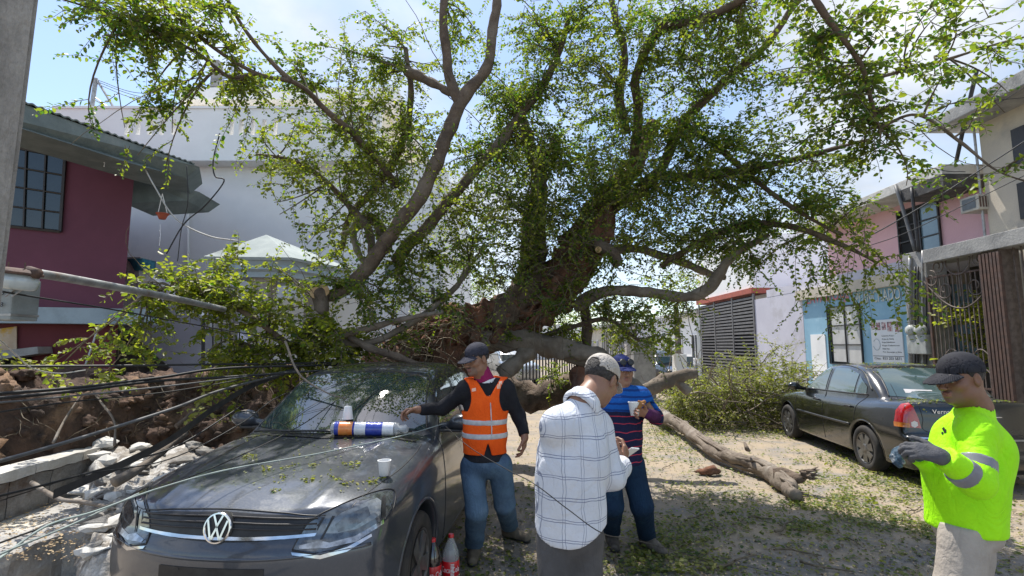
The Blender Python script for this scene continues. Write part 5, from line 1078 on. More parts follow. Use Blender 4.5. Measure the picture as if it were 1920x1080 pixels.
class Car:
    def __init__(s, C, name, label, loc, rz, pm):
        s.C = C; s.root = thing(name, label, 'car', loc, rz); V, Q = car_body(C); me = mesh_np('body', V, Q); bm = BM(); bm.from_mesh(me); 
        bmesh.ops.recalc_face_normals(bm, faces=bm.faces); bmesh.ops.smooth_vert(bm, verts=bm.verts, factor=.5, use_axis_x=True, use_axis_y=True, use_axis_z=True); bmesh.ops.smooth_vert(bm, verts=bm.verts, factor=.5, use_axis_x=True, use_axis_y=True, use_axis_z=True)
        bm.to_mesh(me); s.bvh = BVHTree.FromBMesh(bm); bm.free(); s.body = link_mesh('body', me, M[pm], s.root, local=True)
        s.Mw = Matrix.Translation(loc) @ Matrix.Rotation(rz, 4, 'Z'); s.Mi = s.Mw.inverted()
    def _fill(s, pts2, step):
        bm = BM(); bm.faces.new([bm.verts.new((p[0], p[1], 0)) for p in pts2])
        xs = [p[0] for p in pts2]; ys = [p[1] for p in pts2]
        for ax, vals in ((0, xs), (1, ys)):
            t = min(vals)+step*.5
            while t < max(vals):
                co = [0, 0, 0]; co[ax] = t; no = [0, 0, 0]; no[ax] = 1
                bmesh.ops.bisect_plane(bm, geom=bm.verts[:]+bm.edges[:]+bm.faces[:], plane_co=co, plane_no=no, dist=1e-7); t += step
        bmesh.ops.triangulate(bm, faces=bm.faces); return bm
    def ray_of(s, kind, a, b):
        if kind == 'px': d = s.Mi.to_3x3() @ ray(a, b); return s.Mi @ O, d.normalized()
        if kind == 'front': return Vector((a, -2, b)), Vector((0, 1, 0))
        if kind == 'rear': return Vector((a, 8, b)), Vector((0, -1, 0))
        if kind == 'left': return Vector((2, a, b)), Vector((-1, 0, 0))
        if kind == 'right': return Vector((-2, a, b)), Vector((1, 0, 0))
        if kind == 'top': return Vector((a, b, 3)), Vector((0, 0, -1))
        if kind == 'ws': return Vector((a, 0.2, b+1.2)), Vector((0, .55, -.6)).normalized()
    def decal(s, name, m, kind, pts, off=0.003, step=None, mirror=False, parent=None, smooth=True, thick=True):
        bm = s._fill(pts, step or (9 if kind == 'px' else .03)); dead = []
        for v in bm.verts:
            o, d = s.ray_of(kind, v.co.x, v.co.y); h = s.bvh.ray_cast(o, d)
            if h[0] is None: dead.append(v); continue
            n = h[1] if h[1].dot(d) < 0 else -h[1]; v.co = h[0]+n*off
        if dead: bmesh.ops.delete(bm, geom=dead, context='VERTS')
        for _ in range(2): bmesh.ops.smooth_vert(bm, verts=[v for v in bm.verts if not v.is_boundary], factor=.5, use_axis_x=True, use_axis_y=True, use_axis_z=True)
        out = []
        for sgn in ((1, -1) if mirror else (1,)):
            b2 = bm.copy()
            if sgn < 0:
                for v in b2.verts: v.co.x *= -1
            o = obj(name, b2, M[m], parent or s.root, local=True, smooth=smooth); out.append(o)
        bm.free(); return out
    def line(s, name, m, kind, pts, r=.004, off=0.0, mirror=False, n=10, seg=6, parent=None):
        q = crom([tuple(p) for p in pts], n); P3 = []
        for a in q:
            o, d = s.ray_of(kind, a[0], a[1]); h = s.bvh.ray_cast(o, d)
            if h[0] is not None:
                nn = h[1] if h[1].dot(d) < 0 else -h[1]; P3.append(h[0]+nn*off)
        if len(P3) < 2: return
        for sgn in ((1, -1) if mirror else (1,)):
            bm = BM(); tube(bm, [Vector((p.x*sgn, p.y, p.z)) for p in P3], r, seg); obj(name, bm, M[m], parent or s.root, local=True, smooth=True)
    def wheel(s, x, y, spokes=6, steer=0.0):
        R = s.C['wr']; sg = 1 if x > 0 else -1
        w_ = thing('wheel', None, None); w_.parent = s.root; w_.location = (x, y, R); w_.rotation_euler = (0, 0, steer)
        Mx = Matrix.Rotation(math.pi/2*sg, 4, 'Y'); bm = BM()
        lathe(bm, [(R*.66, .075), (R*.70, .088), (R*.86, .095), (R*.95, .088), (R, .065), (R*1.0, 0), (R, -.065), (R*.95, -.088), (R*.7, -.09)], 40, Mx, cap=True); obj('tyre', bm, M['tyre'], w_, local=True, smooth=True, sharp=50)
        bm = BM(); lathe(bm, [(R*.67, .090), (R*.64, .085), (R*.60, .05)], 32, Mx, cap=False)
        for k in range(spokes):
            a = 2*math.pi*k/spokes; q = [(R*.10, -.035), (R*.60, -.05), (R*.60, .05), (R*.10, .035)]
            pts = [Vector((px*math.cos(a)-py*math.sin(a), px*math.sin(a)+py*math.cos(a), .070)) for px, py in q]
            pts = [Mx @ p for p in pts]; prism(bm, pts, Mx.to_3x3() @ Vector((0, 0, .018)))
        lathe(bm, [(R*.2, .06), (R*.2, .09), (R*.13, .098), (.005, .098)], 16, Mx); obj('rim', bm, M['rim'], w_, local=True)
        bm = BM(); lathe(bm, [(R*.62, .03), (.01, .03)], 24, Mx, cap=False); obj('brake_disc', bm, M['iron'], w_, local=True)
        return w_
# ---------------- grey hatch facing the camera
C1_ = dict(L=4.2, W=.828, crown=.085, fcurve=.30, rcurve=.2, wr=.305, axles=(.84, 3.36),
    plan=([-.1, 0, .3, .7, 1.1, 2.2, 3.4, 4.3], [.64, .68, .77, .818, .828, .832, .828, .70]),
    sidez=([.1, .3, .5, .68, .8, .92, 1.1, 1.6], [.05, .015, 0, .004, .02, .05, .14, .5]),
    top=([-.1, .0, .06, .14, .35, .7, 1.1, 1.4, 2.2, 3.4, 3.9, 4.4], [.64, .74, .795, .825, .885, .945, 1.0, 1.02, 1.0, 1.0, 1.02, .95]),
    front=([0, .2, .33, .48, .60, .655, .70, .80, .9, 1.6], [.10, .06, .015, .0, .0, .012, .045, .075, .14, .9]),
    rear=([0, .3, .6, .9, 1.6], [4.12, 4.2, 4.2, 4.12, 3.9]),
    roof=([1.0, 1.18, 1.36, 1.68, 1.93, 2.2, 2.7, 3.3, 3.7, 4.1], [.89, 1.0, 1.11, 1.30, 1.415, 1.462, 1.475, 1.445, 1.36, 1.0]),
    ghw=([.5, .9, 1.0, 1.2, 1.42, 1.6], [.80, .765, .74, .665, .56, .42]))
c1 = Car(C1_, 'grey_car', 'dusty dark grey hatchback facing the viewer with leafy debris on its bonnet', (-1.46, 2.60, 0), math.radians(-6), 'grey_paint'); r1 = c1.root
# windscreen, side glass
ws = c1.decal('windscreen', 'wglass', 'front', [(-.66, 1.022), (-.35, 1.016), (0, 1.014), (.35, 1.016), (.66, 1.022), (.60, 1.2), (.525, 1.375), (.3, 1.405), (0, 1.412), (-.3, 1.405), (-.525, 1.375), (-.60, 1.2)], .004, .04)[0]
c1.line('windscreen_seal', 'blackp', 'front', [(-.67, 1.02), (-.60, 1.2), (-.53, 1.385), (-.3, 1.415), (0, 1.422), (.3, 1.415), (.53, 1.385), (.60, 1.2), (.67, 1.02)], .009)
c1.decal('cowl', 'blackp', 'top', [(-.66, 1.20), (0, 1.10), (.66, 1.20), (.64, 1.28), (0, 1.18), (-.64, 1.28)], .006)
c1.decal('side_window', 'wglass', 'left', [(1.55, 1.0), (2.35, 1.01), (2.35, 1.36), (2.05, 1.36), (1.8, 1.25)], .004, mirror=True); c1.decal('side_window', 'wglass', 'left', [(2.45, 1.01), (3.25, 1.04), (3.1, 1.3), (2.9, 1.36), (2.45, 1.37)], .004, mirror=True)
for pts in ([(1.42, .25), (1.40, .6), (1.45, .97)], [(2.4, .25), (2.4, .6), (2.4, 1.0), (2.4, 1.38)], [(1.42, .25), (1.9, .24), (2.4, .25), (3.0, .27)]): c1.line('door_gap', 'blackp', 'left', pts, .004, mirror=True)
for y in (2.2, 3.15): c1.line('door_handle', 'grey_paint', 'left', [(y-.09, .86), (y, .865), (y+.09, .86)], .014, .02, mirror=True)
c1.line('wheel_arch_lip', 'grey_paint', 'left', [(.84+.375*math.cos(a), .305+.375*math.sin(a)) for a in np.linspace(-.2, 3.34, 14)], .012, -.003, mirror=True, n=3)
# bonnet gaps
c1.line('bonnet_gap', 'blackp', 'top', [(.60, .20), (.645, .42), (.70, .72), (.712, 1.0), (.70, 1.2)], .004, -.001, mirror=True)
# grille
gr = c1.decal('grille', 'blackp', 'front', [(-.47, .715), (-.2, .695), (0, .69), (.2, .695), (.47, .715), (.50, .785), (.3, .803), (0, .812), (-.3, .803), (-.50, .785)], .004, .02)[0]
for z, r, m in ((.787, .0045, 'iron'), (.765, .0045, 'iron'), (.742, .0045, 'iron')): c1.line('grille_bar', m, 'front', [(-.47, z-.003), (0, z+.008), (.47, z-.003)], r, .008, parent=gr)
c1.decal('chrome_strip', 'chrome', 'front', [(-.47, .708), (-.2, .699), (0, .697), (.2, .699), (.47, .708), (.475, .722), (.2, .715), (0, .713), (-.2, .715), (-.475, .722)], .010, .02, parent=gr)
c1.line('bonnet_edge', 'blackp', 'front', [(-.50, .792), (-.3, .811), (0, .820), (.3, .811), (.50, .792)], .004, .001)
# round emblem
def emblem(car, cx, cz, R, y_off):
    o, d = car.ray_of('front', cx, cz); h = car.bvh.ray_cast(o, d); y = h[0].y-y_off; T = Matrix.Translation((cx, y, cz)) @ Matrix.Rotation(math.radians(78), 4, 'X')
    em = obj_ = None; bm = BM(); lathe(bm, [(R*1.06, -.03), (R*1.06, .004), (R*.97, .010), (.001, .010)], 36, T); em = obj('emblem', bm, M['blackp'], car.root, local=True, smooth=True, sharp=40)
    bm = BM()
    tube(bm, [T @ Vector((R*.93*math.cos(a), R*.93*math.sin(a), .012)) for a in np.linspace(0, 2*math.pi, 41)], R*.085, 6, caps=False)
    def bar(a, b, w_=.068):
        a = Vector((a[0]*R, a[1]*R, .010)); b = Vector((b[0]*R, b[1]*R, .010)); n = (b-a).normalized().cross(Vector((0, 0, 1)))*R*w_
        prism(bm, [T @ p for p in (a-n, b-n, b+n, a+n)], T.to_3x3() @ Vector((0, 0, .009)))
    bar((-.33, .82), (0, .13)); bar((.33, .82), (0, .13))
    bar((-.72, .50), (-.33, -.72)); bar((.72, .50), (.33, -.72)); bar((-.33, -.72), (0, .02)); bar((.33, -.72), (0, .02))
    obj('badge', bm, M['chrome'], em, local=True)
emblem(c1, 0, .752, .072, .004)
# headlights: lens, reflector shapes, chrome underline
hp = [(548, 1030), (578, 981), (640, 948), (700, 925), (736, 921), (736, 948), (722, 972), (690, 996), (640, 1022), (600, 1036)]
HL = c1.decal('headlight', 'lens', 'px', hp, .004, 7, mirror=True)
def on(parentpair, name, m, pts, off, step=6):
    a = c1.decal(name, m, 'px', pts, off, step, mirror=True)
    for o, p in zip(a, parentpair): o.parent = p
on(HL, 'reflector', 'lens_c', [(560, 1024), (598, 1014), (618, 1018), (664, 1006), (718, 974), (719, 981), (668, 1016), (612, 1028), (562, 1030)], .0065)
on(HL, 'reflector', 'lens_m', [(612, 985), (640, 962), (706, 935), (714, 940), (712, 966), (668, 992), (632, 1000), (608, 1000)], .0065)
on(HL, 'lamp_bowl', 'lens', [(628, 984), (650, 966), (688, 950), (694, 966), (664, 988), (634, 998)], .009)
on(HL, 'divider', 'blackp', [(600, 1012), (604, 1012), (628, 968), (623, 968)], .009)
on(HL, 'divider', 'blackp', [(716, 932), (722, 930), (721, 968), (714, 972)], .009)
c1.line('headlight_gap', 'blackp', 'px', [(548, 1032), (578, 979), (640, 946), (700, 923), (738, 919), (738, 950), (722, 975), (690, 999), (640, 1025), (600, 1039), (548, 1032)], .004, .002, mirror=True, n=4)
c1.decal('bumper_highlight', 'chrome', 'px', [(546, 1036), (600, 1041), (650, 1026), (696, 1001), (697, 1006), (650, 1034), (600, 1048), (548, 1041)], .005, 7, mirror=True)  # bright strip drawn in as the highlight on the bumper edge
# bumper: crease, lower intake, plate recess, fog surround
c1.line('bumper_crease', 'grey_paint', 'front', [(-.72, .645), (-.4, .63), (0, .622), (.4, .63), (.72, .645)], .010, -.004)
c1.decal('number_plate_recess', 'blackp', 'front', [(-.27, .47), (.27, .47), (.27, .585), (-.27, .585)], .004)
for x in (-.16, .0): 
    c1.decal('screw', 'iron', 'front', [(x-.006, .57), (x+.006, .57), (x+.006, .58), (x-.006, .58)], .006)
c1.decal('lower_intake', 'blackp', 'front', [(-.5, .27), (.5, .27), (.54, .40), (-.54, .40)], .004)
# wipers, mirrors
def strip(name, car, pts, r, off, m='blackp'): car.line(name, m, 'top', pts, r, off)
strip('wiper', c1, [(-.62, 1.31), (-.3, 1.21), (.05, 1.19)], .008, .022); strip('wiper', c1, [(-.05, 1.20), (.3, 1.24), (.58, 1.35)], .008, .022)
for sg in (1, -1):
    F = Field((.68, 1.44, .93), (1.04, 1.74, 1.18), .009); F.ell((.91, 1.60, 1.06), (.098, .068, .060), k=.01); F.cone((.91, 1.61, 1.04), (.70, 1.65, 1.01), .032, .03, k=.05)
    V, Q = F.nets(); V[:, 0] *= sg; me = mesh_np('wing_mirror', V, Q); mi = link_mesh('wing_mirror', me, M['grey_paint'], r1, local=True)
    bm = BM(); lathe(bm, [(.062, 0), (.001, .002)], 20, Matrix.Translation((.92*sg, 1.667, 1.065)) @ Matrix.Diagonal((1.6, 1, .9, 1)) @ Matrix.Rotation(-math.pi/2, 4, 'X')); obj('mirror_glass', bm, M['chrome'], mi, local=True)
    bm = BM(); box(bm, (.82*sg-.09, 1.55, .985), (.82*sg+.09, 1.64, 1.005), bev=.008); obj('mirror_base', bm, M['blackp'], mi, local=True)
for x, y in ((.718, .84), (-.718, .84), (.718, 3.36), (-.718, 3.36)): c1.wheel(x, y, 5)
bm = BM(); box(bm, (-.68, .25, .2), (.68, 4.0, .5)); obj('underbody', bm, M['blackp'], r1, local=True)
# ---------------- black saloon seen from the rear left
C2_ = dict(L=4.25, W=.838, crown=.06, fcurve=.26, rcurve=.17, wr=.295, axles=(.84, 3.28), ks=.09,
    plan=([-.1, 0, .4, .9, 2.2, 3.3, 3.9, 4.3], [.66, .70, .79, .83, .838, .832, .80, .74]),
    sidez=([.1, .3, .5, .62, .75, .9, 1.1, 1.6], [.05, .02, .0, .0, .012, .045, .14, .5]),
    top=([-.1, .05, .2, .6, 1.05, 1.4, 2.2, 3.2, 3.6, 3.95, 4.14, 4.4], [.56, .66, .73, .81, .885, .91, .925, .955, .985, .995, .965, .80]),
    front=([0, .3, .5, .6, .8, 1.6], [.06, .0, .0, .05, .10, .5]),
    rear=([0, .2, .28, .5, .575, .61, .8, .95, 1.6], [4.14, 4.22, 4.25, 4.25, 4.235, 4.175, 4.15, 4.12, 3.9]),
    roof=([.95, 1.1, 1.3, 1.7, 2.0, 2.5, 2.95, 3.25, 3.5, 3.75], [.80, .89, 1.02, 1.25, 1.355, 1.392, 1.368, 1.26, 1.12, .93]),
    ghw=([.5, .85, .95, 1.15, 1.38, 1.6], [.80, .765, .745, .68, .575, .44]))
th2 = math.pi-.112; ra = Vector((5.53, 6.93, 0)); fr_ = ra+Vector((.112, .994, 0))*3.28
c2 = Car(C2_, 'black_car', 'dusty black saloon seen from behind, parked along the right kerb', fr_, th2, 'black_paint'); r2 = c2.root
c2.decal('rear_window', 'sglass', 'rear', [(-.60, 1.0), (-.3, .985), (.3, .985), (.60, 1.0), (.53, 1.2), (.47, 1.325), (0, 1.345), (-.47, 1.325), (-.53, 1.2)], .004, .04)
c2.line('rear_window_seal', 'blackp', 'rear', [(-.61, .99), (-.54, 1.2), (-.48, 1.335), (0, 1.357), (.48, 1.335), (.54, 1.2), (.61, .99)], .008)
bm = c2.decal('window_sticker', 'clearl', 'rear', [(.12, 1.035), (.42, 1.04), (.41, 1.085), (.12, 1.08)], .006)
c2.decal('windscreen', 'sglass', 'front', [(-.62, .93), (0, .92), (.62, .93), (.48, 1.31), (0, 1.34), (-.48, 1.31)], .004, .04)
c2.decal('side_window', 'sglass', 'left', [(1.32, .95), (2.12, .965), (2.12, 1.29), (2.0, 1.305), (1.75, 1.24)], .005, mirror=True)
c2.decal('side_window', 'sglass', 'left', [(2.22, .97), (2.92, .985), (2.92, 1.25), (2.6, 1.31), (2.22, 1.31)], .005, mirror=True)
c2.decal('quarter_window', 'sglass', 'left', [(2.97, .99), (3.20, 1.0), (3.18, 1.09), (2.97, 1.22)], .005, mirror=True)
for pts in ([(1.26, .25), (1.22, .55), (1.25, .93)], [(2.17, .24), (2.17, .6), (2.17, 1.33)], [(3.05, .62), (3.12, .85), (3.26, .99)]): c2.line('door_gap', 'blackp', 'left', pts, .0045, mirror=True)
c2.line('window_trim', 'blackp', 'left', [(1.22, .935), (2.2, .955), (3.24, .99)], .010, .004, mirror=True)
c2.line('roof_drip', 'blackp', 'left', [(1.3, 1.0), (1.7, 1.25), (2.1, 1.34), (2.6, 1.345), (3.0, 1.27), (3.3, 1.05)], .010, .0, mirror=True)
c2.line('side_moulding', 'blackp', 'left', [(1.28, .555), (2.15, .555), (2.95, .56)], .018, .0, mirror=True)
for y in (1.98, 2.92): c2.line('door_handle', 'blackp', 'left', [(y-.08, .80), (y, .805), (y+.08, .80)], .014, .018, mirror=True)
for ya in C2_['axles']: c2.line('wheel_arch_lip', 'black_paint', 'left', [(ya+.36*math.cos(a), .295+.36*math.sin(a)) for a in np.linspace(-.1, 3.24, 14)], .012, -.003, mirror=True, n=3)
tl = c2.decal('tail_light', 'tail', 'px', [(1677, 792), (1680, 770), (1690, 758), (1704, 756), (1712, 763), (1722, 785), (1727, 803), (1678, 799)], .008, 5, mirror=True)
for nm, m_, pts in (('indicator', 'amber', [(1677, 790), (1706, 794), (1706, 802), (1678, 799)]), ('reversing_lamp', 'clearl', [(1708, 792), (1714, 789), (1720, 792), (1721, 798), (1715, 802), (1709, 799)])):
    a = c2.decal(nm, m_, 'px', pts, .012, 4, mirror=True)
    for o, p in zip(a, tl): o.parent = p
c2.line('boot_gap', 'blackp', 'rear', [(-.60, .98), (-.585, .8), (-.55, .64), (0, .625), (.55, .64), (.585, .8), (.60, .98)], .004)
c2.line('boot_gap', 'blackp', 'top', [(-.60, 3.72), (0, 3.66), (.60, 3.72)], .004); 
c2.decal('number_plate', 'paper', 'rear', [(-.16, .66), (.16, .66), (.16, .79), (-.16, .79)], .006)
c2.line('boot_handle', 'chrome', 'rear', [(-.22, .825), (0, .828), (.22, .825)], .010, .008)
c2.decal('bumper_strip', 'blackp', 'rear', [(-.74, .42), (.74, .42), (.75, .46), (-.75, .46)], .006)
c2.decal('bumper_top', 'chrome', 'rear', [(-.70, .566), (.70, .566), (.70, .582), (-.70, .582)], .006)
o, d = c2.ray_of('rear', .42, .875); h = c2.bvh.ray_cast(o, d)
text_obj('lettering', 'Verna', .07, Matrix.Translation((.50, h[0].y+.012, .855)) @ Matrix.Rotation(math.pi, 4, 'Z') @ Matrix.Rotation(math.pi/2, 4, 'X'), M['chrome'], None, .004, .19).parent = r2
for x, y in ((.745, .84), (-.745, .84), (.745, 3.28), (-.745, 3.28)): c2.wheel(x, y, 7)
for sg in (1, -1):
    F = Field((.70, 1.22, .84), (1.03, 1.5, 1.06), .01); F.ell((.90, 1.36, .965), (.10, .06, .065), k=.01); F.cone((.88, 1.36, .95), (.72, 1.36, .92), .035, .03, k=.03)
    V, Q = F.nets(); V[:, 0] *= sg; me = mesh_np('wing_mirror', V, Q); link_mesh('wing_mirror', me, M['black_paint'], r2, local=True)
bm = BM(); box(bm, (-.66, .25, .2), (.66, 4.05, .5)); obj('underbody', bm, M['blackp'], r2, local=True)
bm = BM(); tube(bm, [(.62, 3.72, .98), (.63, 3.6, 1.16)], .003, 5); obj('aerial', bm, M['blackp'], r2, local=True)
# dark car parked far behind the gate post
def far_car(loc, rz, pm, lb, C):
    r = thing('parked_car', lb, 'car', loc, rz); V, Q = car_body(C, .05); me = mesh_np('body', V, Q); bm = BM(); bm.from_mesh(me); bmesh.ops.recalc_face_normals(bm, faces=bm.faces); bm.to_mesh(me); bm.free(); link_mesh('body', me, M[pm], r, local=True)
    bm = BM(); box(bm, (-.5, 1.3, 1.0), (.5, 3.3, 1.25)); 
    for v in bm.verts: v.co.x *= 1.32
    obj('side_window', bm, M['sglass'], r, local=True)
    for x in (.74, -.74):
        for y in C['axles']:
            bm = BM(); lathe(bm, [(C['wr'], -.09), (C['wr'], .09)], 20, Matrix.Translation((x, y, C['wr'])) @ Matrix.Rotation(math.pi/2, 4, 'Y')); obj('wheel', bm, M['tyre'], r, local=True)
a = P(1296, 650, 17.5); far_car((a.x, 17.5, 0), .1, 'black_paint', 'dark car parked beyond the white block post', C1_)
a = P(985, 650, 22); M['silver_paint'] = paint('silver_paint', (.42, .44, .45), None, (.35, .33, .3)); far_car((a.x, 22, 0), .3, 'silver_paint', 'pale silver car parked far behind the tree trunk', C1_)
# ================================================================ PEOPLE
def skinmat():
    m = bpy.data.materials.new('skin'); m.use_nodes = True; nt = m.node_tree; b = nt.nodes['Principled BSDF']; a = nt.nodes.new('ShaderNodeAttribute'); a.attribute_name = 'col'
    tc = nt.nodes.new('ShaderNodeTexCoord'); g = nt.nodes.new('ShaderNodeMixRGB'); g.blend_type = 'MULTIPLY'; g.inputs['Fac'].default_value = 1; nt.links.new(a.outputs['Color'], g.inputs['Color1'])
    r = nt.nodes.new('ShaderNodeMapRange'); r.inputs['To Min'].default_value = .78; r.inputs['To Max'].default_value = 1.22; nt.links.new(_noise(nt, 45, 4, tc.outputs['Object']), r.inputs['Value']); nt.links.new(r.outputs[0], g.inputs['Color2'])
    nt.links.new(g.outputs[0], b.inputs['Base Color']); b.inputs['Roughness'].default_value = .48; b.inputs['Subsurface Weight'].default_value = .06; b.inputs['Subsurface Radius'].default_value = (.01, .004, .002)
    return m
M['skin'] = skinmat()
def cloth(name, c, c2, **k):
    m = mat(name, c, c2, k.pop('rough', .85), k.pop('sc', 5), bump=.25, bsc=k.pop('bsc', 55), grain=k.pop('grain', .06), spec=.2, **k)
    nt = m.node_tree; b = nt.nodes['Principled BSDF']; tc = nt.nodes['Texture Coordinate']; old = b.inputs['Normal'].links[0].from_socket; mp = nt.nodes.new('ShaderNodeMapping'); mp.inputs['Scale'].default_value = (1, 1, .55); mp.inputs['Rotation'].default_value = (.5, .4, .3)
    nt.links.new(tc.outputs['Object'], mp.inputs['Vector']); f = _noise(nt, 9, 2, mp.outputs[0], .5, 1.6); s1 = nt.nodes.new('ShaderNodeMath'); s1.operation = 'SUBTRACT'; s1.inputs[1].default_value = .5; nt.links.new(f, s1.inputs[0]); s2 = nt.nodes.new('ShaderNodeMath'); s2.operation = 'ABSOLUTE'; nt.links.new(s1.outputs[0], s2.inputs[0])
    s3 = nt.nodes.new('ShaderNodeMath'); s3.operation = 'POWER'; s3.inputs[1].default_value = .85; nt.links.new(s2.outputs[0], s3.inputs[0]); bp = nt.nodes.new('ShaderNodeBump'); bp.inputs['Strength'].default_value = .75; bp.inputs['Distance'].default_value = .016; nt.links.new(s3.outputs[0], bp.inputs['Height']); nt.links.new(old, bp.inputs['Normal']); nt.links.new(bp.outputs[0], b.inputs['Normal']); return m
def capm(name, a, b): return mat(name, a, b, .85, 14, bump=.2, bsc=120, grain=.1, spec=.2)
M['vest'] = cloth('orange_vest_mesh', (.95, .125, .012), (.86, .10, .01)); M['silver'] = mat('retroreflective_tape', (.60, .60, .60), (.42, .42, .43), .35, 9, grain=.05)
M['silver_shaded'] = mat('shaded_reflective_tape', (.23, .23, .25), (.18, .18, .20), .4, 9, grain=.05); M['blackcl'] = cloth('black_cotton', (.014, .014, .018), (.022, .022, .027)); M['denim'] = cloth('faded_denim', (.10, .165, .245), (.065, .11, .175), stain=(.16, .23, .31), ssc=4, slo=.52, shi=.75, grain=.15)  # first tape is the silver tape with shade put into its colour
M['denim_d'] = cloth('dark_denim', (.012, .035, .075), (.008, .022, .05), stain=(.02, .055, .10), ssc=5, grain=.12)
M['lime'] = cloth('fluorescent_lime_jersey', (.42, .95, .012), (.36, .86, .01), rough=.6); M['khaki'] = cloth('grey_khaki_cotton', (.44, .39, .34), (.36, .32, .28)); M['greytr'] = cloth('dark_grey_cotton', (.105, .10, .10), (.075, .072, .072))
M['capg'] = capm('charcoal_cap_cotton', (.045, .045, .062), (.033, .033, .045)); M['capb'] = capm('black_cap_cotton', (.022, .022, .028), (.034, .034, .04)); M['capt'] = capm('beige_cap_cotton', (.50, .46, .41), (.42, .38, .34)); M['capn'] = capm('navy_cap_cotton', (.025, .035, .14), (.02, .028, .10))
M['hair'] = mat('short_dark_hair', (.018, .014, .012), (.05, .045, .042), .7, 60, grain=.3, bump=.6, bsc=120); M['shoe'] = mat('dusty_work_shoe', (.06, .05, .042), (.14, .12, .10), .8, 9); M['shoe_t'] = mat('tan_work_boot', (.16, .13, .09), (.08, .065, .05), .8, 9)
M['glove'] = mat('grey_knit_glove', (.10, .10, .11), (.075, .075, .08), .9, 20, bump=.4, bsc=160); M['gloveb'] = mat('blue_coated_glove', (.03, .075, .12), (.02, .05, .085), .6, 25, stain=(.35, .38, .40), ssc=22, slo=.55, shi=.62, bump=.5, bsc=90)
M['sleeve'] = cloth('purple_arm_sleeve', (.10, .025, .09), (.06, .015, .06)); M['scarf'] = cloth('magenta_neck_gaiter', (.28, .02, .10), (.22, .015, .08)); M['whitec'] = cloth('white_cotton', (.75, .76, .78), (.66, .67, .69))
def stripe(nt, s, per, marks, noise_s=None, ph=0.0):
    a = nt.nodes.new('ShaderNodeMath'); a.operation = 'MULTIPLY_ADD'; a.inputs[1].default_value = 1/per; a.inputs[2].default_value = ph; nt.links.new(s, a.inputs[0])
    f = nt.nodes.new('ShaderNodeMath'); f.operation = 'FRACT'; nt.links.new(a.outputs[0], f.inputs[0]); out = None
    for pos, w_ in marks:
        c = nt.nodes.new('ShaderNodeMath'); c.operation = 'COMPARE'; c.inputs[1].default_value = pos; c.inputs[2].default_value = w_; nt.links.new(f.outputs[0], c.inputs[0])
        if out is None: out = c.outputs[0]
        else:
            m_ = nt.nodes.new('ShaderNodeMath'); m_.operation = 'MAXIMUM'; nt.links.new(out, m_.inputs[0]); nt.links.new(c.outputs[0], m_.inputs[1]); out = m_.outputs[0]
    return out
def patmat(name, base, kind, yaw=0.0):
    m = cloth(name, base, tuple(v*.9 for v in base)); nt = m.node_tree; b = nt.nodes['Principled BSDF']; tc = nt.nodes['Texture Coordinate']; col = b.inputs['Base Color'].links[0].from_socket
    ad = nt.nodes.new('ShaderNodeMixRGB'); ad.blend_type = 'ADD'; ad.inputs['Fac'].default_value = .04; n = nt.nodes.new('ShaderNodeTexNoise'); n.inputs['Scale'].default_value = 7; nt.links.new(tc.outputs['Object'], n.inputs['Vector'])
    mp = nt.nodes.new('ShaderNodeMapping'); mp.inputs['Rotation'].default_value = (0, 0, -yaw); nt.links.new(tc.outputs['Object'], mp.inputs['Vector']); nt.links.new(mp.outputs[0], ad.inputs['Color1']); nt.links.new(n.outputs['Color'], ad.inputs['Color2'])
    sp = nt.nodes.new('ShaderNodeSeparateXYZ'); nt.links.new(ad.outputs[0], sp.inputs[0])
    if kind == 'plaid':
        h = stripe(nt, sp.outputs['Z'], .088, [(.30, .016), (.42, .016)]); v = stripe(nt, sp.outputs['X'], .078, [(.28, .013), (.42, .013)])
        col = _mixc(nt, v, col, (.24, .26, .33)); col = _mixc(nt, h, col, (.17, .19, .28))
    else:
        z = sp.outputs['Z']; up = nt.nodes.new('ShaderNodeMath'); up.operation = 'GREATER_THAN'; up.inputs[1].default_value = 1.165; nt.links.new(z, up.inputs[0])
        low = _mixc(nt, stripe(nt, z, .058, [(.5, .055)]), (.016, .018, .055), (.50, .045, .075)); hi = _mixc(nt, stripe(nt, z, .050, [(.5, .16)]), (.012, .105, .40), (.010, .045, .20))
        col = _mixc(nt, up.outputs[0], low, hi)
    nt.links.new(col, b.inputs['Base Color']); return m
M['plaid'] = patmat('white_windowpane_shirt', (.66, .68, .73), 'plaid', 0.25); M['polo'] = patmat('striped_polo', (.02, .02, .06), 'polo')
V3 = lambda v: np.array(tuple(v), float)
def wr(X, Y, Z, amp, sc=1.0, seed=0.0):
    a = np.sin((X*.7+Z*1.0+.4*Y)*31*sc+2.6*np.sin((Y*.9-X)*13*sc+seed)+1.7*np.sin(Z*11*sc+seed*2)); b = np.sin((X*-.8+Z*.75+Y)*23*sc+2.2*np.sin((X+Y)*17*sc+seed*3)+seed)
    m_ = .5+.5*np.sin(X*7+Z*6.3+Y*5+seed); return amp*(a*.6*m_+b*.5*(1-m_))
def finish(name, F, m, root, base, amp=0.0, clip=(), seed=0.0, sc=1.0, colf=None):
    X, Y, Z = F.grid()
    if amp: F.F += wr(X, Y, Z, amp, sc, seed).astype(np.float32)
    for fn in clip: F.F = np.maximum(F.F, fn(X, Y, Z).astype(np.float32))
    V, Q = F.nets(); me = mesh_np(name, V-base, Q); o = link_mesh(name, me, M[m] if isinstance(m, str) else m, root, local=True)
    return o
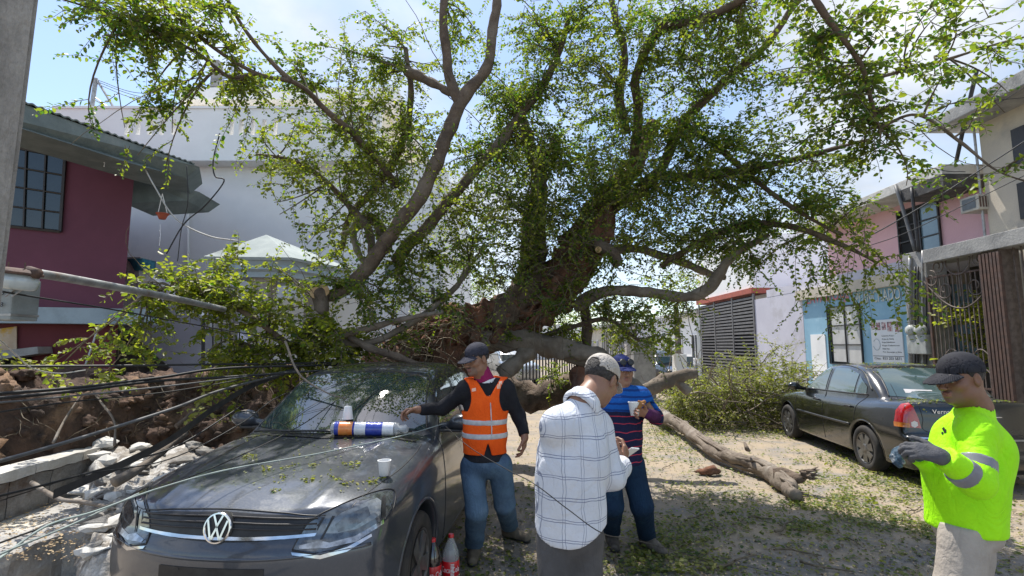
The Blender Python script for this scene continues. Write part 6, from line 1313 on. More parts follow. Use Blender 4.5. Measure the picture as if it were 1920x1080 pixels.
def frame(yaw, pitch=0, roll=0):
    """columns: right, forward, up. yaw 0 faces the camera (-Y)"""
    R_ = Matrix.Rotation(yaw, 3, 'Z') @ Matrix.Rotation(math.pi, 3, 'Z') @ Matrix.Rotation(-pitch, 3, 'X') @ Matrix.Rotation(roll, 3, 'Y')
    return np.array(R_)
def head_verts(c, Rm, neck, skin, stub=0.0, h=.0045, lean=0, fat=1.0):
    c = V3(c); L_ = lambda x, y, z: c+Rm @ np.array([x, y, z]); nk = V3(neck)
    lo = np.minimum(c-.15, nk-.09); hi = np.maximum(c+.15, nk+.09); F = Field(lo, hi, h)
    E = lambda p, r, k=.02, op='u': F.ell(L_(*p), r, Rm, k, op)
    E((0, -.014, .032), (.074, .094, .084)); E((0, .03, -.035), (.060*fat, .060, .082), .03); E((0, .045, -.082), (.042*fat, .038, .030), .03); E((0, .078, -.097), (.019, .014, .014), .02)
    for s in (1, -1):
        E((s*.028, .080, .024), (.026, .012, .009), .014); E((s*.044, .055, -.022), (.024, .028, .024), .02); E((s*.050*fat, .012, -.07), (.016, .03, .022), .03)
        E((s*.031, .098, .003), (.019, .014, .0115), .010, 's'); E((s*.031, .0785, .003), (.0135, .0125, .0120), .003)
        E((s*.077, -.008, -.004), (.009, .019, .031), .006); E((s*.084, -.002, .002), (.005, .009, .018), .004, 's'); E((s*.0125, .101, -.034), (.0085, .010, .0075), .006)
    F.cone(L_(0, .086, .014), L_(0, .112, -.028), .0085, .0125, .014); E((0, .093, -.0570), (.023, .0095, .0055), .006); E((0, .091, -.0690), (.021, .0095, .0065), .006); E((0, .104, -.0628), (.024, .006, .0016), .003, 's')
    F.cone(L_(0, -.025, -.055), nk, .055*fat, .066*fat, .04); F.cone(L_(0, .02, -.07), nk, .045*fat, .055*fat, .03)
    V, Q = F.nets(); q = (V-c) @ Rm; col = np.tile(np.array(skin), (len(V), 1))
    def paint_(mask, cc, a=1.0): col[mask] = col[mask]*(1-a)+np.array(cc)*a
    x, y, z = q.T; ax_ = np.abs(x)
    paint_((y > .05) & (z < -.045) & (ax_ < .052) & (z > -.12), (.16, .12, .10), stub); paint_((y > .085) & (z < -.041) & (z > -.052) & (ax_ < .026), (.06, .045, .04), min(1, stub*1.6))
    paint_((y > .085) & (z < -.051) & (z > -.074) & (ax_ < .022), (.28, .10, .08), .6)
    paint_((y > .062) & (np.abs(z-.0275) < .0055) & (ax_ > .012) & (ax_ < .050), (.02, .015, .012), .85)
    e = (np.hypot(ax_-.031, z-.003) < .0115) & (y > .082); paint_(e & (np.abs(z-.003) < .0065), (.55, .50, .46)); paint_((np.hypot(ax_-.031, z-.003) < .0052) & (y > .082), (.015, .010, .008)); paint_(e & (np.abs(z-.003) >= .0065), (.10, .06, .045), .7)
    paint_((y > .09) & (ax_ < .012) & (np.abs(z+.0415) < .0025), (.09, .04, .03), .6)
    return V, Q, col
def hand_field(F, w_, d, n, s, curl, g=0.0, thumb=.5, spread=.10, k=.006, sz=1.0):
    """w_: wrist, d: towards the fingers, n: palm side, s: thumb side"""
    w_, d, n, s = [V3(v) for v in (w_, d, n, s)]; d /= np.linalg.norm(d); n = n-d*(n@d); n /= np.linalg.norm(n); s = s-d*(s@d)-n*(s@n); s /= np.linalg.norm(s)
    offs = (.026, .009, -.009, -.025); lens = ((.040, .026, .020), (.045, .029, .022), (.041, .027, .021), (.032, .021, .018)); kn = (.088, .092, .088, .080)
    for i in range(4):
        F.cone(w_+s*offs[i]*.55, w_+d*kn[i]*sz+s*offs[i], .0155+g, .0115+g, .012)
    for i in range(4):
        p = w_+d*kn[i]*sz+s*offs[i]; a = curl[i] if hasattr(curl, '__len__') else curl; ang = 0; fd_ = d+s*spread*(1.5-i)*.6; fd_ /= np.linalg.norm(fd_)
        for j in range(3):
            ang += a*(.75, 1.0, .7)[j]; v = fd_*math.cos(ang)+n*math.sin(ang); e = p+v*lens[i][j]*sz; F.cone(p, e, .0092-.0008*j+g, .0084-.0008*j+g, k*.5); p = e
    t0 = w_+d*.022+s*.020; v = d*.62+s*.72+n*.30*thumb; v /= np.linalg.norm(v); p = t0+v*.042*sz; F.cone(t0, p, .016+g, .0115+g, .01)
    for j in range(2):
        v = v+n*thumb*.45+d*.35; v /= np.linalg.norm(v); e = p+v*(.030, .024)[j]*sz; F.cone(p, e, .0108+g-.001*j, .009+g, .004); p = e
def hand_verts(w_, arm, d, n, s, curl, h=.0032, **kk):
    c = V3(w_)+V3(d)/np.linalg.norm(V3(d))*.07; F = Field(c-.15, c+.15, h); a = V3(arm)-V3(w_); a /= np.linalg.norm(a)
    hand_field(F, w_, d, n, s, curl, **kk); F.cone(V3(w_)+a*.05, V3(w_)+V3(d)/np.linalg.norm(V3(d))*.015, .030+kk.get('g', 0), .027+kk.get('g', 0), .02); return F.nets()
def joinv(parts):
    Vs, Qs, Cs, o = [], [], [], 0
    for V, Q, C in parts: Vs.append(V); Qs.append(Q+o); Cs.append(C); o += len(V)
    return np.vstack(Vs), np.vstack(Qs), np.vstack(Cs)
def torso_prims(F, S, g, arms=True, ag=None, k=.06):
    R_ = S['R']
    for c, r in S['torso']: F.ell(c, np.array(r)+g, R_, k)
    F.cone(S['sh'][0], S['sh'][1], S['shr']+g, S['shr']+g, k)
    for i in (0, 1): F.cone(V3(S['neck'])-[0, 0, .02], S['sh'][i], .050+g, S['shr']+g, .05)
    if arms:
        ag = g if ag is None else ag
        for i in (0, 1):
            F.cone(S['sh'][i], S['el'][i], S['ar'][0]+ag, S['ar'][1]+ag, .045); F.cone(S['el'][i], S['wr'][i], S['ar'][1]+ag, S['ar'][2]+ag, .02)
def bounds(S, pad=.16):
    pts = [V3(p) for k_ in ('sh', 'el', 'wr') for p in S[k_]]+[V3(c) for c, _ in S['torso']]+[V3(S['neck'])]
    A_ = np.array(pts); return A_.min(0)-pad, A_.max(0)+pad
def person(S, label):
    """S holds world joints; returns the body object (top level)"""
    base = V3(S['base']); parts = [head_verts(S['head'], S['H'], S['neck'], S['skin'], S.get('stub', 0), fat=S.get('fat', 1))]
    lo, hi = bounds(S); lo = np.minimum(lo, [base[0]-.5, base[1]-.5, 0]); F = Field(lo, hi, .016)
    torso_prims(F, dict(S, torso=[(c, np.array(r)*[.9, .88, .8]) for c, r in S['torso'][:2]]), -.026); F.ell(S['pelv'], np.array(S['pelr'])-.035, S['R'], .03)
    for hp, kn, an in zip(S['hip'], S['kn'], S['an']): F.cone(hp, kn, S['lr'][0]-.022, S['lr'][1]-.02, .03); F.cone(kn, an, S['lr'][1]-.02, .035, .02)
    V, Q = F.nets(); parts.append((V, Q, np.tile(np.array(S['skin']), (len(V), 1))))
    for i, hd in enumerate(S['hands']):
        if hd is None or hd.get('glove'): continue
        V, Q = hand_verts(S['wr'][i], S['el'][i], hd['d'], hd['n'], hd['s'], hd['curl'], thumb=hd.get('thumb', .5), sz=hd.get('sz', 1)); parts.append((V, Q, np.tile(np.array(S['skin'])*np.array([.95, .9, .88]), (len(V), 1))))
    V, Q, C = joinv(parts); me = mesh_np('person', V-base, Q); a = me.attributes.new('col', 'FLOAT_COLOR', 'POINT'); a.data.foreach_set('color', np.hstack([C, np.ones((len(C), 1))]).astype(np.float32).ravel())
    o = link_mesh('person', me, M['skin']); o.location = tuple(base); tag(o, label, 'person'); S['root'] = o
    for i, hd in enumerate(S['hands']):
        if hd and hd.get('glove'):
            V, Q = hand_verts(S['wr'][i], S['el'][i], hd['d'], hd['n'], hd['s'], hd['curl'], g=.0028, thumb=hd.get('thumb', .5), sz=hd.get('sz', 1)); link_mesh('glove', mesh_np('glove', V-base, Q), M[hd['glove']], o, local=True)
    # trousers
    lo = np.array([base[0]-.55, base[1]-.6, -.02]); hi = np.array([base[0]+.55, base[1]+.6, S['waist']+.06]); F = Field(lo, hi, .0095)
    F.ell(S['pelv'], S['pelr'], S['R'], .03)
    for hp, kn, an in zip(S['hip'], S['kn'], S['an']):
        F.cone(hp, kn, S['lr'][0], S['lr'][1], .025); F.cone(kn, an, S['lr'][1], S['lr'][2], .03)
    zc = S['cuff']; tr = finish('trousers', F, S['trm'], o, base, .006, [lambda X, Y, Z: zc-Z, lambda X, Y, Z: Z-S['waist']], seed=base[0]*3, sc=.8)
    # shoes
    for an, toe in zip(S['an'], S['toe']):
        a = V3(an); t = V3(toe); a0 = np.array([a[0], a[1], .045]); t0 = np.array([t[0], t[1], .032]); c = (a0+t0)/2; F = Field(c-.2, c+.2, .008); dd = (t0-a0)/np.linalg.norm(t0-a0)
        F.cone(a0-dd*.035, t0, .046, .038, .03); F.cone(a0+[0, 0, .05], a0, .046, .05, .03); F.cone(a0+[0, 0, .03], (a0+t0)/2+[0, 0, .01], .045, .04, .03)
        so = finish('shoe', F, S['shm'], o, base, 0, [lambda X, Y, Z: .012-Z])
        F = Field(c-.2, c+.2, .008); F.cone(a0-dd*.035, t0, .052, .044, .02); finish('sole', F, 'blackp', so, base, 0, [lambda X, Y, Z: .003-Z, lambda X, Y, Z: Z-.026])
    # hair under the cap
    c = V3(S['head']); H = S['H']; F = Field(c-.14, c+.14, .006); F.ell(c+H@np.array([0, -.018, .030]), (.0775, .096, .086), H, .01)
    def hc(X, Y, Z):
        q = np.stack([X-c[0], Y-c[1], Z-c[2]], -1) @ H; return np.maximum(np.maximum(q[..., 1]-.02-np.maximum(0, q[..., 2]-.0)*1.2, -.052-q[..., 2]+np.maximum(0, q[..., 1]+.03)*1.3), -.2)
    finish('hair', F, 'hair', o, base, .0012, [hc], sc=4)
    # cap: crown and peak
    cp = S['cap']; F = Field(c-.2, c+.22, .0055); F.ell(c+H@np.array([0, -.014, .040]), (.084, .103, .086), H, .01)
    def cc(X, Y, Z):
        q = np.stack([X-c[0], Y-c[1], Z-c[2]], -1) @ H; zl = .030-.20*np.clip(-q[..., 1], 0, .12); return zl-q[..., 2]
    def inner(X, Y, Z):
        q = (np.stack([X-c[0], Y-c[1], Z-c[2]], -1) @ H - [0, -.014, .036])/[.0790, .098, .080]; r = np.sqrt((q**2).sum(-1)); return (1-r)*.08
    cl = [cc, inner]
    if cp.get('open'): cl.append(lambda X, Y, Z: .034-np.sqrt((((np.stack([X-c[0], Y-c[1], Z-c[2]], -1) @ H)-[0, -.115, .028])*[1, .4, 1.05])**2 @ np.ones(3)) if False else .036-np.linalg.norm(((np.stack([X-c[0], Y-c[1], Z-c[2]], -1) @ H)-[0, -.112, .022])*[1, .5, 1], axis=-1))
    ca = finish('cap', F, cp['m'], o, base, .0, cl, sc=1.6)
    F = Field(c-.2, c+.25, .005)
    X, Y, Z = F.grid(); q = np.stack([X-c[0], Y-c[1], Z-c[2]], -1) @ H; bl = cp.get('brim', .075)
    zb = .040-.35*np.clip(q[..., 1]-.07, 0, 1)-9*(q[..., 0]**2)*.42; u = np.sqrt((q[..., 0]/.078)**2+((q[..., 1]-.065)/(bl+.03))**2)
    F.F = np.maximum(np.maximum(np.abs(q[..., 2]-zb)-.0035, (u-1)*.07), .055-q[..., 1]).astype(np.float32); V, Q = F.nets(); link_mesh('peak', mesh_np('peak', V-base, Q), M[cp.get('pm', cp['m'])], ca, local=True)
    p = V3(c)+H@np.array([0, -.014, .124]); bm = BM(); rock(bm, p-base, .008, 1, amp=0); obj('cap_button', bm, M[cp['m']], ca, local=True, smooth=True)
    return o
def shirt(S, m, g, hem, name='shirt', amp=.006, arms=True, neckr=.078, ag=None, extra=(), hemslope=None, h=.0095, seed=0, cuffcut=None, sleeve_end=None, sc=.9):
    lo, hi = bounds(S, .2); lo[2] = min(lo[2], hem-.05); F = Field(lo, hi, h); S2 = dict(S)
    if sleeve_end is not None: S2['wr'] = [V3(e)+(V3(w_)-V3(e))*t for e, w_, t in zip(S['el'], S['wr'], sleeve_end)]
    torso_prims(F, S2, g, arms, ag)
    nk = V3(S['neck']); hd = V3(S['head']); ax_ = hd-nk; ax_ /= np.linalg.norm(ax_); cl = [lambda X, Y, Z: hem-Z if hemslope is None else hemslope(X, Y, Z)]
    def nh(X, Y, Z):
        P_ = np.stack([X, Y, Z], -1)-nk; t = P_@ax_; r = np.linalg.norm(P_-t[..., None]*ax_, axis=-1); return np.where(t > -.02, neckr-r, -.1)
    cl.append(nh)
    if arms:
        for e, w_ in zip(S2['el'], S2['wr']):
            d = V3(w_)-V3(e); L_ = np.linalg.norm(d); d /= L_
            cl.append(lambda X, Y, Z, e=V3(e), d=d, L_=L_: np.where(np.linalg.norm(np.stack([X, Y, Z], -1)-e-d*L_, axis=-1) < .12, (np.stack([X, Y, Z], -1)-e)@d-(L_-.005), -.5))
    return finish(name, F, m, S['root'], V3(S['base']), amp, cl+list(extra), seed=seed, sc=sc)

# ---- man in the orange vest
sk = (.30, .165, .105); ft1 = PZ(888, 1050); ft2 = PZ(962, 1012); Dm = 4.0; pp = lambda x, y, D=4.0: P(x, y, D)
S1 = dict(base=((ft1.x+ft2.x)/2, (ft1.y+ft2.y)/2, 0), skin=(.27, .14, .088), head=pp(893, 673, 3.94), H=frame(-.75, .22, 0), neck=pp(911, 716, 4.0), stub=.55, R=frame(.05),
    torso=[(pp(910, 762, 4.0), (.165, .125, .20)), (pp(909, 815, 4.0), (.155, .13, .17)), (pp(909, 870, 4.0), (.162, .122, .20))], sh=[pp(876, 730, 3.97), pp(946, 728, 4.03)], shr=.058,
    el=[pp(829, 766, 4.02), pp(972, 779, 4.06)], wr=[pp(786, 768, 3.92), pp(984, 817, 3.98)], ar=(.060, .050, .036),
    hip=[pp(886, 872, 4.0), pp(938, 872, 4.0)], kn=[pp(893, 958, 3.93), pp(946, 945, 4.12)], an=[ft1+Vector((0, .06, .10)), ft2+Vector((-.03, .05, .10))], toe=[ft1+Vector((0, -.11, 0)), ft2+Vector((.11, -.06, 0))],
    lr=(.094, .080, .074), pelv=pp(911, 868, 4.0), pelr=(.158, .122, .12), waist=pp(910, 845, 4.0).z, cuff=.075, trm='denim', shm='shoe_t', cap=dict(m='capg', brim=.078),
    hands=[dict(d=(-1, -.1, -.1), n=(0, -.5, -1), s=(.1, -1, .3), curl=(.75, .85, .95, 1.0), thumb=1.0), dict(d=(-.05, 0, -1), n=(-1, .3, 0), s=(-.2, -1, 0), curl=(.45, .5, .55, .6), thumb=.5)])
p1 = person(S1, 'man in orange safety vest, dark cap and blue jeans reaching over the grey car')
shirt(S1, 'blackcl', .004, pp(910, 862, 4.0).z, 'black_shirt', .006, seed=1)
zv = pp(915, 735, 4.0).z; nk1 = V3(S1['neck']); R1 = S1['R']; zhem = pp(900, 848, 4.0).z; cV = V3(pp(915, 800, 4.0))
def vcut(X, Y, Z):
    q = np.stack([X-cV[0], Y-cV[1], Z-cV[2]], -1) @ R1; zz = Z-pp(915, 741, 4.0).z
    return np.where(q[..., 1] > -.02, np.where(zz > 0, .012+zz*.62-np.abs(q[..., 0]+0.0), -1), -1)
def notch(X, Y, Z):
    q = np.stack([X-cV[0], Y-cV[1], Z-cV[2]], -1) @ R1; zz = pp(915, 826, 4.0).z-Z; return np.where((q[..., 1] > 0) & (zz > 0), .004+zz*.28-np.abs(q[..., 0]), -1)
armcut = []
for i in (0, 1):
    armcut.append(lambda X, Y, Z, s=V3(S1['sh'][i]), e=V3(S1['el'][i]), sg=(-1, 1)[i]: np.where((np.abs(X-s[0]) < .12) & (Z > s[2]-.16), .052+.012-np.sqrt((X-(s[0]+sg*.045))**2*.6+(Z-(s[2]-.055))**2*.22), -1))
vest = shirt(S1, 'vest', .017, zhem, 'safety_vest', .004, arms=False, neckr=.085, extra=[vcut, notch]+armcut, seed=2, h=.009)
def band(S, root_obj, g, z0, z1, name, m, cuts=(), h=.008, amp=0.004, seed=2, arms=False):
    lo, hi = bounds(S, .2); lo[2] = z0-.05; hi[2] = z1+.05; F = Field(lo, hi, h); torso_prims(F, S, g, arms); o = finish(name, F, m, S['root'], V3(S['base']), amp, [lambda X, Y, Z: z0-Z, lambda X, Y, Z: Z-z1]+list(cuts), seed=seed, sc=.9); o.parent = root_obj; o.location = (0, 0, 0); return o
for ya, yb in ((783, 794), (808, 819)): band(S1, vest, .0195, pp(910, yb, 4.0).z, pp(910, ya, 4.0).z, 'reflective_band', 'silver', [vcut])
b1 = V3(S1['base']); bm = BM(); fq = lambda x, y, D=3.84: Vector(V3(pp(x, y, D))-b1)
bm.free()
bvh_v = BVHTree.FromObject(vest, bpy.context.evaluated_depsgraph_get())
def onobj(bv, root, px, py, off=.004):
    o_ = O-Vector(root.location); d = ray(px, py).normalized(); h = bv.ray_cast(o_, d); return (h[0]-d*off) if h[0] is not None else None
def patch(bv, root, parent, name, m, pts, off=.004, step=3, thick=None):
    bm = BM(); bm.faces.new([bm.verts.new((a, b, 0)) for a, b in pts])
    for ax_, vals in ((0, [p[0] for p in pts]), (1, [p[1] for p in pts])):
        t = min(vals)+step*.5
        while t < max(vals):
            co = [0, 0, 0]; co[ax_] = t; no = [0, 0, 0]; no[ax_] = 1; bmesh.ops.bisect_plane(bm, geom=bm.verts[:]+bm.edges[:]+bm.faces[:], plane_co=co, plane_no=no); t += step
    dead = []
    for v in bm.verts:
        h = onobj(bv, root, v.co.x, v.co.y, off)
        if h is None: dead.append(v)
        else: v.co = h
    if dead: bmesh.ops.delete(bm, geom=dead, context='VERTS')
    return obj(name, bm, M[m], parent, local=True, smooth=True)
pts = [q for q in (onobj(bvh_v, p1, x, y, .003) for x, y in ((918, 742), (920, 760), (921, 780), (922, 800), (922, 822))) if q is not None]
bm = BM(); tube(bm, pts, .0045, 5); obj('zip', bm, M['silver'], vest, local=True)
M['tagp'] = mat('faded_print', (.85, .42, .25), (.9, .55, .42), .8, 40)
patch(bvh_v, p1, vest, 'chest_print', 'tagp', [(871, 731), (892, 727), (893, 733), (872, 737)]); patch(bvh_v, p1, vest, 'chest_print', 'tagp', [(931, 716), (950, 713), (951, 727), (932, 729)])
F = Field(nk1-[.13, .13, .1], nk1+[.13, .13, .12], .006); F.cone(nk1-[0, .0, .012], V3(S1['head'])+S1['H']@np.array([0, -.02, -.075]), .075, .066, .01); finish('neck_gaiter', F, 'scarf', p1, b1, .003, [lambda X, Y, Z: Z-(V3(S1['head'])[2]-.045+(X-V3(S1['head'])[0])*.6)], sc=2)
F = Field(nk1-[.14, .14, .1], nk1+[.14, .14, .1], .006); F.cone(nk1-[0, 0, .03], nk1+[0, 0, .0], .085, .080, .01); finish('collar', F, 'whitec', p1, b1, .002, [lambda X, Y, Z: Z-(nk1[2]+.014+(X-nk1[0])*.25)], sc=2)

# ---- man in the striped polo holding a cup
f1 = PZ(1150, 1024); f2 = PZ(1222, 1032); pq = lambda x, y, D=4.15: P(x, y, D)
S2 = dict(base=((f1.x+f2.x)/2, (f1.y+f2.y)/2, 0), skin=(.33, .165, .10), head=pq(1166, 694), H=frame(.25, .05), neck=pq(1162, 728), R=frame(.15), stub=.15, fat=1.08,
    torso=[(pq(1163, 770), (.185, .14, .19)), (pq(1162, 815), (.175, .165, .17)), (pq(1162, 862), (.17, .152, .20))], sh=[pq(1125, 742, 4.15), pq(1200, 744, 4.15)], shr=.062,
    el=[pq(1108, 800, 4.1), pq(1229, 782, 4.12)], wr=[pq(1125, 835, 3.9), pq(1214, 776, 3.93)], ar=(.066, .056, .040),
    hip=[pq(1142, 872), pq(1184, 872)], kn=[pq(1147, 948, 4.1), pq(1203, 948, 4.15)], an=[f1+Vector((0, .06, .10)), f2+Vector((-.02, .06, .10))], toe=[f1+Vector((-.01, -.12, 0)), f2+Vector((.06, -.12, 0))],
    lr=(.105, .085, .070), pelv=pq(1163, 862), pelr=(.160, .140, .12), waist=pq(1160, 850).z, cuff=.07, trm='denim_d', shm='shoe', cap=dict(m='capn', brim=.07),
    hands=[None, dict(d=(-1, -.35, .25), n=(-.3, -.6, -.1), s=(0, -.2, 1), curl=(.7, .75, .8, .85), thumb=.6)])
p2 = person(S2, 'man in blue and red striped polo shirt and navy cap holding a white cup')
shirt(S2, 'polo', .006, pq(1160, 868).z, 'polo_shirt', .006, ag=.006, neckr=.075, sleeve_end=(.25, .12), seed=4)
F = Field(*[V3(S2['el'][1])+[a]*3 for a in (-.4, .4)], .008); F.cone(S2['el'][1], S2['wr'][1], .054, .040, .01); finish('arm_sleeve', F, 'sleeve', p2, V3(S2['base']), .002)
hd = V3(S2['head']); H2 = S2['H']; bm = BM()
for s in (1, -1):
    lathe(bm, [(.027, -.003), (.028, 0), (.02, .004), (.001, .005)], 14, Matrix.Translation(Vector(hd+H2@np.array([s*.033, .090, .072])-V3(S2['base']))) @ Matrix([[*r, 0] for r in (H2@np.array(Matrix.Rotation(-1.1, 3, 'X')))]+[[0, 0, 0, 1]]))
tube(bm, [Vector(hd+H2@np.array([x, y, z])-V3(S2['base'])) for x, y, z in ((-.084, .02, .068), (-.06, .078, .073), (0, .093, .076), (.06, .078, .073), (.084, .02, .068))], .003, 5)
o = obj('sunglasses', bm, M['blackp'], p2, local=True, smooth=True); o.parent = None; o.location = p2.location; tag(o, 'dark sunglasses resting on the navy cap of the man in striped polo', 'sunglasses')
def cup(name, c, r0, r1, h, label, tilt=None, parent=None, m='foam'):
    bm = BM(); T = Matrix.Translation(c) @ (tilt or Matrix.Identity(4)); lathe(bm, [(r0*.9, 0), (r0, .003), (r1, h), (r1+.003, h), (r1+.003, h+.004), (r1-.002, h+.004), (r0-.002, .006), (.001, .006)], 28, T); o = obj(name, bm, M[m], smooth=True, sharp=40); tag(o, label, 'cup'); center(o); return o
M['foam'] = mat('white_foam', (.80, .80, .79), (.76, .76, .75), .6, 60, grain=.02)
cc_ = pq(1190, 779, 3.90); cup('foam_cup', cc_, .030, .044, .095, 'white foam cup in the hand of the man in striped polo')
F = Field(V3(pq(1203, 757, 3.86))-.09, V3(pq(1203, 757, 3.86))+.09, .004); c_ = V3(pq(1203, 758, 3.87)); F.cone(c_+[-.02, 0, -.02], c_+[.02, 0, .018], .017, .014, .01); F.cone(c_+[.0, 0, .01], c_+[-.02, 0, .02], .014, .01, .01)
M['bread'] = mat('brown_bread', (.36, .17, .05), (.24, .10, .03), .8, 30); X, Y, Z = F.grid(); V, Q = F.nets(); o = link_mesh('bread_roll', mesh_np('bread_roll', V, Q), M['bread']); center(o); tag(o, 'piece of brown bread above the hand holding the foam cup', 'bread')

# ---- man in the plaid shirt, back to the viewer
pr = lambda x, y, D=2.45: P(x, y, D)
bx = pr(1068, 1000).x
S3 = dict(base=(bx, 2.47, 0), skin=(.26, .135, .085), head=pr(1127, 712, 2.58), H=frame(math.pi-.72, .62, .05), neck=pr(1092, 757, 2.47), R=frame(math.pi-.35), stub=.1,
    torso=[(pr(1068, 795, 2.43), (.085, .07, .060)), (pr(1077, 846, 2.46), (.150, .108, .16)), (pr(1068, 900, 2.45), (.154, .120, .20)), (pr(1070, 990, 2.45), (.152, .120, .26))], sh=[pr(1048, 799, 2.40), pr(1118, 802, 2.54)][::1], shr=.052,
    el=[pr(1050, 880, 2.62), pr(1146, 893, 2.50)], wr=[pr(1120, 880, 2.82), pr(1166, 872, 2.70)], ar=(.060, .054, .042),
    hip=[pr(1042, 1010, 2.45), pr(1096, 1010, 2.47)], kn=[pr(1043, 1150, 2.42), pr(1092, 1150, 2.46)], an=[Vector((bx-.07, 2.42, .1)), Vector((bx+.09, 2.48, .1))], toe=[Vector((bx-.02, 2.60, 0)), Vector((bx+.16, 2.64, 0))],
    lr=(.090, .080, .072), pelv=pr(1069, 1000, 2.46), pelr=(.138, .105, .13), waist=pr(1070, 960).z, cuff=.06, trm='greytr', shm='shoe', cap=dict(m='capt', brim=.055, open=True),
    hands=[dict(d=(.8, .3, .2), n=(.1, 1, 0), s=(0, .2, 1), curl=(.6, .65, .7, .75)), dict(d=(.35, .5, .75), n=(-.6, .5, .1), s=(-.6, -.3, .6), curl=(.7, .8, .85, .9), thumb=.6)])
p3 = person(S3, 'man in white checked shirt and beige cap with his back to the viewer, looking down')
zh = pr(1068, 1012).z; bs = V3(S3['base']); R3 = S3['R']
def hemf(X, Y, Z):
    q = np.stack([X-bs[0], Y-bs[1], Z], -1) @ R3; return (zh+.075*np.clip(np.abs(q[..., 0])/.17, 0, 1.2)**2.5)-Z
SH3 = shirt(S3, 'plaid', .012, zh, 'checked_shirt', .006, neckr=.070, hemslope=hemf, seed=5, sc=.75, h=.009)
nk3 = V3(S3['neck']); hx = V3(S3['head'])+S3['H']@np.array([0, -.03, -.07]); ax3 = (hx-nk3)/np.linalg.norm(hx-nk3); F = Field(nk3-.16, nk3+.16, .0055); F.cone(nk3-ax3*.01, nk3+ax3*.024, .092, .080, .005)
def ci(X, Y, Z):
    P_ = np.stack([X, Y, Z], -1)-nk3; t = P_@ax3; r = np.linalg.norm(P_-t[..., None]*ax3, axis=-1); return np.maximum(.071-r, np.maximum(t-.036, -.03-t))
co = finish('shirt_collar', F, 'plaid', p3, bs, .001, [ci], sc=2)
c_ = pr(1175, 852, 2.80); bm = BM(); box(bm, (-.035, -.004, -.065), (.035, .004, .065), Matrix.Translation(c_) @ Matrix.Rotation(.5, 4, 'Z') @ Matrix.Rotation(.9, 4, 'X') @ Matrix.Rotation(.3, 4, 'Y'), bev=.003); o = obj('mobile_phone', bm, M['foam']); center(o); tag(o, 'white mobile phone held by the man in the checked shirt', 'phone')

# ---- man in lime shirt, in profile
pl_ = lambda x, y, D=2.5: P(x, y, D); bx = pl_(1815, 900).x
S4 = dict(base=(bx, 2.5, 0), skin=(.205, .098, .058), head=pl_(1800, 709, 2.5), H=frame(-math.pi/2+.12, .16), neck=pl_(1826, 762, 2.52), R=frame(-math.pi/2+.20), stub=.30, fat=1.06,
    torso=[(pl_(1820, 842, 2.52), (.170, .118, .17)), (pl_(1808, 900, 2.5), (.160, .135, .18)), (pl_(1808, 980, 2.5), (.155, .122, .26))], sh=[pl_(1822, 806, 2.68), pl_(1832, 812, 2.40)], shr=.052,
    el=[pl_(1798, 905, 2.72), pl_(1832, 905, 2.30)], wr=[pl_(1712, 846, 2.50), pl_(1766, 856, 2.27)], ar=(.062, .056, .044),
    hip=[pl_(1820, 995, 2.56), pl_(1808, 995, 2.45)], kn=[pl_(1812, 1110, 2.58), pl_(1800, 1110, 2.43)], an=[Vector((bx-.02, 2.60, .1)), Vector((bx-.03, 2.42, .1))], toe=[Vector((bx-.2, 2.61, 0)), Vector((bx-.2, 2.40, 0))],
    lr=(.094, .090, .085), pelv=pl_(1812, 990, 2.505), pelr=(.145, .115, .10), waist=pl_(1820, 975).z, cuff=.06, trm='khaki', shm='shoe', cap=dict(m='capb', brim=.088),
    hands=[dict(d=(-1, -.15, .05), n=(.2, -.5, -.8), s=(0, -1, .4), curl=(.8, .85, .9, 1.0), glove='gloveb', thumb=.9, sz=1.0), dict(d=(-1, .35, .25), n=(-.1, .9, -.5), s=(-.1, .4, .9), curl=(.75, .8, .85, .95), glove='glove', thumb=.7, sz=.98)])
p4 = person(S4, 'man in fluorescent lime long sleeved shirt, black cap and grey gloves in profile')
SH4 = shirt(S4, 'lime', .008, pl_(1820, 992).z, 'lime_shirt', .007, ag=.008, neckr=.074, seed=7, sc=.75, h=.009, sleeve_end=(.9, .97))
def armband(S, i, seg, t0, t1, g, name, m, parent, tiltv=None):
    a, b = (V3(S['sh'][i]), V3(S['el'][i])) if seg == 0 else (V3(S['el'][i]), V3(S['wr'][i])); ra_, rb_ = (S['ar'][0], S['ar'][1]) if seg == 0 else (S['ar'][1], S['ar'][2]); d = b-a; L_ = np.linalg.norm(d); d /= L_
    F = Field(np.minimum(a, b)-.13, np.maximum(a, b)+.13, .0065); F.cone(a, b, ra_+g, rb_+g, .01); tv = d if tiltv is None else d+np.array(tiltv)
    o = finish(name, F, m, S['root'], V3(S['base']), .003, [lambda X, Y, Z: t0*L_-(np.stack([X, Y, Z], -1)-a)@tv, lambda X, Y, Z: (np.stack([X, Y, Z], -1)-a)@tv-t1*L_], seed=3); o.parent = parent
armband(S4, 1, 0, .56, .78, .0125, 'reflective_band', 'silver_shaded', SH4); armband(S4, 1, 1, .30, .56, .0125, 'reflective_band', 'silver_shaded', SH4)
bv4 = BVHTree.FromObject(SH4, bpy.context.evaluated_depsgraph_get())
for q_ in ([(1766, 803), (1770, 800), (1772, 806), (1768, 808)], [(1769, 806), (1774, 804), (1774, 811), (1770, 812)], [(1765, 809), (1769, 810), (1768, 815), (1765, 814)]): patch(bv4, p4, SH4, 'chest_logo', 'blackcl', q_, step=2)
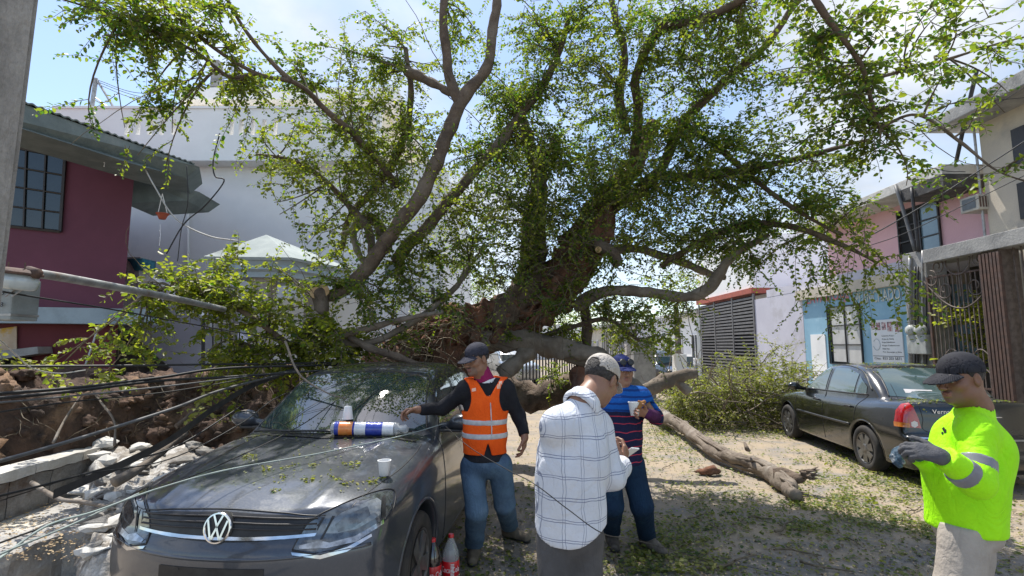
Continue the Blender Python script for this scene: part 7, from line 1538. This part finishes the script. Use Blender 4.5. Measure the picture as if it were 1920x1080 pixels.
# ================================================================ SMALL THINGS
# leaning concrete utility pole at the left edge, close to the viewer
up_ = thing('utility_pole', 'weathered square concrete utility pole leaning at the extreme left edge', 'pole', (-1.75, 1.7, 0))
bm = BM(); a = P(-180, 1400, 1.75); b = P(34, -160, 1.62); d = b-a; a = a+d*((0-a.z)/d.z)
pts = []
for c, hw in ((a, .125), (b, .098)):
    pts.append([bm.verts.new(c+Vector((x*hw, y*hw, 0))) for x, y in ((-1, -.55), (.15, -1), (1, .1), (-.1, 1))])
for i in range(4): bm.faces.new((pts[0][i], pts[0][(i+1) % 4], pts[1][(i+1) % 4], pts[1][i]))
bm.faces.new(pts[0][::-1]); bm.faces.new(pts[1]); bmesh.ops.bevel(bm, geom=[e for e in bm.edges if abs((e.verts[0].co-e.verts[1].co).z) > .5], offset=.012, segments=2, affect='EDGES')
M['pole'] = mat('old_pole_concrete', (.27, .255, .235), (.17, .16, .145), .95, 8, stain=(.36, .34, .31), ssc=3, slo=.5, shi=.65, bump=.8, bsc=35, grain=.3, stretch=(1, 1, .35)); obj('shaft', bm, M['pole'], up_)
# street lamp torn down with its arm
sl = thing('street_lamp', 'fallen street lamp with rusty collar and long steel arm at the left', 'street lamp', P(36, 540, 2.3))
bm = BM(); q = crom([tuple(P(60, 511, 2.3)), tuple(P(150, 526, 2.6)), tuple(P(310, 556, 3.3)), tuple(P(420, 580, 4.0))], 6); tube(bm, q, .021, 12); obj('arm', bm, M['steel'], sl, smooth=True)
c = P(34, 520, 2.3); T = Matrix.Translation(c) @ Matrix.Rotation(.10, 4, 'Y')
bm = BM(); lathe(bm, [(.062, .012), (.085, .012), (.088, .022), (.075, .034), (.05, .040), (.001, .041)], 28, T); obj('collar', bm, M['rust'], sl, smooth=True, sharp=40)
M['bowl'] = mat('ribbed_glass_bowl', (.55, .60, .60), (.42, .47, .47), .18, 4, grain=.04, coat=.8); bm = BM(); lathe(bm, [(.070, .011), (.076, -.02), (.070, -.050), (.055, -.058), (.001, -.060)], 28, T); obj('glass_bowl', bm, M['bowl'], sl, smooth=True)
bm = BM(); tube(bm, [c+Vector((-.5, 0, -.005)), c+Vector((-.05, 0, .008))], .016, 8); tube(bm, [c+Vector((.04, 0, .03)), c+Vector((.09, 0, .015))], .024, 8); obj('joint', bm, M['rust'], sl, smooth=True)
for dx, h_ in ((-.02, .06), (.055, .055)):
    bm = BM(); tube(bm, [c+Vector((dx, -.03, .03)), c+Vector((dx, -.03, .03+h_*.6))], .003, 5); obj('bolt', bm, M['rust'], sl)
for dx in (.02, .05):
    bm = BM(); tube(bm, [c+Vector((dx, -.02, -.055)), c+Vector((dx-.04, -.03, -.09))], .004, 5); obj('bracket', bm, M['steel'], sl)
eb = thing('control_box', 'grey metal control box with stencilled letters under the fallen street lamp', 'electric box', P(5, 600, 2.35))
a = P(-40, 600, 2.36); b = P(28, 512, 2.36); M['boxg'] = mat('grey_box_enamel', (.26, .29, .29), (.21, .235, .235), .5, 9, stain=(.17, .19, .19)); bm = BM(); box(bm, (a.x, 2.36, a.z), (b.x, 2.5, b.z-.02), bev=.008); obj('case', bm, M['boxg'], eb)
bm = BM(); box(bm, (a.x, 2.357, P(0, 592, 2.36).z), (b.x+.004, 2.5, P(0, 588, 2.36).z)); obj('rim', bm, M['steel'], eb)
for s_, y in (('D', 553), ('B', 575)):
    p_ = P(-1, y, 2.352); text_obj('letter', s_, .03, Matrix.Translation(p_) @ Matrix.Rotation(math.pi/2, 4, 'X'), M['ink'], eb, .001)
# cables
def pc(*t): return [P(*q) for q in t]
M['strap'] = mat('dark_ribbon_cable', (.035, .033, .033), (.06, .055, .05), .6, 12)
CB = [
 ('thick black cable running level across the left side above the soil', 'wire', .010, pc((-60, 687, 3.6), (200, 686, 4.2), (420, 683, 4.8), (640, 680, 5.2))),
 ('black cable sagging over the soil mound, upper one of the pair', 'wire', .011, pc((-60, 742, 2.9), (140, 727, 3.4), (300, 708, 3.9), (430, 690, 4.4), (640, 684, 5.2))),
 ('black cable sagging over the soil mound, lower one of the pair', 'wire', .011, pc((-60, 752, 2.85), (140, 733, 3.35), (300, 714, 3.9), (440, 706, 4.4), (700, 688, 5.2))),
 ('thinner black cable just below the sagging pair over the soil', 'wire_g', .006, pc((-60, 760, 2.8), (120, 744, 3.3), (330, 722, 3.9), (560, 694, 5.0))),
 ('thin black cable crossing the middle of the soil mound', 'wire', .005, pc((-60, 782, 2.8), (120, 755, 3.3), (320, 734, 4.0), (520, 700, 4.8))),
 ('grey sheathed cable rising across the soil toward the car roof', 'wire_g', .010, pc((-60, 880, 2.3), (60, 848, 2.7), (200, 806, 3.2), (330, 764, 3.7), (420, 730, 4.3), (560, 694, 5.1))),
 ('black cable lying over the block wall toward the bonnet', 'wire', .006, pc((-60, 945, 2.4), (110, 902, 2.9), (240, 865, 3.4), (340, 832, 3.8), (455, 760, 4.3))),
 ('thin dark cable crossing the bonnet of the grey car', 'wire', .0035, pc((-60, 1040, 1.7), (60, 996, 2.0), (180, 955, 2.3), (300, 915, 2.7), (420, 868, 3.1), (560, 800, 3.75), (640, 744, 4.2))),
 ('pale grey green cable crossing in front of the grey car bonnet', 'wire_t', .0042, pc((-60, 1085, 1.5), (0, 1046, 1.65), (90, 985, 1.95), (180, 958, 2.2), (300, 915, 2.55), (430, 880, 2.9), (600, 850, 3.3), (750, 818, 3.75), (834, 794, 4.0))),
 ('second pale cable beside the left pavement edge', 'wire_t', .0035, pc((-60, 1065, 1.55), (40, 1022, 1.75), (120, 990, 2.0), (190, 958, 2.25), (260, 925, 2.45))),
 ('long thin black cable slanting down from the fallen lamp', 'wire', .0048, pc((-60, 536, 2.0), (60, 556, 2.4), (220, 582, 3.1), (400, 615, 4.0), (570, 645, 4.9), (680, 668, 5.4))),
 ('dark slack cable looping over the bonnet edge toward the roof', 'wire', .004, pc((150, 890, 2.9), (320, 860, 3.4), (450, 795, 3.95), (520, 745, 4.3), (600, 715, 4.7))),
 ('thin wire hanging across the checked shirt down to the street', 'wire', .0022, pc((836, 800, 3.9), (880, 838, 3.2), (950, 880, 2.5), (1000, 906, 2.20), (1065, 955, 2.17), (1130, 1000, 2.2), (1180, 1010, 2.9), (1250, 1028, 3.6))+[PZ(1330, 1050, .02), PZ(1420, 1066, .02), PZ(1560, 1100, .02)]),
]
for lb, m, r, pts in CB: cable('cable', pts, r, M[m], lb, group='fallen cables')
for k, (y0, y1, D0_, lb) in enumerate(((905, 700, 3.0, 'broad dark ribbon of bundled cable stretched beside the bonnet'), )):
    q = crom([tuple(P(*t)) for t in ((100, 925, 2.9), (230, 868, 3.3), (320, 822, 3.7), (400, 765, 4.2), (480, 718, 4.7), (560, 690, 5.1))], 8); bm = BM(); prev = None
    for i, p_ in enumerate(q):
        p_ = Vector(p_); r_ = [bm.verts.new(p_+Vector(o_)) for o_ in ((0, 0, -.030), (0, .012, -.030), (0, .012, .018), (0, 0, .018))]
        if prev: 
            for j in range(4): bm.faces.new((prev[j], prev[(j+1) % 4], r_[(j+1) % 4], r_[j]))
        prev = r_
    o = obj('cable', bm, M['strap'], smooth=False); tag(o, lb, 'cable', 'fallen cables'); center(o)
for i, t in enumerate((((1560, 476, 6.5), (1650, 432, 6.4), (1760, 368, 6.3), (1960, 240, 6.0)), ((1540, 240, 6.5), (1650, 285, 6.6), (1760, 318, 6.6), (1810, 322, 6.7)), ((1580, 330, 7), (1700, 262, 7), (1820, 222, 7), (1960, 140, 7)), ((1600, 470, 6.6), (1690, 440, 6.5), (1780, 398, 6.4), (1960, 310, 6.2)), ((1500, 120, 7), (1620, 170, 7.0), (1730, 196, 7), (1960, 180, 7)))):
    cable('overhead_wire', pc(*t), .008 if i == 0 else .005, M['wire'], ('thickest', 'drooping', 'upper', 'lower', 'highest')[i]+' slack wire crossing in front of the pink upper storey', 'wire', 'overhead wires at the right')
cable('drop_wire', pc((262, 296, 8.0), (290, 350, 8.0), (330, 410, 8.1), (390, 442, 8.2), (448, 452, 8.3)), .012, M['wire_w'], 'pale drop cable hanging from the maroon house eave to the hipped canopy', 'wire')
cable('drop_wire', pc((412, 250, 7), (400, 300, 7), (403, 330, 7), (420, 340, 7), (385, 385, 7), (345, 420, 7), (312, 476, 7)), .010, M['wire'], 'dark tangled drop wire hanging before the white house', 'wire')
cable('drop_wire', pc((350, 310, 7.2), (352, 380, 7.2), (340, 430, 7.3), (333, 490, 7.3)), .006, M['wire'], 'thin dark wire hanging straight before the white house', 'wire')
cable('drop_wire', pc((185, 610, 7.5), (172, 650, 7.4), (160, 684, 7.3)), .012, M['wire_w'], 'short pale wire hanging before the red lower wall', 'wire')
cable('drop_wire', pc((-30, 610, 2.8), (30, 665, 3.2), (60, 690, 3.4), (110, 700, 3.6), (160, 694, 3.8)), .004, M['wire_w'], 'thin pale wire curving past the shop awning', 'wire')
# hanging flower pot
hp_ = thing('hanging_pot', 'small terracotta pot hanging before the white wall by the eave', 'flower pot', P(304, 411, 8.6))
M['terra'] = mat('terracotta', (.45, .10, .05), (.35, .08, .04), .8, 12); c = P(304, 411, 8.6); bm = BM(); lathe(bm, [(.05, 0), (.085, .08), (.10, .085), (.10, .10), (.085, .10), (.001, .09)], 18, Matrix.Translation(c)); obj('pot', bm, M['terra'], hp_, smooth=True, sharp=40)
bm = BM(); tube(bm, [c+Vector((-.08, 0, .1)), c+Vector((-.03, 0, .45))], .006, 5); tube(bm, [c+Vector((.08, 0, .1)), c+Vector((-.03, 0, .45))], .006, 5); obj('hanger', bm, M['white'], hp_)
# little hanging lights under the eave
for k, (x, y, l) in enumerate(((45, 243, 26), (70, 250, 34), (112, 262, 18), (138, 272, 26), (196, 290, 22), (300, 420, 40))):
    q = pc((x, y, 7.6), (x+1, y+l*.5, 7.6), (x-1, y+l, 7.6)); bm = BM(); tube(bm, q, .004, 4); 
    for j in range(3): rock(bm, q[0].lerp(q[2], (j+1)/3), .010, 1, j, 0)
    o = obj('light_string', bm, M['whitec']); tag(o, ('leftmost strand', 'second strand from the left', 'third strand from the left', 'fourth strand from the left', 'fifth strand from the left', 'strand under the flower pot')[k]+' of small white lights at the maroon house', 'light string', 'light strands below the eave'); center(o)
# ---------------------------------------------------------------- things on and around the grey car
def oncar(px, py, off=0.0):
    o_, d = c1.ray_of('px', px, py); h = c1.bvh.ray_cast(o_, d)
    if h[0] is None: return None, None
    n = h[1] if h[1].dot(d) < 0 else -h[1]; return c1.Mw @ (h[0]+n*off), c1.Mw.to_3x3() @ n
p_, n_ = oncar(720, 892); cup('paper_cup', p_, .026, .037, .085, 'translucent white plastic cup standing on the right side of the bonnet')
p_, n_ = oncar(649, 800); T = Matrix.Rotation(math.pi, 4, 'X'); cup('paper_cup', p_+Vector((0, .03, .145)), .027, .038, .09, 'white foam cup turned upside down behind the wrapped cup sleeve', tilt=T)
a, n_ = oncar(622, 818, 0.0); b, _ = oncar(738, 818, 0.0); a = a+Vector((0, 0, .055)); b = b+Vector((0, 0, .050)); ax_ = (b-a); Lp = ax_.length; T = Matrix.Translation(a) @ ax_.to_track_quat('Z', 'Y').to_matrix().to_4x4()
pk = thing('cup_sleeve', 'plastic wrapped stack of foam cups printed blue and orange lying below the windscreen', 'package', a-Vector((0, 0, .05)))
M['pblue'] = mat('printed_blue_film', (.03, .05, .35), (.04, .07, .42), .25, 30, coat=.7, grain=.04); M['poran'] = mat('printed_orange_film', (.80, .22, .04), (.85, .32, .08), .25, 30, coat=.7, grain=.05); M['pwhite'] = mat('clear_wrap_over_foam', (.78, .79, .82), (.66, .68, .74), .2, 25, coat=.8, grain=.04)
R0 = .048
for nm, m, u0, u1 in (('end_band', 'pblue', .05, .12), ('orange_print', 'poran', .12, .34), ('blue_stripe', 'pblue', .34, .37), ('white_print', 'pwhite', .37, .55), ('blue_print', 'pblue', .55, .82), ('foam_cups', 'pwhite', .82, 1.0)):
    bm = BM(); n = 8; prof = [(.001, u0*Lp)]+[(R0*(1+.03*math.sin(i*2.3+u0*9)), (u0+(u1-u0)*i/n)*Lp) for i in range(n+1)]+[(.001, u1*Lp)]; lathe(bm, prof, 24, T); obj(nm, bm, M[m], pk, smooth=True, sharp=45)
bm = BM(); lathe(bm, [(R0*.95, Lp*1.0), (R0*.8, Lp*1.06), (R0*.45, Lp*1.1), (R0*.62, Lp*1.2), (R0*.3, Lp*1.24), (.001, Lp*1.24)], 14, T)
for v in bm.verts: v.co += Vector((noise.noise(v.co*40), noise.noise(v.co*40+Vector((3, 0, 0))), noise.noise(v.co*40+Vector((0, 3, 0)))))*.018
M['wrap'] = mat('crumpled_clear_film', (.6, .63, .65), rough=.12, coat=1, grain=0, alpha=.45); obj('film_end', bm, M['wrap'], pk, smooth=True)
bm = BM(); lathe(bm, [(R0*1.03, Lp*.05), (R0*.9, 0), (R0*.4, -Lp*.02), (.001, -Lp*.02)], 14, T); obj('film_start', bm, M['wrap'], pk, smooth=True)
# cola bottles
M['cola'] = mat('dark_cola', (.012, .004, .003), rough=.06, grain=0, coat=1, spec=.8); M['pet'] = mat('clear_pet', (.62, .64, .64), rough=.08, grain=0, coat=.8, alpha=.38); M['clab'] = mat('red_label', (.62, .012, .02), (.55, .01, .016), .35, 20, grain=.03, coat=.4)
def bottle(c, m, lb, txt, H=.36):
    t = thing('soda_bottle', lb, 'bottle', c, group='large soda bottles'); bm = BM(); r = .058
    lathe(bm, [(.04, 0), (r*.93, .006), (r, .03), (r*.96, .06), (r, .09), (r, .20), (r*.99, .215), (r*.9, .25), (r*.6, .295), (.022, .325), (.0165, .335), (.0165, .35), (.001, .35)], 32, Matrix.Diagonal((1, 1, H/.36, 1))); obj('bottle', bm, M[m], t, local=True, smooth=True)
    bm = BM(); lathe(bm, [(.0185, .337), (.0195, .338), (.0195, .357), (.017, .36), (.001, .36)], 24); obj('screw_cap', bm, M['clab'], t, local=True, smooth=True, sharp=40)
    bm = BM(); lathe(bm, [(r+.001, .10), (r+.0016, .101), (r+.0016, .195), (r+.001, .196)], 36, cap=False); lab = obj('label', bm, M['clab'], t, local=True, smooth=True)
    me = text_mesh(txt, .052, .0006); xs = [v.co.x for v in me.vertices]; mid = (max(xs)+min(xs))/2
    for v in me.vertices:
        R_ = r+.0024+v.co.z; ang = -math.pi/2+(v.co.x-mid)/r*.62+(.35 if m == 'cola' else .1); v.co = (R_*math.cos(ang), R_*math.sin(ang), .128+v.co.y)
    link_mesh('lettering', me, M['foam'], lab, local=True, smooth=False)
    if m == 'pet':
        bm = BM(); lathe(bm, [(.001, .006), (r*.9, .008), (r*.9, .03), (.001, .03)], 24); obj('drink', bm, M['cola'], t, local=True)
        bm = BM()
        a0 = -math.pi/2+.55
        for j in range(9): box(bm, (r*.99, -.012, .108+j*.0088), (r+.003, .012, .1125+j*.0088), Matrix.Rotation(a0-.25, 4, 'Z'))
        obj('print_block', bm, M['foam'], lab, local=True)
    return t
b1_ = P(811, 1060, 3.62); bottle(Vector((b1_.x, b1_.y, 0)), 'cola', 'full dark cola bottle with red label and cap standing by the front wheel', 'Coca-Cola', .37); b2_ = P(845, 1060, 3.70); bottle(Vector((b2_.x, b2_.y, 0)), 'pet', 'nearly empty clear soda bottle with red label beside the full one', 'Coca-Cola')
bc = P(836, 1064, 3.42); bm = BM(); lathe(bm, [(.045, 0), (.055, .09), (.057, .095), (.05, .095), (.043, .01), (.001, .01)], 24, Matrix.Translation((bc.x, bc.y, 0))); o = obj('black_bowl', bm, M['blackp'], smooth=True, sharp=50); tag(o, 'small black container on the ground in front of the soda bottles', 'container'); center(o)
# leaf litter over the roof, windscreen and bonnet
FC = Foliage(); rc = np.random.default_rng(31)
def carleaf(n, xr, yr, dens=lambda x, y: 1, smin_=.010, smax_=.026):
    out = []
    for _ in range(n*4):
        if len(out) >= n: break
        x = rc.uniform(*xr); y = rc.uniform(*yr)
        if rc.random() > dens(x, y): continue
        h = c1.bvh.ray_cast(Vector((x, y, 3)), Vector((0, 0, -1)))
        if h[0] is None or h[1].z < .25: continue
        out.append((c1.Mw @ (h[0]+h[1]*.006), c1.Mw.to_3x3() @ h[1]))
    Pn = np.array([tuple(a) for a, _ in out]); N_ = np.array([tuple(b) for _, b in out]); n = len(Pn); D_ = rc.normal(0, 1, (n, 3)); D_ -= (D_*N_).sum(1)[:, None]*N_*.9; D_ /= np.linalg.norm(D_, axis=1)[:, None]
    Nn = N_+rc.normal(0, .3, (n, 3)); Nn -= (Nn*D_).sum(1)[:, None]*D_; Nn /= np.linalg.norm(Nn, axis=1)[:, None]
    FC.lp.append(Pn); FC.ld.append(D_); FC.ln.append(Nn); FC.ls.append(rc.uniform(smin_, smax_, n)); FC.lc.append(np.clip(rc.normal(.4, .35, n), 0, 1))
pn = lambda s, k: (lambda x, y: 1.0 if noise.noise(Vector((x*s, y*s, k)))+rc.normal(0, .1) > .05 else .06)
carleaf(2600, (-.62, .62), (1.75, 3.3), pn(2.2, 1), .008, .024); carleaf(1300, (-.1, .60), (1.45, 1.95), pn(3, 2), .006, .018); carleaf(420, (-.65, .65), (1.14, 1.36), lambda x, y: 1, .006, .016); carleaf(160, (-.62, .62), (.25, 1.2), pn(3, 5), .008, .022)
def twigon(px, py, L_, ang, n=12, sz=.024, tone=.25):
    p_, n_ = oncar(px, py, .012)
    if p_ is None: return
    d = Vector((math.cos(ang), math.sin(ang), 0)); d = (d-n_*d.dot(n_)).normalized(); FC.shoot(tuple(p_), tuple(d), L_, .02, n, sz, rc, .0018, tone=tone, zig=.06)
carlit = FC
for px, py, L_, a in ((450, 862, .10, .4), (470, 858, .08, 2.4), (530, 880, .10, 1.2), (540, 895, .08, 3.0), (575, 875, .06, .2), (640, 905, .22, .3), (655, 912, .2, 2.6), (690, 905, .1, .8), (660, 880, .14, 1.6), (700, 910, .06, 2), (505, 925, .05, 1.0), (580, 905, .05, 2), (640, 870, .06, 0), (500, 885, .05, 2)): twigon(px, py, L_, a)
for _ in range(60):
    x = rc.uniform(-.6, .6); y = rc.uniform(1.3, 3.2); h = c1.bvh.ray_cast(Vector((x, y, 3)), Vector((0, 0, -1)))
    if h[0] is None: continue
    p_ = c1.Mw @ (h[0]+h[1]*.01); d = rc.normal(0, 1, 3)*[1, .7, .1]; d /= np.linalg.norm(d); pts = [np.array(tuple(p_))]
    for i in range(7):
        d = d+rc.normal(0, .12, 3)*[1, 1, .2]; q_ = pts[-1]+d*.07; hh = c1.bvh.ray_cast(c1.Mi @ Vector((q_[0], q_[1], 3)), Vector((0, 0, -1)))
        if hh[0] is None: break
        pts.append(np.array(tuple(c1.Mw @ (hh[0]+hh[1]*.012))))
    if len(pts) > 3: FC.tw.append((np.array(pts), rc.uniform(.0015, .004)))
o = link_mesh('leaf_debris', FC.leaf_mesh('leaf_debris'), M['leaf_b'], smooth=False); tag(o, 'small leaves and bits fallen over the grey car roof windscreen and bonnet', 'leaf litter', kind='stuff')
o = link_mesh('twig_debris', FC.twig_mesh('twig_debris'), M['twig']); tag(o, 'fine twigs fallen over the grey car roof windscreen and bonnet', 'twigs', kind='stuff')
# yellow leafy branch over the windscreen, sprays in front of the wing
bm = BM(); q = crom([tuple(P(*t)) for t in ((535, 640, 4.6), (560, 700, 4.35), (610, 735, 4.15), (650, 748, 4.05))], 6); tube(bm, q, np.linspace(.010, .005, len(q)), 6, .2, 12); o = obj('loose_stick', bm, M['bark_g'], smooth=True); tag(o, 'thin bare stick lying across the upper left of the windscreen', 'stick'); center(o)
# litter on the black car
FK = Foliage(); Pn = []; Nn = []
for _ in range(900):
    x = rc.uniform(-.65, .65); y = rc.choice([rc.uniform(1.9, 3.1), rc.uniform(3.6, 4.1)]); h = c2.bvh.ray_cast(Vector((x, y, 3)), Vector((0, 0, -1)))
    if h[0] is None or noise.noise(Vector((x*3, y*3, 8))) < -.1: continue
    Pn.append(tuple(c2.Mw @ (h[0]+h[1]*.006))); Nn.append(tuple(c2.Mw.to_3x3() @ h[1]))
Pn = np.array(Pn); N_ = np.array(Nn); n = len(Pn); D_ = rc.normal(0, 1, (n, 3)); D_ -= (D_*N_).sum(1)[:, None]*N_*.9; D_ /= np.linalg.norm(D_, axis=1)[:, None]; Q_ = N_-(N_*D_).sum(1)[:, None]*D_; Q_ /= np.linalg.norm(Q_, axis=1)[:, None]
FK.lp = [Pn]; FK.ld = [D_]; FK.ln = [Q_]; FK.ls = [rc.uniform(.012, .035, n)]; FK.lc = [np.clip(rc.normal(.6, .3, n), 0, 1)]
o = link_mesh('leaf_debris', FK.leaf_mesh('leaf_debris2'), M['leaf_b'], smooth=False); tag(o, 'small leaves scattered over the black car roof and boot lid', 'leaf litter', kind='stuff')
# ---------------------------------------------------------------- sticks on the ground
rt = random.Random(12)
SL = ('straight dark stick below the end of the long limb', 'stick at the lower picture edge right of the dark jeans', 'short stick left of the forked limb tip shadow', 'curved stick below the middle of the long limb', 'thin stick right of the man in striped polo', 'stick in front of the dark jeans at the picture edge', 'dark stick lowest at the centre right', 'longest dark stick at the lower right centre', 'thin twig between orange vest man and checked shirt', 'small stick under the litter left of the lime shirt man', 'thin slanted stick left of the curved one', 'small stick nearest the lime shirt man', 'tiny stick beside the middle of the long limb', 'tiny stick close behind the striped polo man', 'small stick in the shade before the lime shirt man', 'thin stick right of the dark shoes')
ST = [((1455, 1000), (1490, 978), .012), ((1330, 1068), (1420, 1042), .012), ((1370, 985), (1400, 972), .010), ((1402, 972), (1450, 976), .012), ((1290, 975), (1330, 962), .007), ((1140, 1040), (1185, 1078), .008), ((1460, 1034), (1540, 1040), .010), ((1500, 1058), (1600, 1075), .010), ((1020, 990), (1060, 1000), .006), ((1570, 950), (1600, 955), .008), ((1360, 1000), (1330, 985), .006), ((1700, 968), (1730, 950), .007), ((1420, 880), (1432, 868), .006), ((1240, 880), (1262, 870), .006), ((1590, 1010), (1620, 1030), .006), ((1270, 1030), (1310, 1012), .006)]
for k, (a, b, r) in enumerate(ST):
    A = PZ(*a, .015); B = PZ(*b, .02); pts = [A.lerp(B, t)+Vector((rt.uniform(-.02, .02), rt.uniform(-.03, .03), rt.uniform(0, .02))) for t in (0, .3, .6, 1)]; bm = BM(); q = crom([tuple(p) for p in pts], 5); tube(bm, q, np.linspace(r, r*.5, len(q)), 6, .3, 20)
    m_ = Vector(q[len(q)//2]); tube(bm, [m_, m_+Vector((rt.uniform(-.08, .08), rt.uniform(-.05, .05), .03))], r*.45, 5)
    o = obj('broken_stick', bm, M['twig'], smooth=True); center(o); tag(o, SL[k]+' on the street', 'stick', 'broken sticks on the street')
for lb, pts, r, m in (('crooked stick lying over the broken pavement slab', ((60, 905, 3.9), (110, 935, 3.5), (160, 942, 3.4), (215, 955, 3.25)), .016, 'bark_g'), ('long thin branch slanting between rubble and bonnet', ((215, 905, 3.5), (270, 872, 3.7), (330, 825, 4.0), (350, 812, 4.1)), .034, 'bark_g'), ('thin bent root in front of the soil mound, near the coping', ((100, 830, 4.1), (120, 790, 4.3), (150, 745, 4.5), (170, 735, 4.5)), .010, 'bark_g'), ('thin bent root in front of the soil mound, above the rubble', ((215, 835, 4.2), (214, 790, 4.3), (190, 755, 4.4), (175, 735, 4.5)), .010, 'bark_g'), ('stout stick behind the bonnet corner', ((330, 800, 4.4), (400, 745, 4.7), (470, 712, 5.0)), .022, 'bark')):
    bm = BM(); q = crom([tuple(P(*t)) for t in pts], 6); tube(bm, q, np.linspace(r, r*.6, len(q)), 8, .35, 9); o = obj('branch_piece', bm, M[m], smooth=True); center(o); tag(o, lb, 'stick')
rr = np.random.default_rng(17)
FR = Foliage()
for _ in range(170):   # fine roots out of the soil
    x = rr.uniform(20, 460); y = rr.uniform(715, 840); p = np.array(P(x, y, rr.uniform(4.3, 5.2))); h = bv_soil.ray_cast(Vector((p[0], 3, p[2])), Vector((0, 1, 0)))
    if h[0] is None: continue
    p = np.array(tuple(h[0])); d = np.array([rr.normal(0, .8), -.35, rr.normal(-.1, .7)]); pts = [p]
    for i in range(7): d = d/np.linalg.norm(d)+rr.normal(0, .3, 3)+[0, .02, -.05]; p = p+d*rr.uniform(.03, .06); pts.append(p)
    FR.tw.append((np.array(pts), rr.uniform(.002, .007)))
o = link_mesh('root_hairs', FR.twig_mesh('root_hairs'), M['twig']); tag(o, 'fine torn roots sticking out of the soil mound', 'roots', kind='stuff')
# leafy sprigs growing on the mound top
def sprig(name, lb, cat, spots, size=.05, L_=.3, tone=.3, droop=.2, nl=12, up=.8, m='leaf_b'):
    S_ = Foliage()
    for (x, y, D, n) in spots:
        for _ in range(n): S_.shoot(tuple(P(x+rr.normal(0, 9), y+rr.normal(0, 5), D+rr.normal(0, .06))), [rr.normal(0, .6), rr.normal(0, .4), up*rr.uniform(.2, 1)], L_*rr.uniform(.6, 1.2), droop, nl, size, rr, .003, tone=tone)
    t = thing(name, lb, cat, P(*spots[0][:3])); link_mesh('leaves', S_.leaf_mesh('l'), M[m], t, smooth=False).name = 'leaves'; link_mesh('stem', S_.twig_mesh('s'), M['twig'], t); return t
sprig('leafy_sprig', 'bright green leafy sprig lying on the soil below the big cables', 'sprig', [(140, 735, 4.3, 3), (175, 728, 4.3, 2)], .05, .12, .5)
sprig('leafy_sprig', 'light green leafy shoot hanging beside the car windscreen', 'sprig', [(400, 730, 4.6, 3), (392, 760, 4.5, 3), (410, 700, 4.7, 3)], .06, .18, .5, up=-.6)
sprig('leafy_sprig', 'green weeds by the shop doorway at the far left', 'weeds', [(10, 690, 5.5, 4), (40, 700, 5.5, 4), (70, 694, 5.6, 3)], .06, .22, .4)
for k, (x, y, D) in enumerate(((60, 702, 5.0), (160, 690, 5.2), (250, 700, 5.2), (330, 706, 5.2))):
    pass
sprig('garden_shrub', 'bright green shrub behind the bars of the ornate gate', 'shrub', [(1800, 600, 9.15, 14), (1825, 590, 9.1, 16), (1830, 640, 9.1, 16), (1815, 680, 9.1, 12), (1835, 570, 9.0, 10)], .10, .45, .45, up=.4, m='leaf')
sprig('garden_shrub', 'leafy shrub behind the bar grille at the extreme right', 'shrub', [(1905, 680, 8.6, 10), (1915, 640, 8.6, 8)], .09, .4, .4, up=.4, m='leaf')
# distant trees
def far_tree(x, D, h0, lb, rx, ry, cy, n, m='leaf'):
    t = thing('street_tree', lb, 'tree', (P(x, 650, D).x, D, 0)); b_ = P(x, 650, D); bm = BM(); tube(bm, [Vector((b_.x, D, 0)), Vector((b_.x+.03, D, 1)), Vector((b_.x-.02, D, h0))], [.13, .10, .07], 10, .2, 4); obj('trunk', bm, M['bark_g'], t, smooth=True)
    S_ = Foliage(); c = np.array(P(x, cy, D)); k = D/FPX
    for _ in range(n): p = c+rr.normal(0, .5, 3)*[rx*k, .8, ry*k]; S_.shoot(tuple(p), rr.normal(0, 1, 3), .5, .4, 10, .10, rr, .006, tone=rr.uniform(-.1, .2))
    link_mesh('crown', S_.leaf_mesh('c'), M[m], t, smooth=False).name = 'crown'; link_mesh('twigs', S_.twig_mesh('ct'), M['twig'], t)
far_tree(1271, 15.8, 2.9, 'slim pale trunked street tree left of the slatted gate', 50, 40, 540, 90); far_tree(1100, 20, 3.0, 'small street tree behind the arching limb', 70, 40, 590, 110); far_tree(900, 24, 3.4, 'far leafy tree at the end of the left houses', 70, 30, 540, 110); far_tree(1040, 30, 3.6, 'distant tree behind the leaning trunk', 70, 24, 590, 90)
sprig('garden_plant', 'dark green plant beside the slim pale tree trunk', 'plant', [(1240, 640, 15, 16), (1250, 660, 15, 12)], .12, .5, .1, up=.5, m='leaf')
